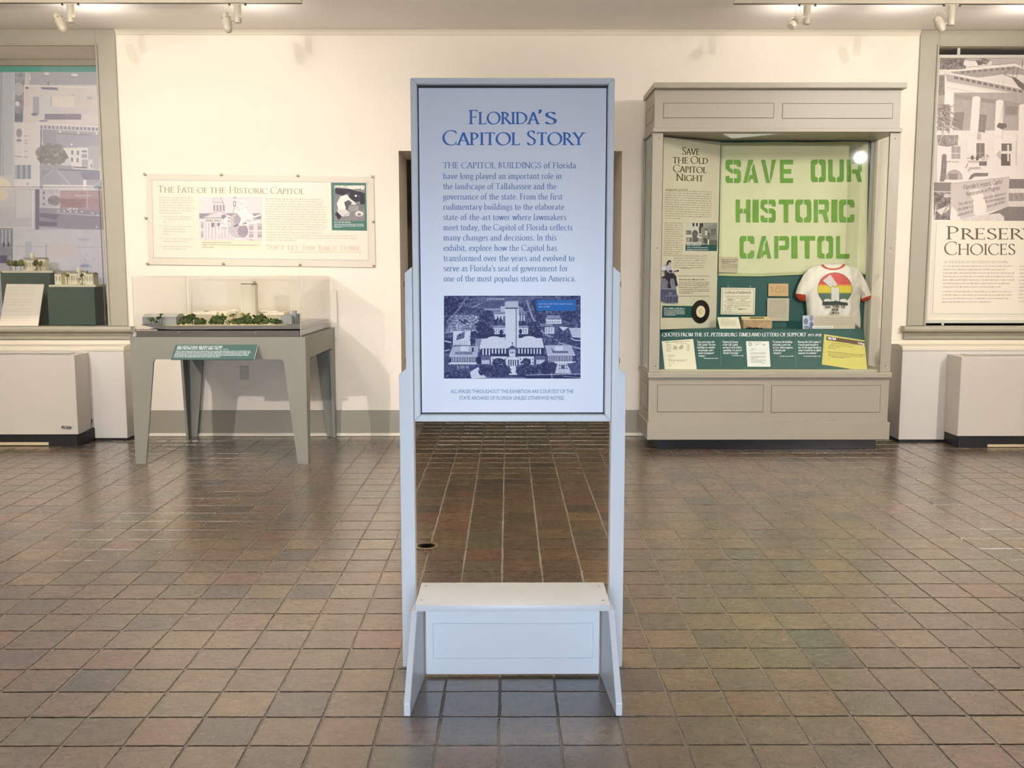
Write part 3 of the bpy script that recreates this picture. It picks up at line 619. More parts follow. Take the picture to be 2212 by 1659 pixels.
a.trees(400, 470, 50, 25, 12, .1, .3, 14); a.trees(640, 590, 90, 110, 45, .06, .35, 20); a.trees(720, 400, 80, 80, 30, .08, .35, 18)
a.rect(800, 330, 960, 380, .6); a.rect(810, 375, 960, 400, .85); a.rect(815, 400, 960, 490, .45); a.bars(825, 960, 390, 470, 3, .5, .92)
a.rect(1140, 330, 1260, 375, .55); a.rect(1140, 375, 1260, 480, .4); a.bars(1145, 1250, 385, 465, 3, .5, .9)
a.trees(870, 470, 60, 45, 22, .08, .3, 15); a.trees(1195, 490, 55, 35, 18, .08, .3, 15)
a.line([(1260, 180), (1340, 420), (1480, 620), (1750, 780), (2010, 850)], 26, .62); a.line([(1340, 180), (1420, 420), (1560, 600)], 40, .2)
a.trees(1360, 580, 100, 110, 50, .07, .3, 20); a.trees(1460, 430, 70, 60, 30, .1, .4, 16); a.trees(1850, 400, 100, 70, 45, .1, .4, 18); a.trees(1720, 700, 140, 60, 40, .12, .4, 16)
a.poly([(1540, 385), (1710, 390), (1740, 470), (1510, 460)], .62); a.rect(1530, 440, 1740, 505, .93)
for k in range(6): a.rect(1560+k*28, 430, 1574+k*28, 445, .2); a.rect(1550+k*30, 470, 1564+k*30, 485, .25)
a.rect(1510, 550, 1640, 640, .9); [a.rect(1525+k*36, 565+j*22, 1540+k*36, 575+j*22, .3) for k in range(3) for j in range(3)]
a.poly([(1840, 560), (2010, 560), (2010, 700), (1890, 690)], .82); a.poly([(1860, 640), (1890, 690), (2010, 700), (2010, 790), (1900, 770)], .2); a.line([(1870, 700), (1920, 730), (2010, 735)], 12, .95)
a.rect(1440, 500, 1620, 540, .75, .6); a.poly([(1700, 540), (1840, 550), (1760, 600)], .9)
a.rect(795, 530, 1285, 580, .62); a.rect(800, 565, 1280, 645, .92)
for k in range(13): a.rect(835+k*34, 580, 848+k*34, 600, .3); a.rect(835+k*34, 612, 848+k*34, 628, .35)
a.trees(770, 610, 50, 50, 25, .06, .25, 15); a.ell(910, 620, 24, 36, .12); a.ell(1175, 610, 22, 36, .12)
a.rect(560, 650, 960, 690, .15, nz=.1); a.rect(1140, 650, 1480, 690, .15, nz=.1)
a.poly([(245, 600), (490, 605), (485, 800), (245, 800)], .9); a.poly([(300, 665), (410, 605), (400, 700), (290, 735)], .42); a.rect(330, 640, 345, 670, .1)
for j in range(4): [a.rect(270+k*26, 745+j*16, 280+k*26, 752+j*16, .5) for k in range(7)]
a.trees(520, 700, 40, 90, 30, .06, .3, 16); a.poly([(560, 710), (640, 705), (600, 820), (540, 800)], .6)
a.poly([(130, 700), (240, 710), (190, 900), (130, 900)], .18); a.line([(130, 740), (220, 760)], 16, .85); a.line([(130, 880), (200, 860)], 14, .8)
# chambers and tower
a.poly([(640, 710), (960, 690), (1000, 840), (605, 840)], .9); a.ell(815, 720, 105, 45, .98); a.ell(815, 712, 95, 34, .92); a.poly([(605, 838), (1000, 838), (1000, 860), (620, 862)], .97)
a.poly([(1150, 700), (1470, 700), (1500, 835), (1120, 835)], .9); a.ell(1290, 720, 105, 48, .98); a.ell(1290, 710, 95, 36, .92)
a.rect(630, 845, 1000, 940, .16); a.bars(650, 1000, 850, 935, 8, .42, .95); a.rect(1140, 838, 1500, 940, .16); a.bars(1145, 1480, 845, 920, 8, .42, .95)
a.rect(900, 265, 980, 340, .8); a.poly([(958, 205), (1140, 195), (1150, 300), (1148, 830), (975, 835)], .93); a.poly([(958, 210), (1000, 195), (1120, 195), (1140, 215), (1140, 285), (958, 285)], .8)
a.rect(965, 285, 1140, 298, .1); a.rect(1108, 300, 1122, 830, .45); a.poly([(1150, 260), (1200, 280), (1220, 330), (1155, 340)], .6)
# wings left and right
a.poly([(240, 815), (600, 810), (580, 950), (190, 950)], .74); a.rect(350, 810, 460, 880, .92); a.rect(270, 890, 510, 925, .5); a.rect(505, 830, 530, 890, .12)
a.rect(200, 950, 580, 970, .93); a.rect(210, 958, 570, 1040, .14); a.bars(225, 565, 958, 1030, 15, .45, .96); a.rect(200, 1035, 570, 1052, .9); a.rect(180, 1050, 600, 1066, .95)
a.poly([(1510, 800), (1870, 800), (1930, 930), (1545, 940)], .76); a.rect(1650, 810, 1760, 870, .93); a.poly([(1590, 830), (1640, 880), (1830, 880), (1830, 905), (1620, 905)], .4)
a.rect(1545, 930, 1925, 945, .93); a.rect(1560, 940, 1900, 1040, .14); a.bars(1560, 1900, 942, 1025, 15, .45, .96); a.rect(1550, 1025, 1940, 1050, .92)
a.rect(575, 960, 630, 1060, .08); a.rect(635, 945, 760, 1005, .4); a.rect(640, 1005, 750, 1060, .8); a.rect(1370, 950, 1520, 1000, .4); a.rect(1390, 1000, 1510, 1060, .8)
# old capitol
a.rect(775, 915, 1360, 960, .16, nz=.05); a.rect(765, 955, 1360, 1070, .88); [a.rect(790+k*42, 985, 806+k*42, 1005, .3) for k in range(14)]; [a.rect(790+k*42, 1030, 806+k*42, 1052, .3) for k in range(14)]
a.poly([(975, 975), (1060, 930), (1155, 975)], .85); a.line([(975, 975), (1060, 932), (1155, 975)], 8, .35); a.rect(985, 975, 1150, 1000, .95); a.rect(990, 1000, 1150, 1085, .15); a.bars(990, 1145, 1000, 1085, 5, .5, .96)
a.rect(1018, 870, 1105, 945, .92); [a.rect(1035+k*22, 885, 1046+k*22, 915, .25) for k in range(3)]; a.ell(1063, 835, 38, 28, .25); a.rect(1028, 850, 1098, 872, .75); a.rect(1056, 770, 1068, 815, .5); a.poly([(1050, 775), (1062, 755), (1074, 775)], .1)
a.poly([(1030, 1085), (1110, 1085), (1120, 1200), (1020, 1200)], .9); a.rect(120, 1060, 780, 1262, .33, .5); a.poly([(120, 960), (190, 960), (180, 1060), (120, 1060)], .3)
a.trees(300, 1220, 180, 70, 100, .07, .5, 18); a.poly([(480, 1170), (610, 1090), (620, 1180), (720, 1250), (500, 1260)], .88); a.trees(650, 1140, 55, 75, 40, .06, .3, 16)
a.rect(300, 1080, 460, 1120, .55); [a.rect(325+i*80, 1080+j*22, 345+i*80, 1092+j*22, .1) for i in (0, 1) for j in (0, 1)]
a.trees(880, 1040, 90, 60, 70, .06, .35, 18); a.trees(870, 1160, 180, 90, 170, .07, .42, 20); a.trees(1250, 1040, 60, 60, 40, .07, .35, 18); a.trees(1260, 1170, 150, 80, 120, .07, .42, 20); a.trees(1560, 1110, 120, 95, 120, .06, .38, 20)
a.poly([(1680, 1050), (1820, 1050), (1880, 1190), (1650, 1190)], .8); a.rect(1735, 1075, 1780, 1125, .35); [a.ell(1715+i*32, 1080+j*40, 9, 8, .12) for i in range(4) for j in range(2)]
a.poly([(1820, 1060), (1990, 1020), (1990, 1190), (1880, 1190)], .32, nz=.1); a.rect(1250, 1215, 2010, 1262, .16); a.line([(1250, 1212), (2010, 1195)], 8, .8); a.line([(1600, 1190), (1610, 1262)], 8, .75); a.line([(1760, 1230), (2010, 1250)], 6, .7)
a.rect(1020, 1190, 1130, 1210, .9); a.rect(700, 1245, 1250, 1262, .5)
a.grain(.10, 2.2); a.grain(.05, 5); a.tone((16, 24, 80), (240, 243, 252), .10, .90)
a.rect(1395, 178, 1940, 325, (.10, .45, .78))
ph = a.mesh('aerial_photograph', sp, pan, .0015, gain=1, label='blue-toned aerial photograph of a capitol tower among trees')
mb = MB(); blender_text('Aerial View of the Florida Capitol Complex,', sp, 1163.8, 1237.6, 657.8, 3.2, mb, .0025); blender_text('April 18 2003', sp, 1163.8, 1187.5, 663.8, 3.0, mb, .0025)
obj('caption_lettering', mb, mat('white_ink', (238, 240, 244), .5, .3), pan, fix=False)
# bench-like foot
BZ = Z_(1258, 3.585); bt = .024
mb = MB().box(X_(905, 1258, 3.582), X_(1309.5, 1258, 3.582), 3.35, 3.588, BZ-bt, BZ)
tx0, tx1 = SXC-.349, SXC+.349
mb = MB().box(tx0, tx1, 3.330, 3.588, BZ-bt, BZ); obj('bench_top', mb, paint, sign, bev=.005, seg=2, smooth=True)
fx0, fx1 = SXC-.345, SXC+.345
for s in (-1, 1):
    xo, xi = SXC+s*.3475, SXC+s*.3255
    zt = BZ-bt-.001
    poly = [(3.173, 0), (3.589, 0), (3.589, zt), (3.345, zt), (3.173, .044)]
    # the wings splay outwards a little towards the front foot
    sp_ = s*.028
    def off(y): return sp_*(3.589-y)/(3.589-3.173)
    fr = [Vector((xo+off(y), y, z)) for y, z in poly]; bk = [Vector((xi+off(y), y, z)) for y, z in poly]
    obj('side_wing', MB().slab(fr, bk), paint, sign, bev=.002)
pz0 = .012
fp = obj('front_board', MB().box(SXC-.3250, SXC+.3250, 3.497, 3.517, pz0, BZ-bt-.001), paint, sign)
g0x, g1x, gz0, gz1 = X_(934, 1400, 3.497), X_(1283, 1400, 3.497), Z_(1423, 3.497), Z_(1346, 3.497)
mb = MB(); 
def ring(x0, x1, z0, z1, w_, y0, y1, mb):
    mb.box(x0, x1, y0, y1, z0, z0+w_); mb.box(x0, x1, y0, y1, z1-w_, z1); mb.box(x0, x0+w_, y0, y1, z0+w_, z1-w_); mb.box(x1-w_, x1, y0, y1, z0+w_, z1-w_); return mb
ring(g0x, g1x, gz0, gz1, .0045, 3.4935, 3.4968, mb); obj('panel_bead', mb, paint, fp, bev=.0012)
for px, py in ((920, 1266.5), (911, 1296.5), (1294, 1267), (1302.5, 1297)):
    q = ground(px, py, BZ); obj('screw', MB().lathe((q.x, q.y, BZ-.001), (0, 0, 1), [(0, .0052), (.0022, .0050), (.0030, .0036), (.0026, .0014), (.0010, .0012)], 14), mat('steel', (170, 170, 172), .28, .5, metal=.9), sign, smooth=True)
for s in (-1, 1):
    for pz in (620, 785):
        z = Z_(pz, 3.6); obj('hinge_pin', MB().lathe((SXC+s*.3985, 3.606, z), (0, 0, 1), [(0, .004), (.02, .004)], 10), mat('red_brown', (150, 96, 72), .5), sign)
# ------------------------------------------------------------ model table left of the doorway
tabm = mat('table_paint', (132, 130, 119), .5, .35, bump=.03, bscale=50)
TY0, TY1 = 7.57, 8.86; TZ = Z_(728, TY0); TA = Z_(776, TY0)
TXL = X_(282, 760, TY0); TXR = X_(660, 760, TY0)
tab = thing('display_table', ((TXL+TXR)/2, (TY0+TY1)/2, 0), 'grey-green painted table with tapered panel legs under the clear model cover', 'table')
def legs2d(a, b, top, apron, wt, wb):    # outline of one side board: apron and two tapered legs
    return [(a, 0), (a+wb, 0), (a+wt-.01, apron-.03), (a+wt+.01, apron-.006), (a+wt+.03, apron), (b-wt-.03, apron), (b-wt-.01, apron-.006), (b-wt+.01, apron-.03), (b-wb, 0), (b, 0), (b, top), (a, top)]
th = .022
def side(y0, y1, nm):                    # split each side in apron and legs
    a, b = TXL, TXR
    obj('apron', MB().box(a+.19, b-.19, y0, y1, TA, TZ), tabm, tab)
    for s in (0, 1):
        e = a if s == 0 else b; g = 1 if s == 0 else -1
        p = [(e, 0), (e+g*.083, 0), (e+g*.175, TA-.02), (e+g*.1899, TA), (e+g*.1899, TZ), (e, TZ)]
        obj('leg', MB().prism(p, 'y', y0, y1), tabm, tab)
side(TY0, TY0+th, 'front'); side(TY1-th, TY1, 'back')
for e, g in ((TXL, 1), (TXR, -1)):
    x0, x1 = sorted((e, e+g*th)); a, b = TY0+th+.0005, TY1-th-.0005
    obj('side_apron', MB().box(x0, x1, a+.15, b-.15, TA, TZ), tabm, tab)
    for c, k in ((a, 1), (b, -1)):
        obj('side_leg', MB().prism([(c, 0), (c+k*.055, 0), (c+k*.135, TA-.02), (c+k*.1499, TA), (c+k*.1499, TZ), (c, TZ)], 'x', x0, x1), tabm, tab)
obj('table_top', MB().box(TXL+th+.001, TXR-th-.001, TY0+th+.001, TY1-th-.001, TZ-.03, TZ-.001), mat('table_deck', (86, 82, 76), .6), tab)
# clear cover: four walls and a lid
acr = glassmat('acrylic', (.985, .985, .98), .012); VX0, VX1 = X_(287, 660, TY0+.01), X_(648.5, 660, TY0+.01); VZ = Z_(598, TY0+.01); VY0, VY1 = TY0+.01, TY1-.012
vit = thing('model_cover', ((VX0+VX1)/2, (VY0+VY1)/2, TZ), 'clear acrylic box cover over the capitol model on the grey-green table', 'display cover')
t = .006; zb = TZ+.001
obj('pane', MB().box(VX0, VX1, VY0, VY0+t, zb, VZ-t-.0005), acr, vit); obj('pane', MB().box(VX0, VX1, VY1-t, VY1, zb, VZ-t-.0005), acr, vit)
obj('pane', MB().box(VX0, VX0+t, VY0+t+.0005, VY1-t-.0005, zb, VZ-t-.0005), acr, vit); obj('pane', MB().box(VX1-t, VX1, VY0+t+.0005, VY1-t-.0005, zb, VZ-t-.0005), acr, vit)
obj('lid', MB().box(VX0, VX1, VY0, VY1, VZ-t, VZ), acr, vit)
edg = mat('polished_edge', (205, 198, 180), .2, .6)
mb = MB(); e = .0035
for x in (VX0, VX1-e):
    for y in (VY0, VY1-e): mb.box(x, x+e, y-.0008, y+e, zb, VZ)
for y in (VY0-.001, VY1-e): mb.box(VX0, VX1, y, y+e, VZ, VZ+.0012)
for x in (VX0, VX1-e): mb.box(x, x+e, VY0, VY1, VZ, VZ+.0012)
obj('edges', mb, edg, vit, fix=False, label='polished edges')
# the model itself
mod = thing('capitol_model', ((VX0+VX1)/2, 8.2, TZ), 'model of a white tower, colonnaded wings and green trees under the clear cover', 'architectural model')
mx0, mx1 = VX0+.012, VX1-.012
PZ = Z_(711, VY0+.05)
obj('plinth', MB().box(mx0, mx1, VY0+.012, VY1-.012, TZ+.0005, PZ-.012), mat('plinth_grey', (96, 91, 86), .55, .4), mod, bev=.001)
# warped base board
nb = 24; top = []; mbb = MB(); BY0, BY1 = VY0+.07, VY1-.02; BZT = Z_(704.5, BY0)
for j in range(2):
    pass
xs = [mx0+(mx1-mx0)*i/nb for i in range(nb+1)]
def bz(i): u = i/nb; return BZT+.010*max(0, 1-u*5)+.006*max(0, u-.3)
vs = []; fs = []
for i, x in enumerate(xs):
    dz = .004 if i < 1 else min(.026, .004+.008*i)
    for y in (BY0+(.06*(1-i/4) if i < 4 else 0), BY1):
        vs.append((x, y, bz(i))); vs.append((x, y, bz(i)-dz))
for i in range(nb):
    a, b = i*4, (i+1)*4
    fs += [(a, b, b+2, a+2), (a+1, a+3, b+3, b+1), (a, a+1, b+1, b), (a+2, b+2, b+3, a+3)]
fs += [(0, 2, 3, 1), (nb*4, nb*4+1, nb*4+3, nb*4+2)]
obj('base_board', MB().add(vs, fs), mat('model_board', (112, 110, 104), .55, .4), mod)
white = mat('model_white', (226, 218, 196), .55, .3); mg = mat('model_grey', (150, 152, 150), .6, .3); mgl = mat('model_roof', (184, 182, 172), .6, .3)
tan = mat('model_ground', (196, 184, 148), .7, .2, var=.15, dscale=60)
gz = BZT+.004
def MX(px, Y): return X_(px, 690, Y)
def bld(px0, px1, pt, Y, d, m, pb=None, nm='building', bev=.0008):
    z0 = gz if pb is None else Z_(pb, Y)
    return obj(nm, MB().box(MX(px0, Y), MX(px1, Y), Y, Y+d, z0, Z_(pt, Y)), m, mod, bev=bev)
obj('ground_sheet', MB().box(MX(335, 7.72), MX(640, 7.72), 7.70, 8.78, BZT+.0012, BZT+.0035), tan, mod)
tower = obj('tower', MB().prism([(MX(521.5, 8.25), 8.25), (MX(544, 8.25), 8.25), (MX(551, 8.25), 8.275), (MX(551, 8.25), 8.37), (MX(523, 8.25), 8.37)], 'z', gz, Z_(614.5, 8.25)), white, mod, bev=.001)
mb = MB()
for k in range(9): x = MX(523+k*2.4, 8.25); mb.box(x, x+.0035, 8.2468, 8.2498, gz+.01, Z_(617, 8.25))
obj('window_rib', mb, white, tower)
obj('dark_band', MB().box(MX(522, 8.25), MX(550, 8.25), 8.252, 8.368, Z_(614.5, 8.25), Z_(612.5, 8.25)), mat('model_brown', (112, 92, 62), .6), tower)
obj('tower_cap', MB().box(MX(524, 8.25), MX(548, 8.25), 8.262, 8.36, Z_(612.5, 8.25), Z_(609, 8.25)), white, tower)
obj('roof_plate', MB().box(MX(543, 8.25), MX(549, 8.25), 8.30, 8.34, Z_(609, 8.25), Z_(607.8, 8.25)), mg, tower)
def wing(px0, px1, pt, pc, Y, n):
    o = bld(px0, px1, pt, Y, .22, white); x0, x1 = MX(px0+2, Y), MX(px1-2, Y); zc = Z_(pc, Y)
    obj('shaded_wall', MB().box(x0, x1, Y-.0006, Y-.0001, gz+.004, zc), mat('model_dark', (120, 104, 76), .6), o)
    mb = MB()
    for k in range(n): x = x0+(x1-x0)*(k+.25)/n; mb.box(x, x+(x1-x0)/n*.5, Y-.006, Y-.0007, gz+.004, zc)
    obj('colonnade', mb, white, o); return o
wing(416, 468, 674, 679, 8.3, 18); wing(574, 614, 675, 680, 8.3, 14); wing(385, 417, 681.5, 684, 8.3, 8)
bld(452, 600, 672.5, 8.36, .16, white)
d = obj('dome', MB().lathe((MX(503, 8.32), 8.40, Z_(673, 8.36)), (0, 0, 1), [(0, .060), (.006, .058), (.016, .042), (.021, .026), (.026, .010), (.028, .0)], 24), white, mod, smooth=True)
d = obj('dome', MB().lathe((MX(566, 8.32), 8.40, Z_(673, 8.36)), (0, 0, 1), [(0, .060), (.004, .058), (.012, .042), (.016, .026), (.018, .0)], 24), white, mod, smooth=True)
bld(441, 449, 671.5, 8.34, .03, mat('model_brown', (112, 92, 62), .6), 672.6)
old = bld(489, 520, 676.5, 8.12, .10, tan); obj('steps', MB().box(MX(494, 8.05), MX(514, 8.05), 8.03, 8.118, gz, gz+.012), white, old)
obj('portico', MB().prism([(MX(498, 8.1), Z_(677, 8.1)), (MX(510, 8.1), Z_(677, 8.1)), (MX(504, 8.1), Z_(673.5, 8.1))], 'y', 8.09, 8.1195), white, old)
g1 = bld(307.5, 381, 685, 7.80, .20, mg); obj('roof', MB().prism([(7.795, Z_(685, 7.8)), (8.0, Z_(685, 7.8)), (7.97, Z_(679, 7.8)), (7.86, Z_(679, 7.8))], 'x', MX(307.5, 7.8), MX(381, 7.8)), mgl, g1)
g2 = bld(605.5, 630, 682, 7.86, .16, mg); g3 = bld(626, 643, 678.5, 7.98, .14, mg)
obj('stair_tower', MB().box(MX(631.5, 7.95), MX(639.5, 7.95), 7.94, 7.978, gz, Z_(671, 7.95)), mg, g3)
obj('dark_slot', MB().box(MX(633, 7.94), MX(637, 7.94), 7.9385, 7.9395, Z_(698, 7.94), Z_(685, 7.94)), mat('model_slot', (80, 82, 84), .7), g3)
green = [mat('model_tree_a', (62, 76, 42), .9, .1, var=.35, dscale=90), mat('model_tree_b', (84, 96, 56), .9, .1, var=.35, dscale=90), mat('model_tree_c', (118, 116, 62), .9, .1, var=.3, dscale=90)]
rd = random.Random(11)
TR = [(327, 690, 7), (343, 686, 6.5), (336, 694, 4), (348, 680, 4)]
spec = [(388, 424, 683, 699, 14), (424, 482, 688, 699, 22), (455, 482, 684, 690, 6), (494, 552, 689, 699, 20), (520, 540, 683, 692, 9), (545, 572, 680, 698, 12), (572, 606, 690, 698, 12), (405, 418, 680, 686, 3)]
for x0, x1, y0, y1, n in spec:
    for k in range(int(n*1.7)): TR.append((rd.uniform(x0, x1), rd.uniform(y0+2, y1-3), rd.uniform(4.6, 7.2)))
TR2 = [(480, 680, 4.5), (496, 682, 4.2), (503, 679, 4.6), (488, 684, 4), (530, 681, 5), (537, 679, 4.4), (565, 680, 4.4)]
for i, (px, py, r) in enumerate(TR+TR2):
    Y = 7.80+max(0, 696-py)*.018 if i >= 4 else 7.76; rr = r/FPX*Y; c = P(px, py, Y)
    m = green[2] if i >= len(TR) else green[0 if rd.random() < .6 else 1]
    mb = MB()
    for q in range(7): mb.ico((c.x+rd.uniform(-.7, .7)*rr, c.y+rd.uniform(-.5, .5)*rr, max(gz+rr*.3, c.z+rd.uniform(-.5, .45)*rr)), rr*rd.uniform(.3, .5), 1, jit=.7, seed=i*7+q)
    mb.box(c.x-.0015, c.x+.0015, c.y-.0015, c.y+.0015, gz, c.z)
    obj('tree', mb, m, mod, fix=False)
mb = MB()
for k in range(46):
    px = rd.uniform(388, 606); c = P(px, rd.uniform(699, 701.5), 7.72+rd.random()*.06); mb.ico((c.x, c.y, gz+.003), rd.uniform(.004, .008), 1, (1.4, 1, .8), .5, k)
obj('pale_shrubs', mb, mat('model_shrub', (214, 202, 160), .8, .2), mod, fix=False, kind='stuff')
# low white board between the model cover and the wall
bpn = obj('back_board', MB().box(X_(417, 680, 8.868), X_(727.5, 680, 8.868), 8.868, 8.874, Z_(731, 8.868), Z_(627, 8.868)), mat('white_board', (238, 229, 212), .5, .3), None, bev=.001)
props(bpn, 'low cream board on the wall directly behind the model table', 'backing board')
for sx_ in (430, 715): obj('spacer', MB().box(X_(sx_, 680, 8.88)-.015, X_(sx_, 680, 8.88)+.015, 8.8745, 8.8995, Z_(700, 8.87), Z_(650, 8.87)), mat('white_board', (238, 229, 212)), bpn)
# small fittings in front of the model
lb = obj('caption_strip', MB().box(X_(292, 714, 7.605), X_(340.5, 714, 7.605), 7.6, 7.604, Z_(716.5, 7.605), Z_(710.8, 7.605)), mat('strip_grey', (132, 124, 112), .5), None)
props(lb, 'small grey caption strip at the left corner of the model plinth', 'label')
mb = MB(); lines(YP(7.5995), 294, 338, 714.6, 1.6, rd, mb, 0); obj('print', mb, mat('pale_ink', (196, 186, 166), .5), lb, fix=False)
for px, py in ((386, 718), (552.5, 719)):
    o = obj('cover_screw', MB().lathe(P(px, py, VY0-.0006), (0, -1, 0), [(0, .004), (.006, .004), (.0075, .0045), (.009, .002)], 12), mat('steel', (170, 170, 172), .28, .5, metal=.9), vit, smooth=True)
# slanted reading rail
teal = mat('teal_board', (28, 80, 74), .4, .4); teal_l = mat('teal_label', (62, 94, 88), .42, .45)
def tilt(px0t, px1t, pyt, Yt, px0b, px1b, pyb, Yb):
    A, B, D, E = P(px0t, pyt, Yt), P(px1t, pyt, Yt), P(px0b, pyb, Yb), P(px1b, pyb, Yb); return A, B, D, E
A = P(379.5, 744.5, 7.566); B = P(556.8, 744.5, 7.566); zb_ = Z_(776.5, 7.44); D = Vector((A.x, 7.44, zb_)); E = Vector((B.x, 7.44, zb_))
n = (B-A).cross(D-A).normalized(); n = n if n.y < 0 else -n; bk = [v-n*.005 for v in (A, B, E, D)]
rl = obj('reading_label', MB().slab([A, B, E, D], bk), teal_l, None); props(rl, 'slanted teal label with white text fixed to the front of the model table', 'label')
obj('right_edge', MB().slab([B+Vector((.0003, 0, 0)), B+Vector((.003, 0, 0)), E+Vector((.003, 0, 0)), E+Vector((.0003, 0, 0))], [v-n*.005 for v in (B+Vector((.0003, 0, 0)), B+Vector((.003, 0, 0)), E+Vector((.003, 0, 0)), E+Vector((.0003, 0, 0)))]), mat('polished_edge', (205, 198, 180), .2, .6), rl)
pl = Plane(A, n); mb = MB(); wi = mat('white_ink', (238, 240, 244), .5, .3)
write('ARCHITECTURAL MODELS BY STONE', pl, 383, 481, 750.8, 3.8, mb, off=.0005, thick=.15, thin=.08, italic=0); write('AND REYNOLDS, SMITH, AND HILLS,', pl, 382, 479, 755.2, 4.0, mb, off=.0005, thick=.15, thin=.08); 
lines(pl, 482, 493, 755.2, 1, rd, mb, .0005)
for j, (a_, b_) in enumerate(((380, 542), (379, 541), (377.5, 538), (377, 538), (375.5, 476))): lines(pl, a_, b_, 759.4+j*3.05, 1.3, rd, mb, .0005)
obj('lettering', mb, wi, rl, fix=False)
for px in (400, 535):
    x = X_(px, 750, 7.55); obj('bracket', MB().prism([(7.569, A.z-.02), (7.569, zb_+.01), (7.50, zb_+.012)], 'x', x, x+.012), mat('black', (18, 18, 19), .5), rl)
# wall outlet
oc = P(528, 805, WY); ow = thing('wall_outlet', (oc.x, WY, oc.z-.07), 'grey duplex power outlet on the wall beneath the model table', 'power outlet')
om = mat('outlet_grey', (205, 196, 186), .45, .4)
obj('cover_plate', MB().box(oc.x-.041, oc.x+.041, WY-.006, WY-.0003, oc.z-.065, oc.z+.065), om, ow, bev=.003)
for dz in (-.026, .026):
    s = obj('socket', MB().lathe((oc.x, WY-.0061, oc.z+dz), (0, -1, 0), [(0, .018), (.002, .018), (.0025, .016)], 18), mat('socket_face', (222, 214, 204), .4), ow, smooth=True)
    mb = MB(); mb.box(oc.x-.009, oc.x-.006, WY-.0092, WY-.0088, oc.z+dz-.001, oc.z+dz+.009); mb.box(oc.x+.006, oc.x+.009, WY-.0092, WY-.0088, oc.z+dz-.001, oc.z+dz+.009); mb.box(oc.x-.0025, oc.x+.0025, WY-.0092, WY-.0088, oc.z+dz-.012, oc.z+dz-.007); obj('slots', mb, mat('black', (18, 18, 19), .5), s)

# ------------------------------------------------------------ wall panel above the table
p0 = P(316, 378.5, WY-.02)
wp_pts = [(315, 375.5), (806.5, 382), (811, 577.5), (320, 571.5)]; wp = YP(WY-.016)
wpn = thing('wall_panel', tuple(P(563, 577, WY-.015)), 'wide clear-edged wall panel headed THE FATE OF THE HISTORIC CAPITOL above the model table', 'exhibit panel')
fr = [wp(x, y, 0) for x, y in wp_pts]; bk = [v+Vector((0, .003, 0)) for v in fr]
cream = mat('panel_cream', (240, 232, 216), .35, .4)
obj('printed_sheet', MB().slab([v+Vector((0, .0035, 0)) for v in fr], [v+Vector((0, .006, 0)) for v in fr]), mat('panel_margin', (228, 220, 204), .4, .4), wpn)
sh = obj('inner_sheet', MB().slab([wp(x, y, -.0031) for x, y in ((328, 389), (793.5, 394.5), (796, 562.5), (332, 556.5))], [wp(x, y, -.0034) for x, y in ((328, 389), (793.5, 394.5), (796, 562.5), (332, 556.5))]), cream, wpn)
obj('acrylic_face', MB().slab(fr, bk), glassmat('acrylic_face', (.985, .98, .97), .01), wpn)
of = -.0026
mb = MB(); outline(wp, [(328, 389), (793.5, 394.5), (796, 562.5), (332, 556.5)], 1.6, mb, of); obj('border_line', mb, mat('border_ink', (196, 196, 190), .5), sh, fix=False)
gold = mat('gold_ink', (158, 142, 96), .5); pale = mat('faint_ink', (206, 192, 174), .6); rose = mat('rose_ink', (226, 184, 150), .5)
mb = MB(); K = dict(thick=.105, thin=.05, sc=.80, track=.07)
def sk(x): return (x-560)*.0125
for s, a_, b_ in (('The', 341, 376), ('Fate', 383, 419.5), ('of', 426, 447.5), ('the', 453, 487), ('Historic', 495, 577.5), ('Capitol', 584, 657)): write(s, wp, a_, b_, 418.2+sk(a_), 14.5, mb, of, yb1=418.2+sk(b_), **K)
obj('title_lettering', mb, gold, sh, fix=False)
mb = MB()
for s, a_, b_ in (('Don', 577, 600), ("'t", 601, 615), ('Let', 621, 645), ('Them', 652, 680), ('Tear', 685, 714), ('It', 720, 729), ('Down', 735, 775)): write(s, wp, a_, b_, 538.5+sk(a_), 10.5, mb, of, yb1=538.5+sk(b_), thick=.12, thin=.05, sc=.82)
lines(wp, 625, 782, 545.5, 1.6, rd, mb, of); write('"', wp, 574, 577, 539, 10, mb, of); write('"', wp, 776, 779, 540, 10, mb, of)
obj('quote_lettering', mb, rose, sh, fix=False)
mb = MB()
def para(x0, x1s, y, dy, h=2.0): 
    for j, x1 in enumerate(x1s): lines(wp, x0+j*.12, x1, y+j*dy, h, rd, mb, of, .0125)
para(343, (417, 418, 416, 415, 421, 421, 393), 427.5, 5.55)
para(352, (414, 413, 363), 469, 5.5); para(352, (415, 403, 401, 370), 490, 5.5); para(352, (419, 406), 516.5, 5.6); para(353, (419, 406), 533, 5.6)
for y in (467.5, 488, 514.7, 531): rectf(wp, 344.5, y-1.2, 346.6, y+1, mb, of)
para(573, (695, 699, 698, 705, 702, 702, 706, 705, 708, 706, 700, 704, 700), 430.5, 5.45); para(575, (696, 772, 771, 640), 503, 5.5)
obj('body_print', mb, pale, sh, fix=False)
a = Art(430.5, 425.5, 565.5, 521, 2.4, 410, 400, 10.368, .91, 4)          # editorial cartoon about the building
S = a; DK = .42; MD = .62
S.rect(200, 630, 1600, 760, .48); S.rect(200, 745, 340, 1220, .88); S.rect(1290, 770, 1600, 1240, .87); S.rect(1290, 770, 1600, 800, .75)
for x, y in ((255, 825), (255, 1030), (1330, 860), (1520, 860), (1330, 1040), (1520, 1040)): S.rect(x, y, x+(50 if x < 300 else 95), y+140, .6); S.rect(x+8, y+12, x+(40 if x < 300 else 85), y+60, .75)
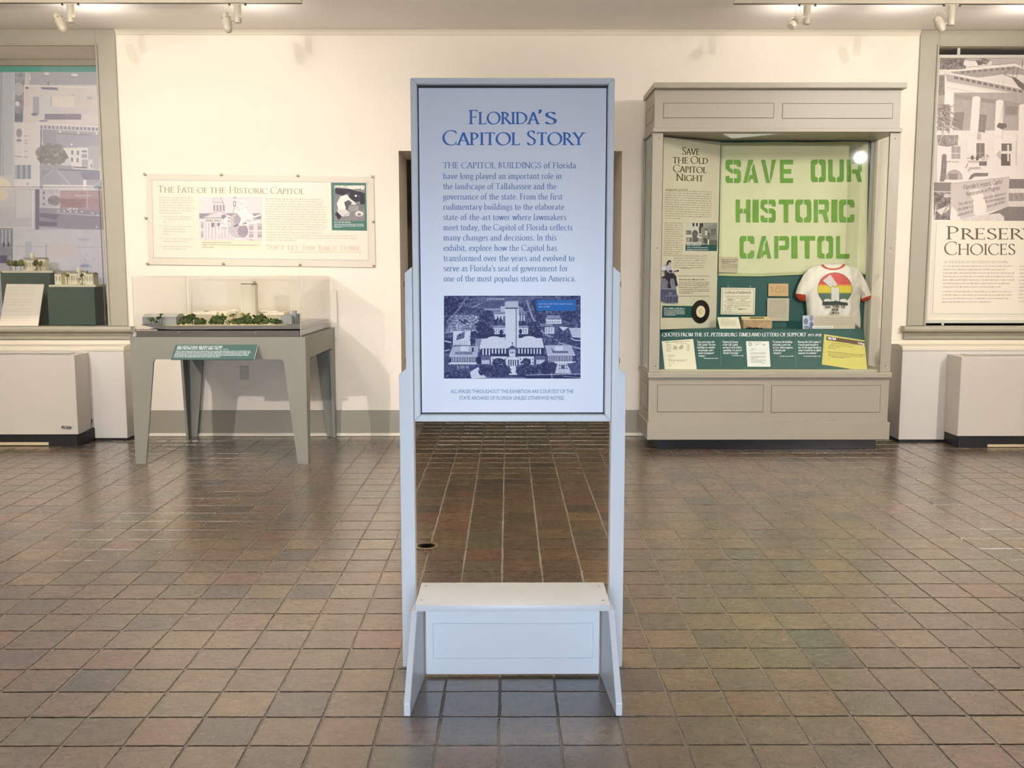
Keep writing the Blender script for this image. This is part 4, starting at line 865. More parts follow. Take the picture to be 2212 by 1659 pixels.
S.rect(470, 400, 770, 600, .9); [S.rect(530+k*70, 440, 570+k*70, 575, .5) for k in range(4)]; S.rect(520, 375, 760, 400, .7); S.poly([(520, 375), (540, 280), (690, 265), (740, 375)], .86); S.line([(520, 375), (540, 280)], 7, .5); S.line([(690, 268), (740, 375), (775, 600)], 10, .5); S.rect(530, 400, 720, 435, .93)
S.poly([(290, 725), (640, 560), (1000, 725)], .86); S.line([(290, 725), (640, 565), (1000, 725)], 14, .6); S.line([(350, 718), (640, 600)], 6, .7)
S.rect(330, 735, 1000, 835, .93); S.line([(330, 738), (1000, 738)], 7, .4); S.rect(350, 835, 960, 1160, .76); S.bars(370, 960, 840, 1160, 8, .55, .93); S.rect(480, 840, 550, 935, .38); S.rect(610, 845, 680, 910, .38)
S.line([(340, 1165), (900, 1165)], 5, .6); S.rect(220, 1170, 1600, 1240, .86)
S.poly([(660, 950), (690, 950), (610, 1225), (580, 1225)], .95); S.line([(660, 950), (580, 1225)], 5, .55); S.poly([(700, 960), (740, 960), (800, 1225), (770, 1225)], .95); S.line([(740, 960), (800, 1225)], 5, .5)
for k in range(6): S.line([(650-k*8, 990+k*38), (760+k*5, 990+k*38)], 4, .6)
S.poly([(670, 880), (760, 850), (860, 900), (820, 950), (660, 945)], .95); S.line([(670, 880), (660, 945), (820, 950)], 5, .55); S.ell(800, 800, 80, 80, .95); S.poly([(710, 680), (760, 655), (820, 680), (800, 720), (740, 760), (710, 740)], .42); S.line([(740, 760), (760, 870), (830, 890)], 6, .5); S.rect(700, 930, 830, 980, .7, .6)
S.ell(1090, 1000, 215, 175, .74, nz=.12, ns=3); S.ell(1190, 1030, 118, 140, .5, nz=.3, ns=2); S.ell(1020, 790, 120, 150, .74, nz=.1); S.ell(1060, 780, 75, 110, .58, nz=.25, ns=2); S.line([(970, 640), (980, 560)], 12, .5); S.line([(1040, 645), (1130, 760), (1080, 880)], 8, .35); S.poly([(970, 910), (1060, 870), (1100, 900), (1010, 940)], .35)
S.poly([(990, 560), (1100, 560), (1270, 480), (1330, 590), (1430, 660), (1420, 810), (1300, 760), (1170, 880), (1090, 890), (1150, 760), (1100, 680)], .96); S.line([(1270, 480), (1330, 590), (1430, 680), (1410, 810)], 5, .55); S.line([(1300, 760), (1160, 885)], 6, .4); S.poly([(1100, 890), (1560, 780), (1590, 830), (1140, 915)], .97); S.poly([(1420, 700), (1590, 640), (1590, 680), (1430, 740)], .96); S.poly([(1160, 885), (1260, 825), (1280, 860)], .38)
S.ell(1170, 420, 115, 110, .95); S.line([(1060, 380), (1130, 400)], 6, .6); S.line([(1050, 460), (1100, 560)], 6, .55); S.line([(1150, 550), (1280, 470)], 5, .6); S.ell(1170, 420, 50, 22, .85)
S.rect(975, 360, 1030, 470, .35); S.rect(988, 375, 1016, 450, .93); S.line([(1000, 470), (995, 545)], 16, .6); S.rect(975, 268, 1045, 290, .5)
S.poly([(1040, 1180), (1330, 1240), (1000, 1225)], .96); S.line([(1330, 1215), (1460, 1245), (1590, 1240)], 12, .4)
S.grain(.02); S.tone((80, 66, 96), (246, 240, 236)); S.rect(200, 1236, 1620, 1450, (.94, .88, .77)); 
car = S.mesh('cartoon', wp, sh, of+.0001, label='printed editorial cartoon about the capitol')
cart = MB(); quadf(wp, [(432, 521), (564.6, 522), (565, 539), (434, 538)], cart, of+.0002); obj('cartoon_caption', cart, mat('caption_cream', (240, 226, 198), .5), sh, fix=False)
mb = MB(); lines(wp, 437, 500, 525, 1.3, rd, mb, of+.0006); lines(wp, 437, 558, 529, 1.2, rd, mb, of+.0006, .0125); lines(wp, 437, 448, 531.5, 1, rd, mb, of+.0006); lines(wp, 437, 462, 535, 1.2, rd, mb, of+.0006)
write('OFFICE SPACE', wp, 443, 477.5, 478.6, 4.2, mb, of+.0006, thick=.2, thin=.16, serif=False, italic=.1); write('W', wp, 492, 496, 479.4, 3.6, mb, of+.0006, thick=.2, thin=.16, serif=False)
obj('small_print', mb, mat('brown_ink', (120, 104, 92), .5), sh, fix=False)
gp = MB(); quadf(wp, [(715, 394.5), (791, 395.5), (793, 498.5), (717, 497.5)], gp, of); gpo = obj('green_sheet', gp, mat('green_ink', (40, 104, 84), .4), sh, fix=False)
a = Art(721.5, 400.5, 788, 477.5, 2.6, 300, 360, 4.1736, .55, 5); S = a
S.rect(1750, 160, 2040, 500, .5, nz=.15); S.rect(1760, 165, 2040, 200, .8); S.poly([(1880, 175), (1990, 170), (2035, 190), (1880, 210)], .95); S.poly([(1770, 190), (1900, 200), (1990, 230), (1970, 300), (1770, 240)], .14); S.poly([(1980, 220), (2036, 240), (2036, 380), (2000, 370)], .12); S.poly([(1880, 290), (2000, 270), (1990, 310), (1920, 330)], .16)
for x, y in ((1790, 172), (1830, 175), (1945, 185), (2010, 175), (2015, 200), (1955, 262)): S.ell(x, y, 12, 9, .92)
S.poly([(1815, 270), (1880, 245), (1900, 290), (1870, 330), (1860, 390), (1800, 400), (1785, 330)], .96); S.line([(1880, 280), (1950, 335)], 18, .95); S.ell(1885, 235, 20, 24, .35); S.ell(1880, 225, 22, 16, .18)
S.poly([(1785, 385), (1870, 390), (1905, 420), (1890, 445), (1810, 450)], .85); S.line([(1850, 440), (1905, 420)], 12, .7); S.poly([(1785, 405), (1830, 450), (1800, 480), (1770, 430)], .1); S.poly([(1850, 320), (1890, 300), (1930, 350), (1870, 390)], .3); S.ell(1985, 425, 36, 24, .92); S.ell(1985, 430, 18, 12, .45); S.rect(1905, 340, 2036, 390, .45); S.ell(1935, 335, 25, 8, .9)
S.rect(1890, 350, 1980, 400, .6, nz=.2); S.grain(.06); S.tone((22, 22, 36), (250, 246, 236)); S.mesh('work_photograph', wp, sh, of+.0006, label='black and white photograph of a kneeling worker')
mb = MB(); lines(wp, 722, 757, 481, 1.5, rd, mb, of+.0006)
for j in range(4): lines(wp, 722, 786 if j < 3 else 738, 484.6+j*2.3, 1.0, rd, mb, of+.0006)
obj('green_caption', mb, wi, gpo, fix=False)
brz = mat('standoff', (150, 132, 100), .35, .5, metal=.6)
for x, y in ((314.5, 376.5), (479, 378), (644, 379.8), (805, 382), (317, 471), (806.5, 479), (320.5, 569.5), (484, 569.3), (649, 572), (808, 573.5)):
    v = P(x, y, WY-.001); obj('standoff', MB().lathe(v, (0, -1, 0), [(0, .009), (.017, .009), (.019, .012), (.023, .012), (.0245, .009)], 14), brz, wpn, smooth=True)
# ------------------------------------------------------------ big display case at the right
tp = mat('case_paint', (156, 149, 133), .4, .45, bump=.02, bscale=30); tpd = mat('case_groove', (96, 86, 64), .6)
CX0, CX1 = 1.20, 3.25; CB = 8.74
case = thing('display_case', ((CX0+CX1)/2, 8.45, 0), 'tall taupe glazed display case with the green SAVE OUR HISTORIC CAPITOL banner inside', 'display case')
obj('kick_plinth', MB().box(1.285, 3.165, 8.20, 8.70, 0, Z_(950.5, 8.15)-.0005), mat('black_gloss', (14, 14, 18), .28, .5), case, bev=.002)
zs0, zs1 = Z_(950.5, 8.15), Z_(912.8, 8.15)
obj('skirt', MB().box(CX0-.012, CX1+.012, 8.15, CB, zs0, zs1), tp, case, bev=.003)
zl0, zl1 = Z_(816, 8.155), Z_(805.5, 8.155)
base = obj('base_cabinet', MB().box(CX0, CX1, 8.18, CB-.005, zs1+.0005, zl0-.0005), tp, case)
obj('ledge', MB().prism([(8.155, zl0), (CB, zl0), (CB, zl1), (8.160, zl1), (8.155, zl1-.006)], 'x', CX0-.012, CX1+.012), tp, case)
zh0, zh1 = Z_(284.5, 8.16), Z_(190, 8.18)
head = obj('header_box', MB().box(CX0+.012, CX1-.008, 8.18, CB-.005, zh0+.02, zh1+.02), tp, case)
obj('header_lip', MB().box(CX0-.005, CX1+.008, 8.16, CB, zh0, Z_(276, 8.16)-.0005), tp, case, bev=.003)
zc0, zc1 = Z_(189.8, 8.12), Z_(177.5, 8.12)
obj('cornice', MB().prism([(8.12, zc0+.005), (8.125, zc0), (CB, zc0), (CB, zc1), (8.12, zc1)], 'x', CX0-.005, CX1+.014), tp, case, bev=.002)
def groove(px0, py0, px1, py1, Y, parent):
    x0, x1, z0, z1 = X_(px0, (py0+py1)/2, Y), X_(px1, (py0+py1)/2, Y), Z_(py1, Y), Z_(py0, Y)
    ring(x0, x1, z0, z1, .0036, Y-.0012, Y-.0003, mbg := MB()); obj('panel_groove', mbg, tpd, parent)
    obj('raised_panel', MB().box(x0+.0040, x1-.0040, Y-.004, Y-.0003, z0+.0040, z1-.0040), tp, parent, bev=.0015)
groove(1432.4, 222, 1672, 255, 8.18, head); groove(1689.5, 222.4, 1928.5, 256, 8.18, head)
groove(1419.4, 831, 1649.5, 890.5, 8.18, base); groove(1665.6, 832.5, 1902, 891.5, 8.18, base)
for (y0_, y1_, z0_, z1_, pr) in ((8.24, 8.66, Z_(255, 8.18)+.0, Z_(222, 8.18), head), (8.24, 8.66, Z_(890, 8.18), Z_(831, 8.18), base)):
    x = (CX0+.012 if pr is head else CX0); mb = MB()
    for a_, b_, c_, d_ in ((y0_, y1_, z0_, z0_+.004), (y0_, y1_, z1_-.004, z1_), (y0_, y0_+.004, z0_, z1_), (y1_-.004, y1_, z0_, z1_)): mb.box(x-.0015, x-.0003, a_, b_, c_, d_)
    obj('side_groove', mb, tpd, pr)
zg0, zg1 = zl1+.0005, zh0-.0005; pw = .088
for x0, x1, y0_, y1_ in ((CX0, CX0+pw, 8.19, 8.215), (CX1-pw+.008, CX1+.008, 8.19, 8.215)):
    po = obj('front_post', MB().box(x0, x1, y0_, y1_, zg0, zg1), tp, case, bev=.002)
    for pz in (299, 536, 791):
        z = Z_(pz, 8.19); xs_ = (x0+.054) if x0 < 2 else x0+.045
        obj('screw_hole', MB().lathe((xs_, 8.1899, z), (0, -1, 0), [(0, .005), (.0012, .0045)], 10), mat('hole', (60, 50, 38), .6), po)
for x0, x1 in ((CX0, CX0+.028), (CX1-.02, CX1+.008)):
    obj('corner_return', MB().box(x0, x1, 8.2155, 8.25, zg0, zg1), tp, case)
    obj('back_post', MB().box(x0, x1, 8.69, CB-.006, zg0, zg1), mat('post_shade', (150, 146, 126), .45), case)
gl = glassmat('case_glass', (.972, .98, .968), .022)
obj('glass_front', MB().box(CX0+pw-.01, CX1-pw+.02, 8.2165, 8.2225, zg0, zg1), gl, case)
for x in (CX0+.012, CX1-.010): obj('glass_side', MB().box(x-.003, x+.003, 8.2505, 8.6895, zg0, zg1), gl, case)
BKY = 8.70
obj('case_floor', MB().box(CX0+.03, CX1-.022, 8.224, 8.688, zg0, zg0+.02), mat('case_inside', (190, 186, 158), .5), case)
back = obj('back_board', MB().box(CX0+.029, CX1-.0205, BKY, CB-.007, zg0, zg1), teal, case)
obj('back_trim', MB().box(X_(1873.5, 500, 8.695), CX1-.0215, 8.69, BKY-.0005, zg0, zg1), mat('post_shade', (150, 146, 126), .45), case)
# shelf for the standing pieces, hidden edge behind the sloping board
SHZ = Z_(711, 8.45); obj('shelf', MB().box(CX0+.05, 3.12, 8.46, BKY-.001, SHZ-.018, SHZ), teal, case)
CP = YP(8.693)
# ---- banner
bn = thing('banner', tuple(P(1715, 596, 8.69)), 'pale green cloth banner stencilled SAVE OUR HISTORIC CAPITOL on the back board of the case', 'banner')
NXB, NYB = 40, 30; vs = []; fs = []
L = lambda v: (1557.5+(1551.8-1557.5)*v); Rr_ = lambda v: (1875.5+(1872-1875.5)*v)
for j in range(NYB+1):
    for i in range(NXB+1):
        u, v = i/NXB, j/NYB; bot = 595.8+(5 if 0 else 0)+1.5*math.sin(u*7)-(3.5*u if u > .3 else 0); top_ = 307.5-1.6*u+.7*math.sin(u*13)
        px = L(v)+(Rr_(v)-L(v))*u; py = top_+(bot-top_)*v; vs.append(P(px, py, 8.691+.0012*math.sin(u*19+v*4)*math.sin(v*9)))
for j in range(NYB):
    for i in range(NXB): k = j*(NXB+1)+i; fs.append((k, k+1, k+NXB+2, k+NXB+1))
cloth = mat('banner_cloth', (214, 216, 176), .85, .1, bump=.15, bscale=90, var=.05, dscale=3)
clo = obj('cloth', MB().add(vs, fs), cloth, bn, smooth=True); sm = clo.modifiers.new('s', 'SOLIDIFY'); sm.thickness = .0015; sm.offset = 1
mb = MB()
for a_, b_ in (((1556, 309), (1874, 308)), ((1552, 592), (1640, 594)), ((1640, 594), (1735, 590))): quadf(YP(8.687), [a_, (a_[0], a_[1]+3), (b_[0], b_[1]+3), b_], mb, 0)
obj('paint_smear', mb, mat('banner_smear', (190, 200, 136), .85, .1), bn, fix=False, label='darker green smear along the hem')
mb = MB(); bp_ = YP(8.6865)
def sten(s, cells, yt, yb, tilt_=0):
    for ch, (a_, b_) in zip(s, cells):
        for p in ST[ch]:
            for q in [p]: mb.add([bp_(a_+(b_-a_)*x+tilt_*(y-.5), yb+(yt-yb)*y, 0) for x, y in q], [tuple(range(len(q)))])
k_ = 3.607; f_ = lambda *c: [(1370+a_/k_, 1370+b_/k_) for a_, b_ in c]
sten('SAVE', f_((714, 832), (850, 968), (990, 1105), (1138, 1238)), 160+668/k_, 160+848/k_)
sten('OUR', f_((1378, 1493), (1514, 1634), (1658, 1775)), 160+666/k_, 160+840/k_)
sten('HISTORIC', f_((792, 906), (923, 970), (985, 1103), (1128, 1242), (1258, 1380), (1400, 1518), (1538, 1583), (1598, 1716)), 160+978/k_, 160+1155/k_)
sten('CAPITOL', f_((822, 936), (955, 1068), (1092, 1208), (1226, 1272), (1290, 1410), (1428, 1550), (1575, 1678)), 160+1262/k_, 160+1436/k_)
lt = obj('stencil_lettering', mb, mat('stencil_green', (112, 158, 68), .7, .2, var=.1, dscale=7), bn, fix=False)
bm = bmesh.new(); bm.from_mesh(lt.data); bmesh.ops.triangulate(bm, faces=bm.faces); bm.to_mesh(lt.data); bm.free()
# ---- text panel on the left, turned towards the viewer
A = P(1434, 296, 8.36); Bv = P(1556.5, 307.5, 8.672); tn = (Bv-A).cross(Vector((0, 0, 1))); tpn = Plane(A, tn); zbt = SHZ+.0015
A2, B2 = Vector((A.x, A.y, zbt)), Vector((Bv.x, Bv.y, zbt)); zz_ = A.z
A.z = Bv.z = zz_; bkk = Vector((-tpn.n.x*.006, -tpn.n.y*.006, 0))
beige = mat('panel_beige', (208, 202, 176), .5, .3)
pnl = obj('display_board', MB().slab([A, Bv, B2, A2], [v+bkk for v in (A, Bv, B2, A2)]), beige, None)
props(pnl, 'upright beige text panel headed SAVE THE OLD CAPITOL NIGHT at the left inside the case', 'exhibit panel')
olive = mat('olive_ink', (96, 88, 52), .5); fainto = mat('faint_olive_ink', (150, 144, 118), .6)
mb = MB(); o0, s0 = 1410, 3.7705
def W3(s, a_, b_, y0_, y1_, h): write(s, tpn, o0+a_/s0, o0+b_/s0, 280+y0_/s0, h/s0, mb, .0006, yb1=280+y1_/s0, thick=.15, thin=.07, sc=.82, track=.04)
W3('Save', 238, 380, 203, 206, 60); W3('the', 162, 290, 274, 276, 50*1.22); W3('Old', 309, 450, 277, 281, 60); W3('Capitol', 166, 440, 345, 355, 60); W3('Night', 190, 412, 416, 422, 58)
obj('title_lettering', mb, olive, pnl, fix=False)
mb = MB()
for j in range(13): lines(tpn, o0+103/s0-j*.15, o0+(484 if j < 12 else 240)/s0-j*.2, 280+(500+j*18.6)/s0, 1.7, rd, mb, .0006, .03)
for j in range(15): lines(tpn, o0+(100-j*.8)/s0, o0+(250 if j < 14 else 250)/s0, 280+(762+j*18)/s0, 1.7, rd, mb, .0006, .02)
lines(tpn, o0+85/s0, o0+440/s0, 280+1030/s0, 1.7, rd, mb, .0006, .01)
for j in range(5): lines(tpn, o0+170/s0, o0+(450-j*8)/s0, 280+(1050+j*19)/s0, 1.7, rd, mb, .0006, .01)
lines(tpn, o0+230/s0, o0+320/s0, 280+1134/s0, 1.7, rd, mb, .0006)
obj('body_print', mb, fainto, pnl, fix=False)
mb = MB(); write('SECRETARY OF STATE', tpn, 1438, 1486, 411.5, 3.2, mb, .0006, thick=.18, thin=.1)
for y in (1193, 1356): outline(tpn, [(o0+205/s0, 280+y/s0), (o0+462/s0, 280+y/s0)], .8, mb, .0006, False)
lines(tpn, o0+216/s0, o0+425/s0, 280+1226/s0, 2.2, rd, mb, .0006, 0)
for j in range(7): lines(tpn, o0+214/s0, o0+(463 if j < 6 else 330)/s0, 280+(1245+j*14.8)/s0, 1.5, rd, mb, .0006)
obj('caption_print', mb, mat('dark_olive_ink', (96, 90, 66), .5), pnl, fix=False)
mb = MB(); quadf(tpn, [(o0+78/s0, 280+1434/s0), (o0+350/s0, 280+1436/s0), (o0+350/s0, 280+1532/s0), (o0+74/s0, 280+1532/s0)], mb, .0005); gb = obj('green_label', mb, teal, pnl, fix=False)
mb = MB(); lines(tpn, o0+92/s0, o0+262/s0, 280+1460/s0, 2, rd, mb, .001); [lines(tpn, o0+92/s0, o0+(262 if j < 4 else 190)/s0, 280+(1473+j*10)/s0, 1.2, rd, mb, .001) for j in range(5)]; obj('green_label_print', mb, wi, gb, fix=False)
mb = MB(); quadf(tpn, [(o0+268/s0, 280+925/s0), (o0+525/s0, 280+932/s0), (o0+522/s0, 280+989/s0), (o0+266/s0, 280+986/s0)], mb, .0005); gb = obj('photo_caption', mb, teal, pnl, fix=False)
mb = MB(); [lines(tpn, o0+(278)/s0, o0+(395 if j == 0 else 455)/s0, 280+(948+j*16)/s0, 1.2, rd, mb, .001) for j in range(3)]; obj('photo_caption_print', mb, wi, gb, fix=False)
a = Art(1482, 481, 1549.5, 529, 2.4, 1415, 460, 6.379, .6, 6); S = a
S.rect(420, 130, 640, 300, .85); S.poly([(640, 220), (860, 140), (870, 440), (640, 440)], .5); [S.rect(515+k*48, 138, 540+k*48, 185, .12) for k in range(2)]; S.rect(610, 140, 660, 200, .15); S.poly([(600, 190), (640, 190), (630, 290), (605, 280)], .2)
S.ell(550, 290, 42, 55, .32, nz=.15); S.ell(555, 360, 40, 50, .3); S.rect(520, 380, 545, 430, .25); S.rect(420, 240, 500, 300, .4, nz=.3); S.rect(420, 300, 510, 330, .9); S.rect(480, 345, 500, 390, .2)
S.poly([(580, 300), (620, 330), (860, 400), (855, 435), (700, 350), (580, 340)], .92); S.poly([(660, 330), (720, 360), (720, 430), (670, 410)], .22); S.rect(745, 370, 860, 440, .3); S.rect(725, 365, 742, 435, .95)
for x, y in ((700, 230), (740, 290), (785, 240), (820, 230)): S.ell(x, y, 13, 17, .2); S.rect(x-14, y+12, x+14, y+75, .35 if x != 700 else .85)
S.rect(420, 400, 640, 440, .75, nz=.2); S.grain(.07); S.tone((40, 42, 40), (226, 226, 210)); S.mesh('crowd_photograph', tpn, pnl, .0008, label='black and white photograph of a crowd at the steps')
# musician: flat photographic cut-out standing proud of the panel
cut = [(165, 690), (185, 655), (215, 650), (222, 690), (212, 715), (225, 760), (250, 800), (330, 788), (330, 806), (262, 812), (262, 845), (290, 870), (300, 950), (316, 985), (308, 1003), (285, 1008), (290, 1040), (302, 1130), (317, 1130), (317, 1240), (150, 1240), (70, 1205), (72, 1040), (85, 1035), (110, 900), (135, 860), (135, 800), (85, 790), (85, 735), (150, 735)]
cp2 = [(1415+x/6.379, 460+y/6.379) for x, y in cut]; fr = [tpn(x, y, .012) for x, y in cp2]; bk = [v-tpn.n*.003 for v in fr]
cu_ = obj('musician_cutout', MB().slab(fr, bk), mat('cut_grey', (120, 122, 134), .5), None)
bm = bmesh.new(); bm.from_mesh(cu_.data); bmesh.ops.triangulate(bm, faces=[f for f in bm.faces if len(f.verts) > 4]); bm.to_mesh(cu_.data); bm.free()
props(cu_, 'small flat blue-grey cut-out picture of a person seated playing guitar, on the beige text panel', 'cut-out picture')
a = Art(1425, 560, 1468.5, 656.5, 3.2, 1415, 460, 6.379, (.30, .31, .36), 14); S = a; S.c[:] = (1, 0, 1)
LG, MID, DRK = (.82, .82, .85), (.46, .47, .56), (.15, .15, .22)
S.line([(110, 880), (85, 1040)], 6, MID); S.line([(150, 900), (150, 1040)], 5, DRK); S.line([(270, 880), (290, 1040)], 6, MID); S.line([(100, 960), (280, 960)], 4, MID); S.ell(165, 885, 75, 18, DRK)
S.poly([(85, 735), (150, 735), (160, 800), (85, 790)], LG); S.poly([(150, 738), (180, 718), (212, 720), (225, 760), (252, 800), (200, 830), (140, 800)], (.74, .74, .78)); S.line([(160, 750), (150, 800)], 6, MID); S.line([(205, 730), (215, 790)], 4, (.55, .55, .6))
S.poly([(135, 820), (255, 830), (292, 868), (302, 950), (312, 985), (275, 985), (258, 905), (215, 900), (205, 960), (222, 1010), (180, 1030), (165, 1000), (180, 950), (140, 900)], DRK); S.line([(250, 850), (285, 940)], 5, (.28, .28, .36)); S.poly([(270, 985), (316, 985), (308, 1003), (285, 1008)], (.08, .08, .1)); S.ell(195, 1025, 28, 12, (.08, .08, .1))
S.ell(165, 805, 34, 24, (.30, .26, .28)); S.ell(215, 802, 22, 18, (.34, .30, .32)); S.ell(190, 804, 9, 8, (.06, .06, .08)); S.line([(200, 802), (330, 793)], 8, (.2, .18, .2)); S.rect(300, 785, 330, 804, (.1, .1, .12)); S.line([(150, 770), (190, 812)], 12, LG); S.line([(225, 770), (255, 805), (245, 815)], 12, LG); S.ell(248, 818, 13, 10, (.7, .66, .66))
S.ell(196, 690, 24, 30, (.72, .68, .68)); S.poly([(162, 690), (172, 662), (195, 648), (218, 658), (222, 684), (205, 676), (188, 680), (180, 712), (166, 708)], (.12, .11, .14)); S.ell(205, 690, 4, 3, (.2, .18, .2)); S.line([(198, 708), (212, 706)], 3, (.3, .26, .28))
S.poly([(80, 1040), (292, 1048), (302, 1130), (140, 1130), (72, 1110)], (.30, .32, .42), nz=.10, ns=3); S.line([(80, 1044), (290, 1052)], 6, (.55, .57, .66)); S.rect(190, 1095, 225, 1122, (.5, .52, .6)); S.poly([(70, 1105), (145, 1130), (150, 1238), (70, 1205)], (.32, .34, .46), nz=.06); S.rect(145, 1130, 317, 1240, (.36, .38, .48), nz=.10, ns=3)
for x in (165, 205, 250, 285): S.rect(x, 1155, x+22, 1225, (.14, .14, .2)); S.line([(x+4, 1165), (x+18, 1215)], 4, (.5, .52, .6))
S.line([(145, 1140), (317, 1140)], 4, (.62, .64, .72))
keep = ~((S.c[..., 0] > .95) & (S.c[..., 1] < .05))
pr = S.mesh('cutout_print', tpn, cu_, .0125); bm = bmesh.new(); bm.from_mesh(pr.data); bm.verts.ensure_lookup_table(); kf = keep.ravel(); bmesh.ops.delete(bm, geom=[v for v in bm.verts if not kf[v.index]], context='VERTS'); bm.to_mesh(pr.data); bm.free()
# record
rc_ = thing('record', tuple(tpn(1513, 700, .004)), 'black vinyl single with a cream centre label standing against the beige text panel', 'record')
cc = tpn(1415+627/6.379, 460+1360/6.379, .005); rr = .103
obj('disc', MB().lathe(cc, tpn.n, [(0, rr), (.0018, rr), (.0022, rr-.002)], 48), mat('vinyl', (16, 15, 15), .3, .5), rc_, smooth=True)
mb = MB(); ax = tpn.n; u_ = ax.orthogonal().normalized(); w_ = ax.cross(u_)
def disc(c, r, h, n=36): return MB().lathe(c, ax, [(0, r), (h, r)], n)
obj('centre_label', disc(cc+ax*.0024, .052, .0004), mat('label_cream', (228, 216, 178), .5), rc_); obj('hub', disc(cc+ax*.003, .019, .0006, 24), mat('label_hub', (176, 166, 132), .5), rc_); obj('hub_inner', disc(cc+ax*.0038, .014, .0004, 24), mat('label_cream', (228, 216, 178), .5), rc_)
# ---- cards on the back board
def card(nm, pts, m, Y, lab, cat, th_=.003):
    q = YP(Y); o = obj(nm, MB().slab([q(x, y, 0) for x, y in pts], [q(x, y, -th_) for x, y in pts]), m, None); props(o, lab, cat); return o, q
paper = mat('paper_cream', (228, 222, 196), .6, .2); grayc = mat('card_grey', (196, 186, 164), .6, .2); ink = mat('ink_dark', (92, 88, 74), .6)
S2 = lambda pts, ox=1530, oy=540, k=5.978: [(ox+x/k, oy+y/k) for x, y in pts]
c1, q = card('caption_card', S2([(135, 90), (385, 92), (378, 292), (132, 288)]), mat('card_taupe', (186, 176, 148), .6), 8.672, 'grey caption card pinned over the lower left corner of the green banner', 'caption card')
mb = MB(); lines(q, 1559, 1594, 562, 1.7, rd, mb, .0004); lines(q, 1559, 1590, 566, 1.7, rd, mb, .0004); lines(q, 1559, 1577, 569, 1.7, rd, mb, .0004); [lines(q, 1559, 1594 if j < 3 else 1567, 572.5+j*2.8, .9, rd, mb, .0004) for j in range(4)]; obj('print', mb, ink, c1, fix=False)
c2, q = card('certificate', S2([(168, 486), (608, 490), (598, 838), (157, 832)]), paper, 8.684, 'cream certificate with an ornate border on the teal back board', 'certificate')
mb = MB(); outline(q, S2([(185, 505), (590, 508), (582, 820), (175, 815)]), .7, mb, .0004); write('Certificate of Authenticity', q, 1564, 1622, 634.5, 6.2, mb, .0004, thick=.16, thin=.08, italic=.25, serif=False)
for j, (a_, b_) in enumerate(((220, 540), (240, 530), (235, 350), (210, 550), (240, 520), (205, 545), (340, 390), (225, 300), (200, 300))): lines(q, 1530+a_/5.978, 1530+b_/5.978, 640.5+j*4.1, 1.2, rd, mb, .0004)
lines(q, 1594, 1613, 668, 1.2, rd, mb, .0004); obj('print', mb, ink, c2, fix=False)
mb = MB(); [outline(q, [(1530+x/5.978, 540+y/5.978), (1530+(x+60)/5.978, 540+(y-6)/5.978)], 1.0, mb, .0006, False) for x, y in ((250, 645), (420, 650), (230, 745), (390, 770))]; obj('signatures', mb, ink, c2, fix=False)
for x, y in ((1572, 618), (1620, 618.5)): v = P(x, y, 8.699); obj('clear_pin', MB().lathe(v, (0, -1, 0), [(0, .003), (.012, .003), (.014, .005), (.018, .004)], 8), mat('pin', (200, 206, 196), .3), c2)
c3, q = card('postcard', S2([(777, 434), (1035, 434), (1033, 598), (775, 596)]), mat('tan_card', (198, 166, 118), .6, var=.08, dscale=40), 8.684, 'small tan postcard with a faint seal above the grey text card', 'postcard')
mb = MB(); qc = lambda x, y: (1530+x/5.978, 540+y/5.978)
outline(q, [qc(905+34*math.cos(t_), 520+30*math.sin(t_)) for t_ in [i*math.pi/6 for i in range(12)]], .7, mb, .0004); [outline(q, [qc(x+14*math.cos(t_), y+12*math.sin(t_)) for t_ in [i*math.pi/3 for i in range(6)]], .6, mb, .0004) for x, y in ((820, 490), (835, 522), (975, 522), (985, 488))]; lines(q, *[1530+v/5.978 for v in (885, 930)], 618.5, 1, rd, mb, .0004)
obj('print', mb, mat('tan_ink', (150, 112, 72), .6), c3, fix=False)
c4, q = card('text_card', S2([(763, 622), (1046, 622), (1038, 917), (757, 915)]), grayc, 8.684, 'grey text card on the teal back board, beneath the tan postcard', 'caption card')
mb = MB(); lines(q, 1662, 1698, 651.5, 1.6, rd, mb, .0004); [lines(q, 1660.5, 1699 if j % 9 != 8 else 1680, 655.5+j*3.3, 1, rd, mb, .0004) for j in range(10)]; obj('print', mb, mat('soft_ink', (150, 142, 122), .6), c4, fix=False)
# tent card and brick bank on the shelf
q0 = Plane((0, 8.50, SHZ), (0, -1, .35)); pts = [(1549.5, 685.5), (1595, 685), (1601, 709.5), (1555, 709.8)]
fr = [q0(x, y, 0) for x, y in pts]
for v in fr[2:]: v.z = SHZ+.0005
tc_ = obj('tent_card', MB().slab(fr, [v+Vector((0, .0025, .0005)) for v in fr]), paper, None); props(tc_, 'small cream tent card on the shelf to the left of the pale brick', 'caption card')
mb = MB(); lines(q0, 1556, 1575, 690, 1, rd, mb, .0006); [lines(q0, 1556+j*.5, 1589+j*.5, 694+j*3, .8, rd, mb, .0006) for j in range(4)]; obj('print', mb, ink, tc_, fix=False)
by = 8.50; bx0, bx1, bz1 = X_(1606, 700, by), X_(1668, 700, by), Z_(692, by)
bk_ = thing('brick', ((bx0+bx1)/2, by+.05, SHZ), 'broken buff brick with a slot in its top, standing on the case shelf', 'brick')
mb = MB(); N_ = 16; vs = []; fs = []; rb = random.Random(3)
for i in range(N_+1):
    x = bx0+(bx1-bx0)*i/N_; lo = SHZ+.001+(rb.uniform(.0, .012) if 1 < i < N_-5 else 0)
    for y in (by, by+.10): vs += [(x, y+rb.uniform(0, .003), lo), (x, y, bz1)]
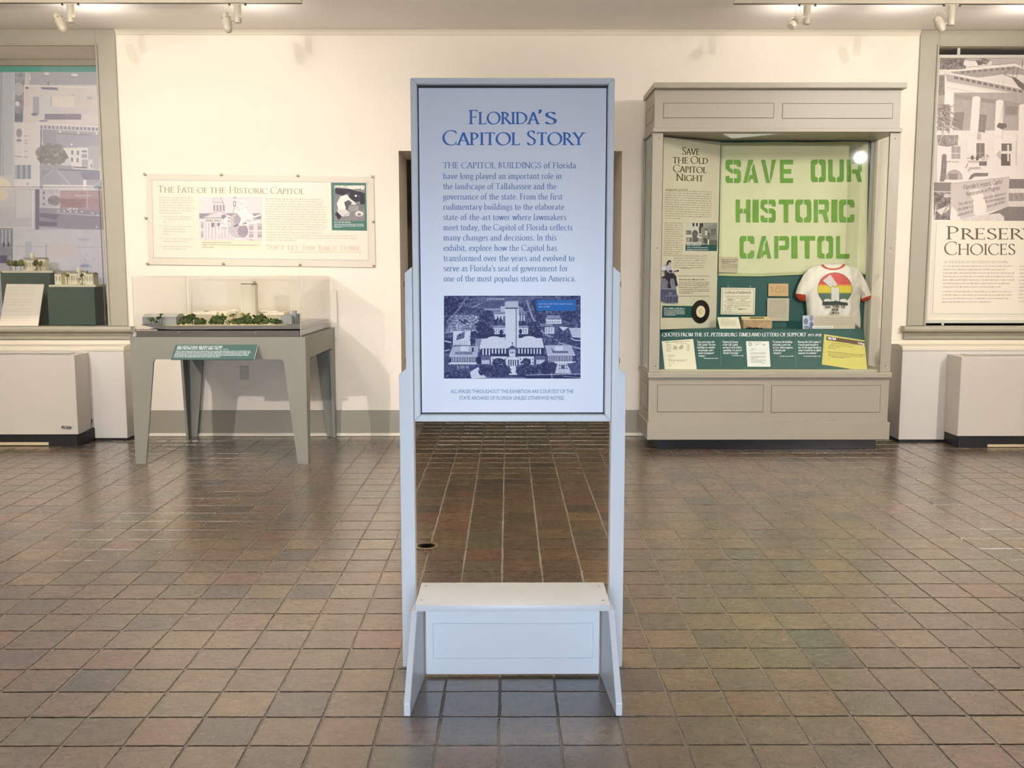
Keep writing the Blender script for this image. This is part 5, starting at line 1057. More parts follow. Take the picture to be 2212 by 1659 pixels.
for i in range(N_):
    a_, b_ = i*4, i*4+4; fs += [(a_, b_, b_+1, a_+1), (a_+2, a_+3, b_+3, b_+2), (a_+1, b_+1, b_+3, a_+3), (a_, a_+2, b_+2, b_)]
fs += [(0, 1, 3, 2), (N_*4, N_*4+2, N_*4+3, N_*4+1)]
obj('block', MB().add(vs, fs), mat('brick_buff', (178, 152, 118), .8, .15, bump=.4, bscale=60, var=.25, dscale=14), bk_, bev=.002)
tz = Z_(683, by+.1)
obj('cap_slab', MB().slab([Vector((bx0, by-.002, bz1+.0005)), Vector((bx1, by-.002, bz1+.0005)), Vector((bx1, by+.1, bz1+.028)), Vector((bx0, by+.1, bz1+.028))], [Vector((bx0, by, bz1-.004+.0045)), Vector((bx1, by, bz1+.0004)), Vector((bx1, by+.1, bz1+.0004)), Vector((bx0, by+.1, bz1+.0004))]), mat('brick_top', (222, 204, 162), .7, .2), bk_)
obj('slot', MB().slab([Vector((bx0+.07, by+.04, bz1+.0135)), Vector((bx1-.06, by+.04, bz1+.0135)), Vector((bx1-.06, by+.075, bz1+.0235)), Vector((bx0+.07, by+.075, bz1+.0235))], [Vector((bx0+.07, by+.04, bz1+.0115)), Vector((bx1-.06, by+.04, bz1+.0115)), Vector((bx1-.06, by+.075, bz1+.0215)), Vector((bx0+.07, by+.075, bz1+.0215))]), mat('slot_brown', (120, 92, 58), .8), bk_)
# ---- T-shirt
tsp = [(1776, 571.5), (1781, 571), (1822, 570.5), (1827, 572), (1842, 576), (1856, 583), (1864, 596), (1873, 612), (1881, 634), (1882.5, 641), (1879, 648), (1866, 652), (1861, 651), (1859.5, 640), (1857, 662), (1859, 690), (1859, 709.5), (1746, 709.5), (1744, 688), (1742, 665), (1740, 650), (1736, 652), (1727, 650), (1719, 641), (1718, 634), (1724, 616), (1734, 596), (1744, 583), (1756, 576), (1766, 573)]
def pillow(nm, poly, Y, depth, step, m, colour, parent, soft=9):
    xs = [p[0] for p in poly]; ys = [p[1] for p in poly]; nx = int((max(xs)-min(xs))/step)+1; ny = int((max(ys)-min(ys))/step)+1
    gx = min(xs)+np.arange(nx+1)*step; gy = min(ys)+np.arange(ny+1)*step; cx, cy = np.meshgrid(gx[:-1]+step/2, gy[:-1]+step/2); keep = inside(poly, cx, cy)
    A_ = np.array(poly); B_ = np.roll(A_, -1, 0)
    def near(p):
        d = B_-A_; t_ = np.clip(((p-A_)*d).sum(1)/(d*d).sum(1), 0, 1); q_ = A_+d*t_[:, None]; r_ = np.hypot(*(q_-p).T); k = r_.argmin(); return r_[k], q_[k]
    cnt = np.zeros((ny+1, nx+1)); 
    for a_ in (0, 1):
        for b_ in (0, 1): cnt[a_:ny+a_, b_:nx+b_] += keep
    idx = {}; vs = []; col = []
    for j in range(ny+1):
        for i in range(nx+1):
            if cnt[j, i] == 0: continue
            p = np.array([gx[i], gy[j]]); dd, qq = near(p)
            if cnt[j, i] < 4: p = qq; dd = 0
            z = depth*(1-math.exp(-dd/soft)); w__ = .004*math.sin(p[0]*.31+p[1]*.11)*math.sin(p[1]*.13+2)*min(dd/6, 1)
            idx[(j, i)] = len(vs); vs.append(P(p[0], p[1], Y-z-w__)); col.append(colour(*p))
    fs = [(idx[(j, i)], idx[(j, i+1)], idx[(j+1, i+1)], idx[(j+1, i)]) for j in range(ny) for i in range(nx) if keep[j, i]]
    o = obj(nm, MB().add(vs, fs), m, parent, smooth=True); at = o.data.color_attributes.new('Col', 'FLOAT_COLOR', 'POINT')
    c_ = np.ones((len(vs), 4)); c_[:, :3] = s2l(np.array(col)/255); at.data.foreach_set('color', c_.ravel())
    s_ = o.modifiers.new('s', 'SOLIDIFY'); s_.thickness = .003; s_.offset = -1; return o
def tcol(x, y):
    d1 = math.hypot((x-1799.5)/27, (y-568)/15)
    if 0.8 < d1 < 1.02 and y > 570 and 1774 < x < 1826: return (186, 74, 44)
    if x < 1741 and y > 634+(x-1719)*.12: return (190, 72, 40)
    if x > 1859.8 and y > 646-(x-1860)*.40: return (190, 72, 40)
    return (238, 232, 218)
shirt = thing('t_shirt', tuple(P(1800, 709.5, 8.60)), 'white ringer T-shirt with red collar and cuffs and a rainbow disc print', 't-shirt')
fabric = printmat()
sb_ = pillow('shirt_body', tsp, 8.655, .075, 1.1, fabric, tcol, shirt, 11)
for o_ in (0,):
    mb = MB(); pts = [(1799.5+22*math.cos(R(a_)), 570.6+2.2*math.sin(R(a_))) for a_ in range(0, 360, 20)]; q = YP(8.648); quadf(q, pts, mb, 0); obj('neck_back', mb, mat('shirt_inside', (206, 200, 186), .8), shirt, fix=False)
a = Art(1762, 583, 1845, 672, 3.2, 1370, 560, 3.687, (.93, .91, .85), 8); S = a
cxx, cyy, rx, ry = 1598, 236, 134, 128; S.ell(cxx, cyy, rx+3, ry+3, (.25, .22, .2), n=48); S.ell(cxx, cyy, rx, ry, (.80, .34, .32), n=48)
def arcband(y0_, y1_, col):
    pts = []; 
    for y in np.linspace(y0_, y1_, 12): pts.append((cxx-rx*math.sqrt(max(0, 1-((y-cyy)/ry)**2)), y))
    for y in np.linspace(y1_, y0_, 12): pts.append((cxx+rx*math.sqrt(max(0, 1-((y-cyy)/ry)**2)), y))
    S.poly(pts, col, nz=.03)
arcband(198, 210, (.86, .5, .3)); arcband(209, 268, (.86, .78, .26)); arcband(264, 274, (.62, .66, .3)); arcband(272, 362, (.36, .44, .38))
S.poly([(1500, 170), (1562, 122), (1618, 200), (1612, 214), (1560, 224)], (.86, .84, .80)); S.line([(1500, 170), (1560, 224)], 4, (.4, .38, .35)); [S.line([(1510+k*12, 162-k*9), (1568+k*11, 220-k*3)], 1.5, (.72, .7, .66)) for k in range(1, 5)]
S.rect(1568, 225, 1633, 335, (.86, .85, .82)); S.line([(1568, 225), (1580, 210), (1600, 222), (1618, 206), (1633, 222)], 5, (.62, .56, .3)); S.ell(1540, 328, 30, 14, (.9, .88, .84)); S.ell(1666, 328, 30, 14, (.9, .88, .84)); S.line([(1568, 228), (1568, 335)], 2, (.4, .4, .38)); S.line([(1633, 225), (1633, 335)], 2, (.4, .4, .38))
S.poly([(1500, 340), (1540, 334), (1580, 338), (1600, 328), (1640, 338), (1700, 345), (1702, 368), (1600, 362), (1502, 366)], (.24, .28, .25)); S.c[:] = S.c
keep = np.abs(S.c-np.array((.93, .91, .85))).sum(2) > .02
def shsurf(co, u, v):
    y = 8.655-.075*(1-np.exp(-np.minimum(np.minimum(1762+u*83-1741, 1859-(1762+u*83)), (583+v*89)-571)/11.))-.0075
    out = co.copy(); e = np.array((0, 0, EYE)); k = (y/co[..., 1])[..., None]; return e+(co-e)*k
pr = S.mesh('disc_print', YP(8.6), shirt, 0, surf=shsurf)
bm = bmesh.new(); bm.from_mesh(pr.data); bm.verts.ensure_lookup_table(); kf = keep.ravel(); bmesh.ops.delete(bm, geom=[v for v in bm.verts if not kf[v.index]], context='VERTS'); bm.to_mesh(pr.data); bm.free()
mb = MB(); q = YP(8.565); K = dict(thick=.24, thin=.14, serif=False, track=.05)
write('TEAR', q, 1781.5, 1794.5, 665.5, 5, mb, 0, **K); write('DOWN', q, 1798.5, 1813, 665, 5, mb, 0, **K); write('THE', q, 1816, 1826, 665.5, 5, mb, 0, **K); write('NEW', q, 1797, 1811, 671.6, 5.2, mb, 0, **K); write('CAPITOL', q, 1793.5, 1813.5, 678.6, 5, mb, 0, **K)
obj('shirt_lettering', mb, mat('black_ink', (52, 46, 44), .7), shirt, fix=False)
# label leaning in front of the shirt
lq = YP(8.485); pts = [(1734, 681.5), (1847, 682.5), (1847, 711), (1734, 710.5)]; fr = [lq(x, y, 0) for x, y in pts]
sl = obj('photo_label', MB().slab(fr, [v+Vector((0, .003, 0)) for v in fr]), mat('label_beige', (204, 194, 170), .5), None); props(sl, 'low grey caption label with a blue-toned photograph standing before the T-shirt', 'caption card')
a = Art(1734.2, 681.8, 1757, 710.8, 2.5, 1530, 540, 5.978, .85, 9); S = a; S.ell(1260, 920, 28, 40, .35, nz=.2); S.ell(1262, 985, 30, 30, .4, nz=.2); S.ell(1328, 880, 24, 40, .45); S.ell(1330, 960, 26, 34, .3, nz=.2); S.rect(1290, 990, 1345, 1025, .3, nz=.2); S.ell(1262, 970, 34, 8, .9); S.tone((60, 70, 120), (220, 226, 236)); S.mesh('blue_photograph', lq, sl, .0005)
mb = MB(); rectf(lq, 1755, 704, 1800, 709.5, mb, .0006); obj('white_strip', mb, mat('white_strip', (232, 232, 226), .5), sl, fix=False)
mb = MB(); [lines(lq, 1760, 1842, 688+j*4.2, 1.2, rd, mb, .0005) for j in range(4)]; lines(lq, 1757, 1797, 707.5, 1, rd, mb, .0009); obj('print', mb, mat('soft_ink', (150, 142, 122), .6), sl, fix=False)
# ---- sloping quotation board
QA = P(1424, 711.5, 8.445); QB = P(1866, 711.8, 8.445); QD = P(1423, 800, 8.26); QE = P(1874.5, 801, 8.26)
qz = zg0+.0205
QD.z = QE.z = qz+.001; n = (QB-QA).cross(QD-QA).normalized(); n = n if n.y < 0 else -n; qp = Plane(QA, n)
qb = obj('quotation_board', MB().slab([QA, QB, QE, QD], [v-n*.006 for v in (QA, QB, QE, QD)]), teal, None); props(qb, 'long sloping teal board of quotes and letters at the foot of the case', 'exhibit panel')
mb = MB(); kk = 4.514; F5 = lambda x: 1410+x/kk; G5 = lambda y: 700+y/kk
W = lambda s, a_, b_, it=0, h=7.6, y=119.5: write(s, qp, F5(a_), F5(b_), G5(y), h, mb, .0006, thick=.17, thin=.08, italic=it, track=.04)
W('QUOTES FROM THE', 93, 483); W('ST. PETERSBURG TIMES', 496, 952, .18); W('AND LETTERS OF SUPPORT', 963, 1495); W('1977-1978', 1513, 1645, 0, 5.6)
obj('heading_lettering', mb, wi, qb, fix=False)
mb = MB()
Q = [(("\"Save and restore the", 428, 602), ("Old Capitol. The new", 434, 610), ("building is a modern", 434, 608), ("monstrosity, and a", 440, 592), ("waste of taxpayers'", 443, 598), ("money.\"", 446, 516)),
     (("\"Restore the beauty", 676, 832), ("of the Old Capitol", 680, 828), ("and use it to its fullest", 680, 862), ("capability. It is part of", 684, 866), ("Florida's heritage.\"", 684, 842)),
     (("\"To remove the building", 1162, 1358), ("and make a park site,", 1168, 1345), ("as Gov. Askew suggests,", 1170, 1368), ("is the best and", 1174, 1292), ("cheapest.\"", 1174, 1258)),
     (("\"Remove the Old Capitol, if", 1408, 1636), ("it wasn't good enough to", 1416, 1612), ("use, it's not good enough to", 1416, 1640), ("keep. It would be an added", 1420, 1640), ("expense to maintain.\"", 1418, 1604))]
for c in Q:
    for j, (s, a_, b_) in enumerate(c): write(s, qp, F5(a_), F5(b_), G5(183+j*27), 4.3, mb, .0006, thick=.17, thin=.1, italic=.2, serif=False)
for a_, b_, y in ((498, 640, 338), (772, 886, 312), (1238, 1376, 317), (1470, 1636, 317)): lines(qp, F5(a_), F5(b_), G5(y), 1.5, rd, mb, .0006)
obj('quote_lettering', mb, wi, qb, fix=False)
mb = MB()
for x, y0_, y1_ in ((660, 165, 410), (1390, 165, 410)): outline(qp, [(F5(x), G5(y0_)), (F5(x+6), G5(y1_))], .4, mb, .0006, False)
obj('column_rules', mb, mat('rule_teal', (108, 146, 136), .5), qb, fix=False)
def letter(nm, pts, m, lab, off_=.002):
    pp = [(F5(x), G5(y)) for x, y in pts]; o = obj(nm, MB().slab([qp(x, y, off_) for x, y in pp], [qp(x, y, off_-.0012) for x, y in pp]), m, None); props(o, lab, 'letter', 'letters on the teal board'); return o
l1 = letter('letter', [(88, 168), (394, 146), (430, 450), (118, 450)], mat('letter_cream', (232, 226, 200), .6), 'tilted cream typed letter with crossed flags at the left end of the teal board')
mb = MB(); lines(qp, F5(128), F5(362), G5(182), 1.7, rd, mb, .0024, -.05); lines(qp, F5(225), F5(340), G5(192), 1, rd, mb, .0024)
for j in range(6): lines(qp, F5(134), F5(182), G5(200+j*13), 1, rd, mb, .0024); lines(qp, F5(332), F5(365), G5(203+j*11), 1, rd, mb, .0024)
for j, (a_, b_) in enumerate(((150, 215), (150, 200), (0, 0), (155, 190), (152, 342), (155, 325), (0, 0), (160, 215), (0, 0), (155, 185))):
    if a_: lines(qp, F5(a_), F5(b_), G5(308+j*11), .9, rd, mb, .0024)
obj('print', mb, ink, l1, fix=False)
mb = MB(); quadf(qp, [(F5(198), G5(245)), (F5(206), G5(205)), (F5(240), G5(222)), (F5(232), G5(250))], mb, .0026); quadf(qp, [(F5(255), G5(225)), (F5(290), G5(196)), (F5(302), G5(235)), (F5(265), G5(250))], mb, .0026); outline(qp, [(F5(206), G5(205)), (F5(268), G5(250))], .6, mb, .0027, False); outline(qp, [(F5(292), G5(196)), (F5(236), G5(250))], .6, mb, .0027, False); obj('crossed_flags', mb, mat('flag_grey', (176, 170, 144), .6), l1, fix=False)
l2 = letter('letter', [(910, 168), (1133, 168), (1148, 416), (924, 416)], mat('letter_white', (236, 238, 230), .6), 'white typed letter with a round seal in the middle of the teal board')
mb = MB(); outline(qp, [(F5(950+16*math.cos(i)), G5(195+16*math.sin(i))) for i in range(6)], 1.2, mb, .0024); lines(qp, F5(985), F5(1058), G5(185), .9, rd, mb, .0024); lines(qp, F5(1005), F5(1040), G5(203), 1.6, rd, mb, .0024); lines(qp, F5(1072), F5(1100), G5(205), 2, rd, mb, .0024)
for j, (a_, b_) in enumerate(((950, 1010), (950, 985), (0, 0), (952, 1105), (952, 1100), (0, 0), (954, 1105), (954, 1103), (954, 1030), (956, 1106), (956, 1108), (956, 1040))):
    if a_: lines(qp, F5(a_), F5(b_), G5(248+j*11.5), 1, rd, mb, .0024)
outline(qp, [(F5(1040), G5(380)), (F5(1055), G5(370)), (F5(1070), G5(382)), (F5(1098), G5(376))], .8, mb, .0026, False); obj('print', mb, ink, l2, fix=False)
l3 = letter('telegram', [(1672, 98), (2066, 160), (2094, 462), (1648, 394)], mat('telegram_yellow', (212, 202, 110), .6), 'yellow telegram with a brown band, tilted at the right end of the teal board')
mb = MB(); quadf(qp, [(F5(1694), G5(118)), (F5(2068), G5(172)), (F5(2074), G5(212)), (F5(1692), G5(155))], mb, .0024); bd = obj('brown_band', mb, mat('band_brown', (96, 74, 52), .6), l3, fix=False)
mb = MB(); write('WU', qp, F5(1708), F5(1748), G5(148), 4.6, mb, .0028, yb1=G5(153), thick=.3, thin=.2, serif=False); lines(qp, F5(1755), F5(1797), G5(154), 4, rd, mb, .0028, .1); write('Telegr', qp, F5(1997), F5(2070), G5(192), 4.4, mb, .0028, yb1=G5(204), thick=.24, thin=.14, serif=False); obj('band_lettering', mb, wi, bd, fix=False)
mb = MB()
for j, (a_, b_) in enumerate(((1740, 1985), (1725, 1965), (1712, 1830), (1708, 1785), (0, 0), (1706, 2075), (1712, 2050), (1712, 1940), (1738, 1870), (1705, 1725))):
    if a_: lines(qp, F5(a_), F5(b_), G5(186+j*17+(0)), 1.2, rd, mb, .0026, .10)
for j in range(9): rectf(qp, F5(1679-j*2.6)-.7, G5(115+j*32)-.7, F5(1679-j*2.6)+.7, G5(115+j*32)+.7, mb, .0026)
obj('print', mb, mat('telegram_ink', (104, 92, 50), .6), l3, fix=False)
# ------------------------------------------------------------ left window: aerial print, model plinths, glass box
PYY = 9.46; pp = YP(PYY)
zr0, zr1 = Z_(142, PYY-.03), Z_(133, PYY-.03)
rail = obj('print_rail', MB().box(WLX-WW+.001, WLX-.001, PYY-.03, PYY+.03, zr0, WT-.0005), sage, win1, bev=.003)
obj('recess_liner', MB().box(WLX-WW+.0005, WLX-.0005, PYY+.031, PYY+.05, SILL-.02, WT-.0005), mat('liner', (70, 66, 60), .7), win1)
xr = WLX-.002
wp2 = thing('aerial_print', ((WLX-WW/2), PYY, SILL), 'large faded aerial photograph of town roofs filling the left window', 'photograph')
x230 = 256.0
bd_ = obj('print_board', MB().box(WLX-WW+.003, xr, PYY+.004, PYY+.010, SILL-.0, zr0-.0005), mat('print_edge', (214, 214, 218), .5), wp2)
a = Art(-20, 142, 258, 712, 1.15, 0, 130, 5.719, (.86, .85, .86), 21); S = a; LV = (.75, .75, .78)
S.rect(-200, 60, 1500, 95, (.55, .62, .58)); S.rect(-200, 82, 1500, 145, (.40, .68, .62)); S.rect(500, 82, 1500, 145, (.55, .70, .67), .6)
S.rect(-200, 145, 0, 1400, (.70, .73, .78)); S.rect(0, 145, 45, 1400, (.72, .75, .80)); S.rect(45, 145, 180, 1400, (.80, .82, .86)); S.line([(40, 145), (20, 1400)], 5, (.92, .92, .94)); S.line([(175, 145), (165, 1400)], 6, (.94, .94, .95))
S.poly([(180, 150), (310, 150), (300, 330), (280, 740), (180, 740)], (.66, .68, .72), nz=.12, ns=8); S.ell(230, 350, 60, 80, (.80, .80, .82)); S.rect(180, 640, 275, 745, (.56, .57, .64), nz=.06); S.rect(190, 500, 235, 550, (.94, .94, .95)); S.rect(180, 750, 280, 1200, (.85, .85, .87))
S.poly([(360, 150), (1500, 150), (1500, 330), (360, 295)], (.74, .75, .78)); S.line([(370, 170), (370, 245)], 12, (.93, .93, .93)); S.ell(575, 165, 34, 18, (.94, .93, .93)); S.ell(920, 180, 45, 18, (.94, .93, .93)); S.line([(510, 180), (600, 185)], 6, (.6, .6, .66)); S.line([(860, 198), (960, 200)], 5, (.62, .62, .68))
S.rect(290, 300, 1500, 780, (.90, .88, .88), nz=.02, ns=20); S.line([(300, 305), (1500, 345)], 10, (.95, .94, .92)); S.poly([(500, 325), (705, 330), (718, 362), (515, 352)], (.60, .60, .66)); S.ell(595, 280, 14, 25, (.62, .64, .64)); S.ell(330, 335, 20, 10, (.45, .45, .52))
S.rect(405, 440, 480, 660, (.74, .75, .79)); S.ell(425, 655, 42, 18, (.60, .60, .66)); S.rect(485, 400, 620, 700, (.88, .88, .89)); S.rect(640, 440, 910, 560, (.93, .91, .88)); S.line([(628, 445), (628, 560)], 8, (.66, .66, .68)); S.rect(640, 575, 1080, 655, (.87, .86, .87)); S.rect(550, 648, 1003, 718, (.64, .62, .68), nz=.015); S.ell(535, 733, 60, 8, (.58, .58, .64)); S.ell(900, 420, 20, 8, (.76, .76, .78)); S.ell(1100, 455, 40, 20, (.80, .80, .82))
S.rect(180, 760, 500, 1560, (.91, .90, .90)); S.ell(235, 880, 36, 55, (.66, .67, .71)); S.ell(232, 970, 34, 18, (.66, .67, .71)); S.line([(280, 760), (280, 1200)], 6, (.96, .96, .95)); S.line([(185, 1165), (270, 1170)], 8, (.55, .55, .62)); S.line([(290, 1175), (340, 1172)], 8, (.60, .60, .66)); [S.ell(320, y, 26, 9, (.80, .80, .82)) for y in (915, 970, 1005, 1100)]
S.poly([(500, 785), (1500, 830), (1500, 860), (520, 830)], (.82, .82, .84)); [S.rect(548+k*49, 790+k*2, 570+k*49, 825+k*2, (.62, .62, .68)) for k in range(15)]; S.line([(440, 770), (1500, 815)], 12, (.95, .94, .93))
S.poly([(525, 835), (1500, 890), (1500, 1060), (530, 1060)], (.73, .73, .77)); S.poly([(525, 835), (695, 845), (690, 1020), (530, 1020)], (.69, .69, .74)); S.line([(700, 885), (1100, 905)], 10, (.60, .60, .66)); [S.ell(x, y, 12, 14, (.95, .94, .92)) for x, y in ((738, 865), (965, 880), (1190, 888), (882, 1018))]; S.line([(508, 790), (500, 1300)], 12, (.48, .46, .52))
S.trees(640, 1140, 190, 120, 240, .58, .72, 26); 
S.poly([(770, 1060), (1080, 1055), (1090, 1310), (890, 1290), (850, 1180), (800, 1100)], (.93, .92, .92)); [S.rect(x, y, x+24, y+52, (.62, .62, .66)) for x, y in ((878, 1090), (948, 1095), (876, 1180), (944, 1185))]; S.ell(1040, 1105, 36, 14, (.66, .66, .70)); S.rect(1005, 1135, 1072, 1185, (.72, .72, .76)); S.rect(1010, 1205, 1085, 1305, (.78, .77, .80)); S.line([(900, 1295), (1070, 1305)], 12, (.5, .46, .52)); S.poly([(1090, 1210), (1145, 1210), (1145, 1320), (1095, 1320)], (.90, .90, .91)); S.ell(1128, 1280, 8, 26, (.60, .60, .66)); S.poly([(1090, 1030), (1500, 1040), (1500, 1330), (1150, 1320), (1140, 1200), (1090, 1190)], (.78, .78, .80))
S.poly([(490, 1260), (880, 1280), (900, 1320), (1500, 1350), (1500, 1560), (490, 1560)], (.70, .71, .75)); S.poly([(515, 1330), (630, 1345), (530, 1430), (500, 1430)], (.66, .66, .72)); S.line([(525, 1425), (640, 1345)], 6, (.85, .85, .87)); S.line([(710, 1345), (880, 1530)], 14, (.80, .80, .83)); S.line([(715, 1325), (1220, 1350)], 12, (.55, .55, .62)); S.poly([(990, 1360), (1230, 1360), (1230, 1450), (1030, 1450)], (.62, .62, .68)); S.poly([(530, 1510), (1160, 1520), (1170, 1600), (530, 1600)], (.91, .90, .91)); S.rect(1025, 1450, 1065, 1600, (.95, .94, .93)); S.line([(1170, 1520), (1260, 1450)], 5, (.88, .88, .9)); S.rect(1230, 1180, 1262, 1450, (.86, .86, .87))
S.rect(180, 1270, 380, 1440, (.62, .65, .70)); S.bars(180, 380, 1270, 1440, 3, .45, (.76, .79, .82)); S.rect(380, 1270, 480, 1560, (.90, .90, .91)); S.ell(340, 1503, 16, 8, (.6, .6, .66)); S.ell(-40, 1620, 200, 210, (.95, .92, .85)); 
# lower part (seen through the glass box): second sheet
S.t = (0, 380, 4.88); S.rect(-100, 120, 420, 540, (.88, .86, .87)); S.ell(0, 180, 90, 60, (.95, .91, .84)); S.rect(-100, 300, 330, 520, (.85, .83, .85)); S.line([(-100, 520), (360, 525)], 8, (.95, .93, .92)); S.rect(160, 130, 320, 420, (.90, .89, .90)); S.line([(160, 130), (160, 420)], 4, (.74, .73, .77)); S.line([(345, 125), (345, 530)], 22, (.93, .92, .92)); S.rect(370, 120, 415, 550, (.56, .53, .60), nz=.05)
S.rect(415, 120, 620, 300, (.84, .83, .86), nz=.05); [S.rect(450, y, 470, y+30, (.62, .60, .67)) for y in (140, 195, 260)]; S.ell(570, 235, 70, 50, (.66, .60, .65)); S.rect(630, 130, 1120, 340, (.77, .68, .69), nz=.04, ns=8); S.rect(640, 220, 900, 310, (.70, .60, .62), nz=.04); S.line([(780, 185), (970, 185)], 14, (.86, .82, .84)); S.line([(920, 140), (925, 330)], 12, (.84, .80, .82)); S.rect(925, 215, 1120, 340, (.74, .66, .69)); S.trees(570, 240, 60, 45, 26, .60, .70, 14)
S.poly([(410, 310), (1120, 345), (1120, 570), (415, 515)], (.68, .66, .71)); S.poly([(415, 370), (630, 385), (590, 440), (415, 410)], (.56, .54, .61)); S.poly([(415, 455), (600, 465), (600, 510), (415, 505)], (.54, .53, .60)); S.line([(590, 365), (1120, 405)], 9, (.85, .84, .86)); [S.ell(x, y, 10, 9, (.96, .96, .96)) for x, y in ((615, 345), (675, 345), (718, 332), (740, 322), (778, 324), (806, 326), (740, 352), (800, 356), (860, 355), (972, 370), (1028, 392), (1015, 518))]
S.poly([(410, 515), (1120, 560), (1120, 620), (410, 580)], (.80, .79, .83)); [S.rect(480+k*58, 550+k*3, 500+k*58, 556+k*3, (.55, .53, .62)) for k in range(7)]
S.rect(-100, 530, 135, 900, (.60, .61, .67), nz=.08, ns=5); S.bars(-20, 130, 540, 700, 4, .4, (.80, .82, .86)); [S.ell(x, 700, 10, 30, (.35, .34, .42)) for x in (40, 88)]; S.rect(0, 820, 75, 900, (.40, .38, .46), nz=.05); S.rect(-100, 905, 200, 1600, (.75, .74, .77), nz=.05)
S.rect(135, 545, 1130, 1500, (.88, .87, .89), nz=.02, ns=15); S.line([(130, 722), (1120, 730)], 6, (.76, .74, .78)); S.rect(265, 670, 335, 850, (.78, .80, .84)); S.rect(480, 690, 492, 860, (.72, .73, .80)); S.rect(510, 690, 790, 840, (.90, .87, .87)); S.bars(510, 790, 690, 835, 13, .3, (.84, .80, .82)); S.ell(895, 930, 55, 18, (.66, .68, .78)); S.ell(880, 650, 70, 14, (.80, .79, .83)); [S.ell(S.r.uniform(800, 1050), S.r.uniform(800, 950), 9, 5, (.76, .76, .8)) for k in range(20)]
S.grain(.012, 3); S.mesh('print_surface', YP(PYY+.003), wp2, 0)
pgm = mat('plinth_green', (70, 88, 74), .4, .45)
def plinth(px0, px1, pyt, Y, depth, lab):
    x0, x1 = X_(px0, 660, Y), X_(px1, 660, Y); z1 = Z_(pyt, Y)
    o = obj('model_plinth', MB().box(x0, x1, Y, Y+depth, SILL+.001, z1), pgm, None, bev=.002); props(o, lab, 'plinth', 'green plinths in the window'); return x0, x1, z1
def small_capitol(px0, px1, pyt, Y, depth, dome, px_b0, px_b1, lab, trees, wings):
    x0, x1 = X_(px0, 600, Y), X_(px1, 600, Y); z = Z_(pyt, Y)
    t_ = thing('capitol_model', ((x0+x1)/2, Y+depth/2, z), lab, 'architectural model', 'small capitol models in the window')
    obj('base_board', MB().box(x0, x1, Y, Y+depth, z-.021, z-.001), mat('board_cream', (218, 208, 176), .5), t_, bev=.001)
    wm = mat('model_ivory', (236, 228, 196), .6); Yb = Y+depth*.35
    for a_, b_, pt, Yo, dd in wings:
        xa, xb = X_(a_, 600, Yo), X_(b_, 600, Yo); zt = Z_(pt, Yo)
        w_ = obj('wing', MB().box(xa, xb, Yo, Yo+dd, z-.0005, zt), wm, t_); 
        obj('roof', MB().prism([(Yo-.004, zt), (Yo+dd+.004, zt), (Yo+dd/2, zt+.018)], 'x', xa-.003, xb+.003), mat('model_roof_grey', (170, 162, 148), .6), w_)
        mb = MB(); n_ = max(2, int((xb-xa)/.02)); [mb.box(xa+(xb-xa)*(k+.3)/n_, xa+(xb-xa)*(k+.7)/n_, Yo-.0012, Yo-.0003, z+(zt-z)*.35, z+(zt-z)*.8) for k in range(n_)]; obj('windows', mb, mat('model_window', (176, 164, 130), .6), w_, fix=False)
    dx = X_(dome[0], 600, Yb); dz0, dz1 = Z_(dome[1], Yb), Z_(dome[2], Yb); h = dz1-dz0; r = dome[3]/FPX*Yb
    obj('dome', MB().lathe((dx, Yb+.03, dz0), (0, 0, 1), [(-.03, r), (h*.35, r), (h*.36, r*1.12), (h*.42, r*1.05), (h*.58, r*.9), (h*.74, r*.45), (h*.78, r*.22), (h*.95, r*.18), (h, .001)], 16), wm, t_, smooth=True)
    fx_ = X_(dome[0], 600, Y+.02); obj('front_steps', MB().prism([(Y+.012, z-.0005), (Y+.07, z-.0005), (Y+.07, z+.022)], 'x', fx_-.018, fx_+.018), wm, t_)
    for k, (tx_, ty_, tr) in enumerate(trees):
        c = P(tx_, ty_, Y+.035); rr = tr/FPX*Y; mb = MB()
        for q in range(5): mb.ico((c.x+rd.uniform(-.6, .6)*rr, c.y+rd.uniform(-.3, .3)*rr, c.z+rd.uniform(-.4, .4)*rr), rr*.6, 1, jit=.5, seed=k*9+q)
        mb.box(c.x-.002, c.x+.002, c.y-.002, c.y+.002, z-.0005, c.z); obj('tree', mb, green[1 if k % 2 else 2], t_, fix=False)
    return t_
x0, x1, z1 = plinth(5, 112, 587, 9.10, .30, 'green plinth carrying the left one of the two small capitol models in the window')
small_capitol(5, 114, 584.5, 9.09, .31, (68.5, 560, 541, 4.3), 52, 100, 'small ivory capitol model with dome and green trees on the left plinth in the window', [(22, 567, 9), (33, 568, 8), (44, 567, 8), (78, 568, 7), (87, 569, 6)], [(51, 100, 560, 9.2, .07), (58, 80, 562, 9.17, .025)])
x0, x1, z1 = plinth(103.5, 205, 617.5, 8.97, .26, 'green plinth carrying the right one of the two small capitol models, at the window corner')
small_capitol(104.5, 206, 615, 8.965, .265, (167.5, 594, 573, 4.3), 118, 200, 'small ivory capitol model with two bare shrubs on the plinth at the window corner', [(145, 595, 5), (177, 595, 5)], [(118, 132, 592, 9.02, .12), (186, 201, 592, 9.02, .12), (132, 186, 589, 9.10, .06), (153, 167, 591, 9.06, .035)])
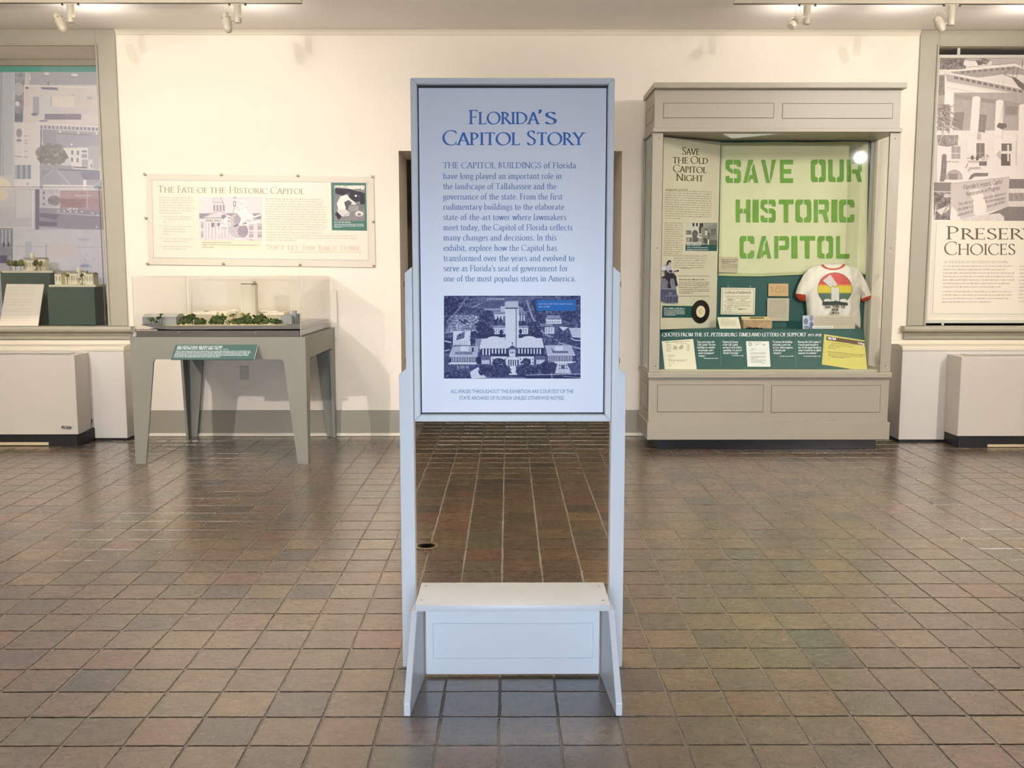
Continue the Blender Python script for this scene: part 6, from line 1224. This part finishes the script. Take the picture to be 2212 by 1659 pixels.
# leaning text card
A = P(14, 613.5, 8.955); Bv = P(95, 614, 8.955); D = P(-1.5, 703, 8.87); E = P(82, 703, 8.87); D.z = E.z = SILL+.001
n = (Bv-A).cross(D-A).normalized(); n = n if n.y < 0 else -n
lc = obj('easel_card', MB().slab([A, Bv, E, D], [v-n*.008 for v in (A, Bv, E, D)]), mat('card_cream', (236, 226, 206), .5, .3), None); props(lc, 'cream text card leaning in front of the green plinth on the left window sill', 'caption card')
qp_ = Plane(A, n); mb = MB()
for y in (622, 627, 632, 637, 648.5, 653.5, 658.5, 668, 673, 682, 687, 692): lines(qp_, 12-(y-614)*.12, 78-(y-614)*.13+(rd.random()*-8), y, 1.1, rd, mb, .0006)
obj('print', mb, mat('card_ink', (206, 194, 172), .6), lc, fix=False)
# glass box on the sill
gb_ = thing('window_glass_box', (WLX-.5, 9.05, SILL), 'clear glass box standing on the left window sill around the small capitol models', 'display cover')
gy = 8.885; gx1 = X_(214, 405, gy)-.004; gzt = Z_(404.5, gy); gx0 = WLX-WW+.01; wg = glassmat('window_glass', (.95, .96, .97))
obj('front_pane', MB().box(gx0, gx1, gy, gy+.006, SILL+.0005, gzt), wg, gb_); obj('side_pane', MB().box(gx1-.006, gx1, gy+.0065, 9.40, SILL+.0005, gzt), wg, gb_)
mb = MB(); ed = mat('glass_edge', (120, 112, 110), .25, .6); mb.box(gx0, gx1, gy-.0005, gy+.0065, gzt+.0003, gzt+.0035); mb.box(gx1+.0003, gx1+.003, gy-.001, gy+.007, SILL+.001, gzt+.0035); mb.box(gx1-.006, gx1, gy+.007, 9.4, gzt+.0003, gzt+.003); obj('edges', mb, ed, gb_, fix=False, label='dark polished edges')

# ------------------------------------------------------------ right window: hanging poster
QY = 8.93; qv = YP(QY)
obj('dark_recess', MB().box(WRX+.001, WRX+WW-.001, 9.2, 9.22, SILL-.02, WT-.0005), mat('recess_black', (10, 10, 10), .8), win2)
pw0 = X_(2034.5, 118, QY); pwb = X_(2003, 690, QY); fx0_ = WRX+.006; fx1_ = WRX+WW-.006; fz1, fz0 = Z_(117, QY), Z_(698.5, QY)
ps_ = thing('window_poster', ((fx0_+fx1_)/2, QY, fz0), 'framed poster with a black and white building photograph headed PRESERVATION CHOICES in the right window', 'poster')
frm = mat('poster_frame', (206, 203, 190), .35, .5); fw_ = .030
obj('frame', ring(fx0_, fx1_, fz0, fz1, fw_, QY, QY+.03, MB()), frm, ps_, bev=.003)
sheet = obj('sheet', MB().box(fx0_+fw_-.002, fx1_-fw_+.002, QY+.012, QY+.018, fz0+fw_-.002, fz1-fw_+.002), mat('poster_white', (238, 230, 212), .32, .45), ps_)
for px in (2071.5, ): 
    x = X_(px, 110, QY); x2_ = X_(2037, 700, QY)
    obj('hanger', MB().box(x-.012, x+.012, QY+.002, QY+.012, fz1+.0005, WT-.0005), frm, ps_); obj('hanger', MB().box(x2_-.010, x2_+.010, QY+.002, QY+.012, SILL+.0005, fz0-.0005), frm, ps_)
sq = YP(QY+.012)
a = Art(2016, 124, 2400, 477, 1.35, 2010, 90, 7.90, (.93, .90, .88), 31); S = a; WH = .93
S.rect(0, 260, 3200, 330, .66); S.rect(0, 270, 600, 470, .42, nz=.2, ns=4); S.trees(380, 400, 200, 90, 70, .3, .62, 22); S.poly([(580, 310), (850, 360), (840, 400), (560, 400)], .92); S.trees(900, 340, 110, 60, 60, .28, .5, 16); S.rect(1040, 280, 1600, 400, .70)
S.poly([(300, 490), (1440, 370), (3000, 800), (3000, 960), (300, 560)], .90); S.poly([(330, 510), (1440, 420), (2900, 860), (1240, 560), (800, 605), (400, 540)], .62); S.poly([(860, 620), (1240, 550), (1560, 560), (2600, 900), (1500, 790)], .90)
for k in range(9): S.rect(520+k*98, 500-k*9, 575+k*98, 538-k*9, .45)
S.line([(300, 495), (880, 455)], 26, .95); S.line([(900, 430), (1460, 390), (3000, 880)], 26, .95); S.line([(540, 440), (1440, 360), (1600, 440)], 6, .5)
S.poly([(180, 500), (1600, 790), (3000, 1080), (3000, 1230), (1600, 900), (280, 670), (260, 570)], .70); [S.poly([(400+k*100, 580+k*21), (470+k*100, 595+k*21), (470+k*100, 640+k*21), (400+k*100, 625+k*21)], .42) for k in range(22)]
S.line([(180, 515), (1620, 800), (3000, 1085)], 22, .95); S.poly([(270, 700), (1600, 960), (3000, 1220), (3000, 1330), (1600, 1060), (240, 850)], .94); S.line([(280, 770), (1600, 1010), (3000, 1280)], 10, .80)
S.rect(120, 860, 3200, 1640, .66, nz=.04, ns=10); S.poly([(240, 850), (1600, 1045), (3000, 1330), (3000, 1420), (240, 900)], .60)
S.t = (2010, 90, 7.90)
S.rect(120, 1500, 3200, 3050, .93)
for (xa, xb, xc, xd, yt) in ((240, 400, 380, 230, 880), (715, 850, 800, 640, 960), (1115, 1245, 1225, 1080, 1020), (1510, 1660, 1660, 1490, 1090), (1960, 2110, 2120, 1960, 1180), (2420, 2580, 2600, 2430, 1270)):
    S.poly([(xa, yt), (xb, yt), (xc, 1900), (xd, 1900)], .96); S.ell((xa+xb)/2, yt, (xb-xa)/2+3, 40, .96); S.line([(xb, yt), (xc, 1650)], 10, .78)
S.poly([(420, 1180), (580, 1190), (540, 1500), (360, 1400)], .50); S.poly([(840, 1230), (960, 1235), (930, 1535), (815, 1530)], .48); S.line([(880, 1240), (870, 1530)], 5, .7); S.rect(1270, 1090, 1480, 1240, .52, nz=.04); S.rect(1720, 1200, 1930, 1560, .55); S.rect(2180, 1280, 2400, 1560, .55)
S.poly([(420, 900), (700, 930), (690, 990), (430, 960)], .58); S.poly([(870, 960), (1110, 990), (1090, 1040), (870, 1010)], .56)
S.poly([(480, 1540), (800, 1540), (800, 1640), (450, 1640)], .94); S.rect(900, 1570, 1220, 1640, .94); S.poly([(800, 1540), (860, 1560), (860, 1660), (790, 1660)], .74); S.rect(1250, 1590, 1470, 1660, .95)
S.line([(1240, 560), (1235, 1000)], 4, .6); [S.line([(1230, 1080), (1175+k*28, 1370)], 4, .66) for k in range(3)]; S.poly([(1160, 1370), (1290, 1385), (1300, 1440), (1220, 1485), (1125, 1440)], .36)
S.poly([(1380, 600), (1440, 600), (1600, 720), (1600, 830), (1500, 760)], .36, nz=.08); S.line([(1245, 550), (1430, 420)], 10, .35); S.line([(1245, 550), (1400, 610)], 12, .35); S.line([(1420, 420), (1400, 600)], 8, .35); S.line([(1500, 430), (1460, 610)], 8, .35); S.line([(895, 460), (905, 610)], 6, .5); S.line([(1185, 280), (1185, 460)], 5, .55); S.line([(1570, 300), (1565, 440)], 14, .4)
# palm
S.rect(120, 560, 240, 900, .50, nz=.14, ns=5); S.rect(120, 1060, 330, 1500, .55, nz=.2, ns=4)
for k in range(150):
    a_ = S.r.uniform(-.3, 2.4); l_ = S.r.uniform(60, 300); x0_, y0_ = 180+S.r.uniform(-60, 120), 1200+S.r.uniform(-100, 260); S.line([(x0_, y0_), (x0_+l_*math.cos(a_)*.8, y0_+l_*math.sin(a_)*.8)], S.r.uniform(5, 14), S.r.choice([.34, .42, .5, .62, .85]), .8)
# second sheet
S.t = (2010, 290, 8.297)
S.rect(60, 0, 120, 860, .80); S.poly([(120, 0), (500, 0), (490, 180), (300, 210), (130, 180)], .55, nz=.22, ns=3)
for k in range(70): x0_, y0_ = S.r.uniform(130, 480), S.r.uniform(0, 130); S.line([(x0_, y0_), (x0_+S.r.uniform(-15, 25), y0_+S.r.uniform(30, 90))], S.r.uniform(4, 11), S.r.choice([.36, .5, .62, .85]), .8)
def win(x0_, y0_, x1_, y1_, c=.58): S.rect(x0_, y0_, x1_, y1_, c); S.line([((x0_+x1_)/2, y0_), ((x0_+x1_)/2, y1_)], 8, .93); S.line([(x0_, y0_+(y1_-y0_)*.55), (x1_, y0_+(y1_-y0_)*.55)], 12, .93)
win(375, 200, 535, 425, .62); S.rect(820, 145, 970, 420, .42); S.line([(890, 150), (885, 430)], 9, .72); S.line([(820, 325), (950, 325)], 7, .8); S.rect(870, 470, 1010, 550, .36, nz=.05); S.rect(815, 380, 860, 450, .28)
S.rect(1270, 150, 1455, 285, .38); S.rect(1265, 335, 1430, 550, .30, nz=.05); S.rect(1375, 170, 1405, 470, .92); S.line([(1265, 305), (1440, 310)], 20, .92); S.poly([(1180, 340), (1240, 270), (1262, 290), (1262, 450), (1190, 380)], .76); S.line([(1535, 0), (1535, 540)], 16, .74); S.poly([(1300, 10), (1540, 15), (1540, 110), (1300, 110)], .95); win(1900, 150, 2100, 480, .4); win(2400, 160, 2600, 480, .42)
S.line([(650, 415), (860, 410)], 12, .45); S.ell(750, 405, 30, 42, .36); S.poly([(665, 455), (865, 455), (865, 500), (665, 500)], .76, nz=.04); S.poly([(620, 590), (665, 500), (670, 540), (630, 600)], .5); S.ell(940, 430, 32, 50, .78); S.ell(1005, 420, 30, 55, .82); S.line([(1000, 350), (1045, 390)], 20, .5)
S.poly([(205, 360), (240, 330), (285, 350), (290, 560), (270, 830), (165, 840), (190, 600)], .44, nz=.08); S.line([(280, 478), (370, 472)], 16, .5); [S.rect(388+k*34, 465, 402+k*34, 495, .45) for k in range(4)]
S.ell(425, 770, 150, 150, .62); S.ell(425, 785, 130, 130, .70); S.rect(325, 690, 490, 800, .50); S.rect(250, 800, 620, 940, .93)
S.poly([(660, 640), (700, 575), (900, 570), (900, 610), (720, 620), (670, 670)], .70, nz=.05); S.poly([(680, 800), (720, 720), (780, 680), (1040, 680), (1020, 740), (790, 745), (720, 800)], .42, nz=.06); S.poly([(900, 560), (2000, 560), (2600, 700), (2600, 800), (1040, 790), (1040, 640)], .93)
S.rect(60, 850, 380, 1020, .44); S.rect(1400, 790, 3300, 960, .42, nz=.03); S.rect(60, 1010, 360, 1530, .40, nz=.25, ns=6); S.rect(240, 1060, 360, 1120, .9, .7); S.poly([(100, 1360), (330, 1260), (340, 1330), (200, 1450)], .85); S.line([(330, 1240), (200, 1460)], 18, .5); S.line([(100, 1250), (70, 1530)], 10, .95); S.line([(60, 1020), (360, 1020)], 14, .9)
S.rect(1400, 960, 3300, 1140, .86, nz=.1, ns=4); S.rect(1400, 1040, 3300, 1200, .52, nz=.12, ns=4); S.rect(1380, 1190, 3300, 1300, .84, nz=.12, ns=2); S.poly([(1000, 1440), (1380, 1290), (3300, 1290), (3300, 1560), (900, 1560)], .40, nz=.06, ns=3); S.poly([(560, 1530), (900, 1440), (1240, 1410), (1320, 1480), (1320, 1560), (540, 1560)], .85, nz=.14, ns=2)
S.poly([(360, 870), (1415, 750), (1385, 1290), (1000, 1400), (560, 1520), (350, 1520)], .78); S.line([(360, 872), (1415, 752)], 8, .55); S.line([(375, 880), (355, 1520)], 14, .70); S.poly([(380, 1280), (500, 1420), (540, 1520), (350, 1520)], .93); S.poly([(700, 990), (900, 970), (950, 1100), (1000, 1260), (1000, 1390), (830, 1460), (780, 1420), (760, 1200)], .93); S.poly([(1070, 830), (1130, 820), (1150, 1160), (1120, 1160)], .84)
S.grain(.02, 2); S.tone((44, 34, 34), (250, 240, 232)); phs = S.mesh('building_photograph', sq, sheet, .0008, label='black and white photograph of a columned building under restoration')
mb = MB(); m3x = lambda x: 2010+x/8.297; m3y = lambda y: 290+y/8.297
def WB_(s, x0_, y0_, x1_, y1_, h): write(s, sq, m3x(x0_), m3x(x1_), m3y(y0_), h/8.297, mb, .0016, yb1=m3y(y1_), thick=.13, thin=.12, serif=False, italic=.08)
WB_("Florida's", 585, 995, 855, 945, 78); WB_('Historic', 882, 948, 1095, 910, 78); WB_('Capitol', 1115, 905, 1285, 878, 78)
WB_('Restoration in', 640, 1108, 1020, 1035, 74); WB_('Progress', 1030, 1030, 1245, 990, 74)
WB_('This site is cl', 495, 1285, 765, 1225, 58); WB_('visitors while stabilization of', 940, 1170, 1350, 1080, 46); WB_('the dome is in', 490, 1375, 770, 1312, 58); WB_('This is the first step toward', 975, 1235, 1345, 1155, 46); WB_('restoration of', 480, 1475, 755, 1400, 56); WB_('historic public building', 1010, 1320, 1330, 1225, 46)
obj('banner_lettering', mb, mat('poster_ink_soft', (112, 92, 92), .5), sheet, fix=False)
mb = MB(); K = dict(thick=.095, thin=.04, sc=.83, track=.04)
write('Preservation', sq, 2043.5, 2043.5+352, 517, 28.5, mb, .001, **K); obj('title_lettering', mb, mat('poster_ink', (84, 80, 56), .45), sheet, fix=False); mb = MB(); write('Choices', sq, 2039.5, 2193.5, 550.5, 28.5, mb, .001, **K)
obj('title_lettering', mb, mat('poster_ink', (84, 80, 56), .45), sheet, fix=False)
mb = MB(); outline(sq, [(2023, 479), (2014, 677.5), (2420, 680)], 1.6, mb, .001, False); outline(sq, [(2018, 479), (2010, 683), (2420, 685)], .5, mb, .001, False); obj('border_lines', mb, mat('border_ink', (176, 170, 158), .5), sheet, fix=False)
mb = MB(); write('AS THE FUROR OF THE DEBATES DIED DOWN,', sq, 2039, 2178, 568.5, 5, mb, .001, thick=.13, thin=.07)
yy = [575, 582.5, 590, 597.5, 605, 612.5, 620, 630, 637.5, 645, 652.5]; ex = [2186, 2173, 2191, 2190, 2191, 2182, 2163, 2187, 2186, 2181, 2144]
for y, e in zip(yy, ex): lines(sq, 2038-(y-575)*.04, e, y+1, 2.1, rd, mb, .001)
obj('body_print', mb, mat('poster_ink_pale', (180, 172, 152), .6), sheet, fix=False); mb = MB()
for j in range(11): lines(sq, 2203-(j*7.5)*.04, 2330, 576+j*7.6, 2.1, rd, mb, .001)
obj('body_print', mb, mat('poster_ink_pale', (180, 172, 152), .6), sheet, fix=False)

# ------------------------------------------------------------ fan-coil units under the windows
ac = mat('enamel_beige', (204, 197, 186), .38, .45, var=.01); blk = mat('black', (18, 18, 19), .5)
def unit(xin, side, yf, yb, ztop, zbot, lab):
    xo = xin+side*1.95; x0, x1 = sorted((xin, xo)); o = thing('fan_coil_unit', ((x0+x1)/2, (yf+yb)/2, 0), lab, 'heater', 'fan-coil heaters under the windows')
    obj('cabinet', MB().prism([(yf, zbot), (yb-.002, zbot), (yb-.002, ztop+.004), (yf+.10, ztop+.004), (yf, ztop)], 'x', x0, x1), ac, o, bev=.004, seg=2)
    gx0_, gx1_ = sorted((xin+side*.10, xo-side*.1)); g = obj('top_grille', MB().box(gx0_, gx1_, yf+.125, yf+.235, ztop+.0045, ztop+.0065), blk, o)
    mb = MB(); 
    for k in range(7): y_ = yf+.13+k*.015; mb.box(gx0_, gx1_, y_, y_+.004, ztop+.0068, ztop+.010)
    obj('grille_slats', mb, ac, g, fix=False)
    obj('base', MB().box(x0+.006, x1-.006, yf+.02, yb-.004, 0, zbot-.0005), blk, o)
    return o, x0, x1
u1, a0, a1 = unit(X_(164.5, 850, 8.355), -1, 8.355, 8.64, Z_(768, 8.355), Z_(938, 8.355), 'beige metal fan-coil heater under the left window with a small dark badge')
xb_ = X_(104, 956, 8.36); obj('wood_strip', MB().box(a0, xb_, 8.366, 8.374, .008, .034), mat('strip_cream', (200, 184, 148), .5), u1)
obj('vent_box', MB().box(xb_+.01, a1-.012, 8.362, 8.374, .001, Z_(939, 8.36)-.002), blk, u1)
obj('black_foot', MB().slab([Vector((a1-.03, 8.37, .001)), Vector((a1-.002, 8.37, .001)), Vector((a1-.002, 8.37, .09)), Vector((a1-.03, 8.37, .09))], [Vector((a1-.01, 8.634, .001)), Vector((a1+.025, 8.634, .001)), Vector((a1+.025, 8.634, .12)), Vector((a1-.01, 8.634, .12))]), blk, u1)
c = P(195, 933, 8.632); obj('loose_cable', MB().tube([c, c+Vector((.010, .0, .05)), c+Vector((.022, .0, .115))], .004, 6), blk, u1)
mb = MB(); bq = YP(8.3535); write('McQuay', bq, 132.5, 155, 924.3, 4.6, mb, 0, thick=.24, thin=.16, serif=False); rectf(bq, 132.5, 925.2, 155, 926.4, mb, 0); rectf(bq, 145, 927.2, 154, 927.7, mb, 0); obj('badge', mb, mat('badge_ink', (52, 48, 66), .5), u1, fix=False, label='dark badge lettering')
u2, a0, a1 = unit(X_(2073, 850, 8.26), 1, 8.26, 8.53, Z_(772, 8.26), Z_(943, 8.26), 'beige metal fan-coil heater under the right window beside the display case')
xb_ = X_(2133, 962, 8.27); obj('wood_strip', MB().box(xb_, a1, 8.266, 8.276, .004, .026), mat('strip_cream', (200, 184, 148), .5), u2)
obj('vent_box', MB().box(a0+.012, xb_-.01, 8.266, 8.278, .001, Z_(944, 8.27)-.002), blk, u2)

# ------------------------------------------------------------ ceiling tracks and lamp heads
trk = mat('track_white', (176, 166, 148), .4, .45); trd = mat('track_slot', (70, 54, 36), .6); head_m = mat('lamp_white', (184, 175, 156), .35, .5)
TYf = 7.80; zt_ = Z_(6.5, 7.782)
def track(x0, x1, y, lab):
    o = thing('light_track', ((x0+x1)/2, y, zt_), lab, 'light track', 'ceiling light tracks')
    obj('channel', MB().box(x0, x1, y-.018, y+.018, zt_, CZ-.0005), trk, o, bev=.002); obj('slot', MB().box(x0+.002, x1-.002, y-.006, y+.017, zt_-.0012, zt_-.0002), trd, o); return o
track(-5.6, X_(652, 6, TYf), TYf, 'white ceiling track with two bullet lamps above the left wall'); track(X_(1585, 6, TYf), 5.9, TYf, 'white ceiling track with two lamps above the display case')
def head(px, py0, py1, capc, capr, domec, domer, axis, kind, lab, Y=TYf):
    """px: centre of the upright; cap and dome centres measured on the photograph"""
    z0_, z1_ = Z_(py1, Y), zt_-.0015; x = X_(px, (py0+py1)/2, Y)
    o = thing('track_lamp', (x, Y, z1_), lab, 'ceiling lamp', 'track lamps by the window wall'); r_ = 7.6/FPX*Y
    obj('upright', MB().lathe((x, Y, z1_-.012), (0, 0, -1), [(0, r_*.9), (.004, r_), (z1_-z0_-.018, r_), (z1_-z0_-.012, r_*.94)], 20), head_m, o, smooth=True)
    obj('adapter', MB().box(x-.055, x+.055, Y-.010, Y+.010, z1_-.010, z1_), head_m, o, bev=.003)
    for s in (-1, 1): obj('latch', MB().box(x+s*.062-.008, x+s*.062+.008, Y-.008, Y+.004, z1_-.016, z1_-.0005), trd, o, bev=.002)
    c1 = P(*capc, Y-.01); c2 = P(*domec, Y-.02); ax = (c2-c1).normalized(); L_ = (c2-c1).length
    cap_ = obj('socket_cap', MB().lathe(c1-ax*.02, ax, [(0, capr*.82), (.004, capr), (.05, capr), (.056, capr*.9)], 20), head_m, o, smooth=True)
    if kind == 'bullet':
        sh_ = obj('bullet_shade', MB().lathe(c2-ax*.045, ax, [(0, domer), (.05, domer), (.075, domer*.94), (.095, domer*.78), (.108, domer*.5), (.113, .002)], 24), head_m, o, smooth=True)
        mb = MB(); u_ = ax.orthogonal().normalized(); w_ = ax.cross(u_)
        for k in range(6): a_ = k*math.pi/3; q = c2-ax*.053+(u_*math.cos(a_)+w_*math.sin(a_))*domer*.9; mb.lathe(q, ax, [(0, .006), (.010, .006)], 6)
        obj('ring_lugs', mb, mat('lamp_brown', (150, 124, 84), .5), o)
        q0_ = c2-ax*.01
    elif kind == 'mirror':
        sh_ = obj('mirror_bowl', MB().lathe(c2-ax*.03, ax, [(0, domer*.55), (.010, domer*.88), (.03, domer), (.05, domer*.9), (.066, domer*.5), (.071, .002)], 24), mat('chrome', (220, 214, 204), .08, .6, metal=1), o, smooth=True)
        obj('glass_rim', MB().lathe(c2+ax*.012, ax, [(0, domer*1.02), (.02, domer), (.034, domer*.8)], 24), mat('rim_white', (224, 214, 190), .2, .6), sh_, smooth=True); q0_ = c2
    else:
        sh_ = obj('reflector_shade', MB().lathe(c2-ax*.045, ax, [(0, domer*.95), (.03, domer*1.05), (.055, domer*.98), (.09, domer*.66), (.10, .002)], 24), head_m, o, smooth=True); q0_ = c2
        mb = MB(); u_ = ax.orthogonal().normalized(); w_ = ax.cross(u_)
        for k in range(5): a_ = k*2*math.pi/5; q = c2-ax*.053+(u_*math.cos(a_)+w_*math.sin(a_))*domer*.8; mb.lathe(q, ax, [(0, .006), (.012, .006)], 6)
        obj('ring_lugs', mb, mat('lamp_light_specks', (244, 238, 220), .3), o)  # bright colour stands for the light specks in the ring gap
    e = Vector((x-r_*.9, Y, z0_+.02)); obj('knuckle', MB().tube([q0_, (q0_+e)/2, e], .006, 8), head_m, o)
    s0_ = Vector((x-r_, Y-.005, z0_+.065)); b_ = c1-ax*.018; up = Vector((0, 0, 1))
    pts = [b_, b_+Vector((-.012, 0, .028)), b_+Vector((-.008, 0, .052)), (b_+s0_)/2+Vector((-.006, 0, .052)), (b_*.3+s0_*.7)+Vector((0, 0, .028)), s0_+Vector((-.012, 0, .012)), s0_]
    cu = []; 
    for i in range(len(pts)-1):
        p0_, p1_, p2_, p3_ = pts[max(i-1, 0)], pts[i], pts[i+1], pts[min(i+2, len(pts)-1)]
        for k in range(4):
            u = k/4; cu.append(.5*((2*p1_)+(p2_-p0_)*u+(2*p0_-5*p1_+4*p2_-p3_)*u*u+(3*p1_-p0_-3*p2_+p3_)*u**3))
    cu.append(pts[-1]); obj('flex_wire', MB().tube(cu, .0016, 5), mat('wire', (196, 186, 164), .5), o, fix=False); return o
head(153, 6, 50, (124, 35.5), .027, (133, 53), .036, None, 'bullet', 'white bullet track lamp tilted down to the right, leftmost over the left window casing')
head(513.5, 6, 50, (487, 33), .027, (491, 53), .036, None, 'bullet', 'white bullet track lamp near the right end of the left ceiling track')
head(1743, 8, 52, (1718, 43), .022, (1714, 49), .036, None, 'mirror', 'track lamp with a mirrored round bowl near the left end of the right ceiling track')
head(2055, 8, 54, (2025, 43), .029, (2031, 56), .037, None, 'shade', 'white reflector track lamp at the right end, over the right window casing')
# the second track, nearer the room's middle, carries the spots that wash the wall
t2 = track(-5.6, 5.9, 5.6, 'white ceiling track of wall-washing spots nearer the middle of the room')
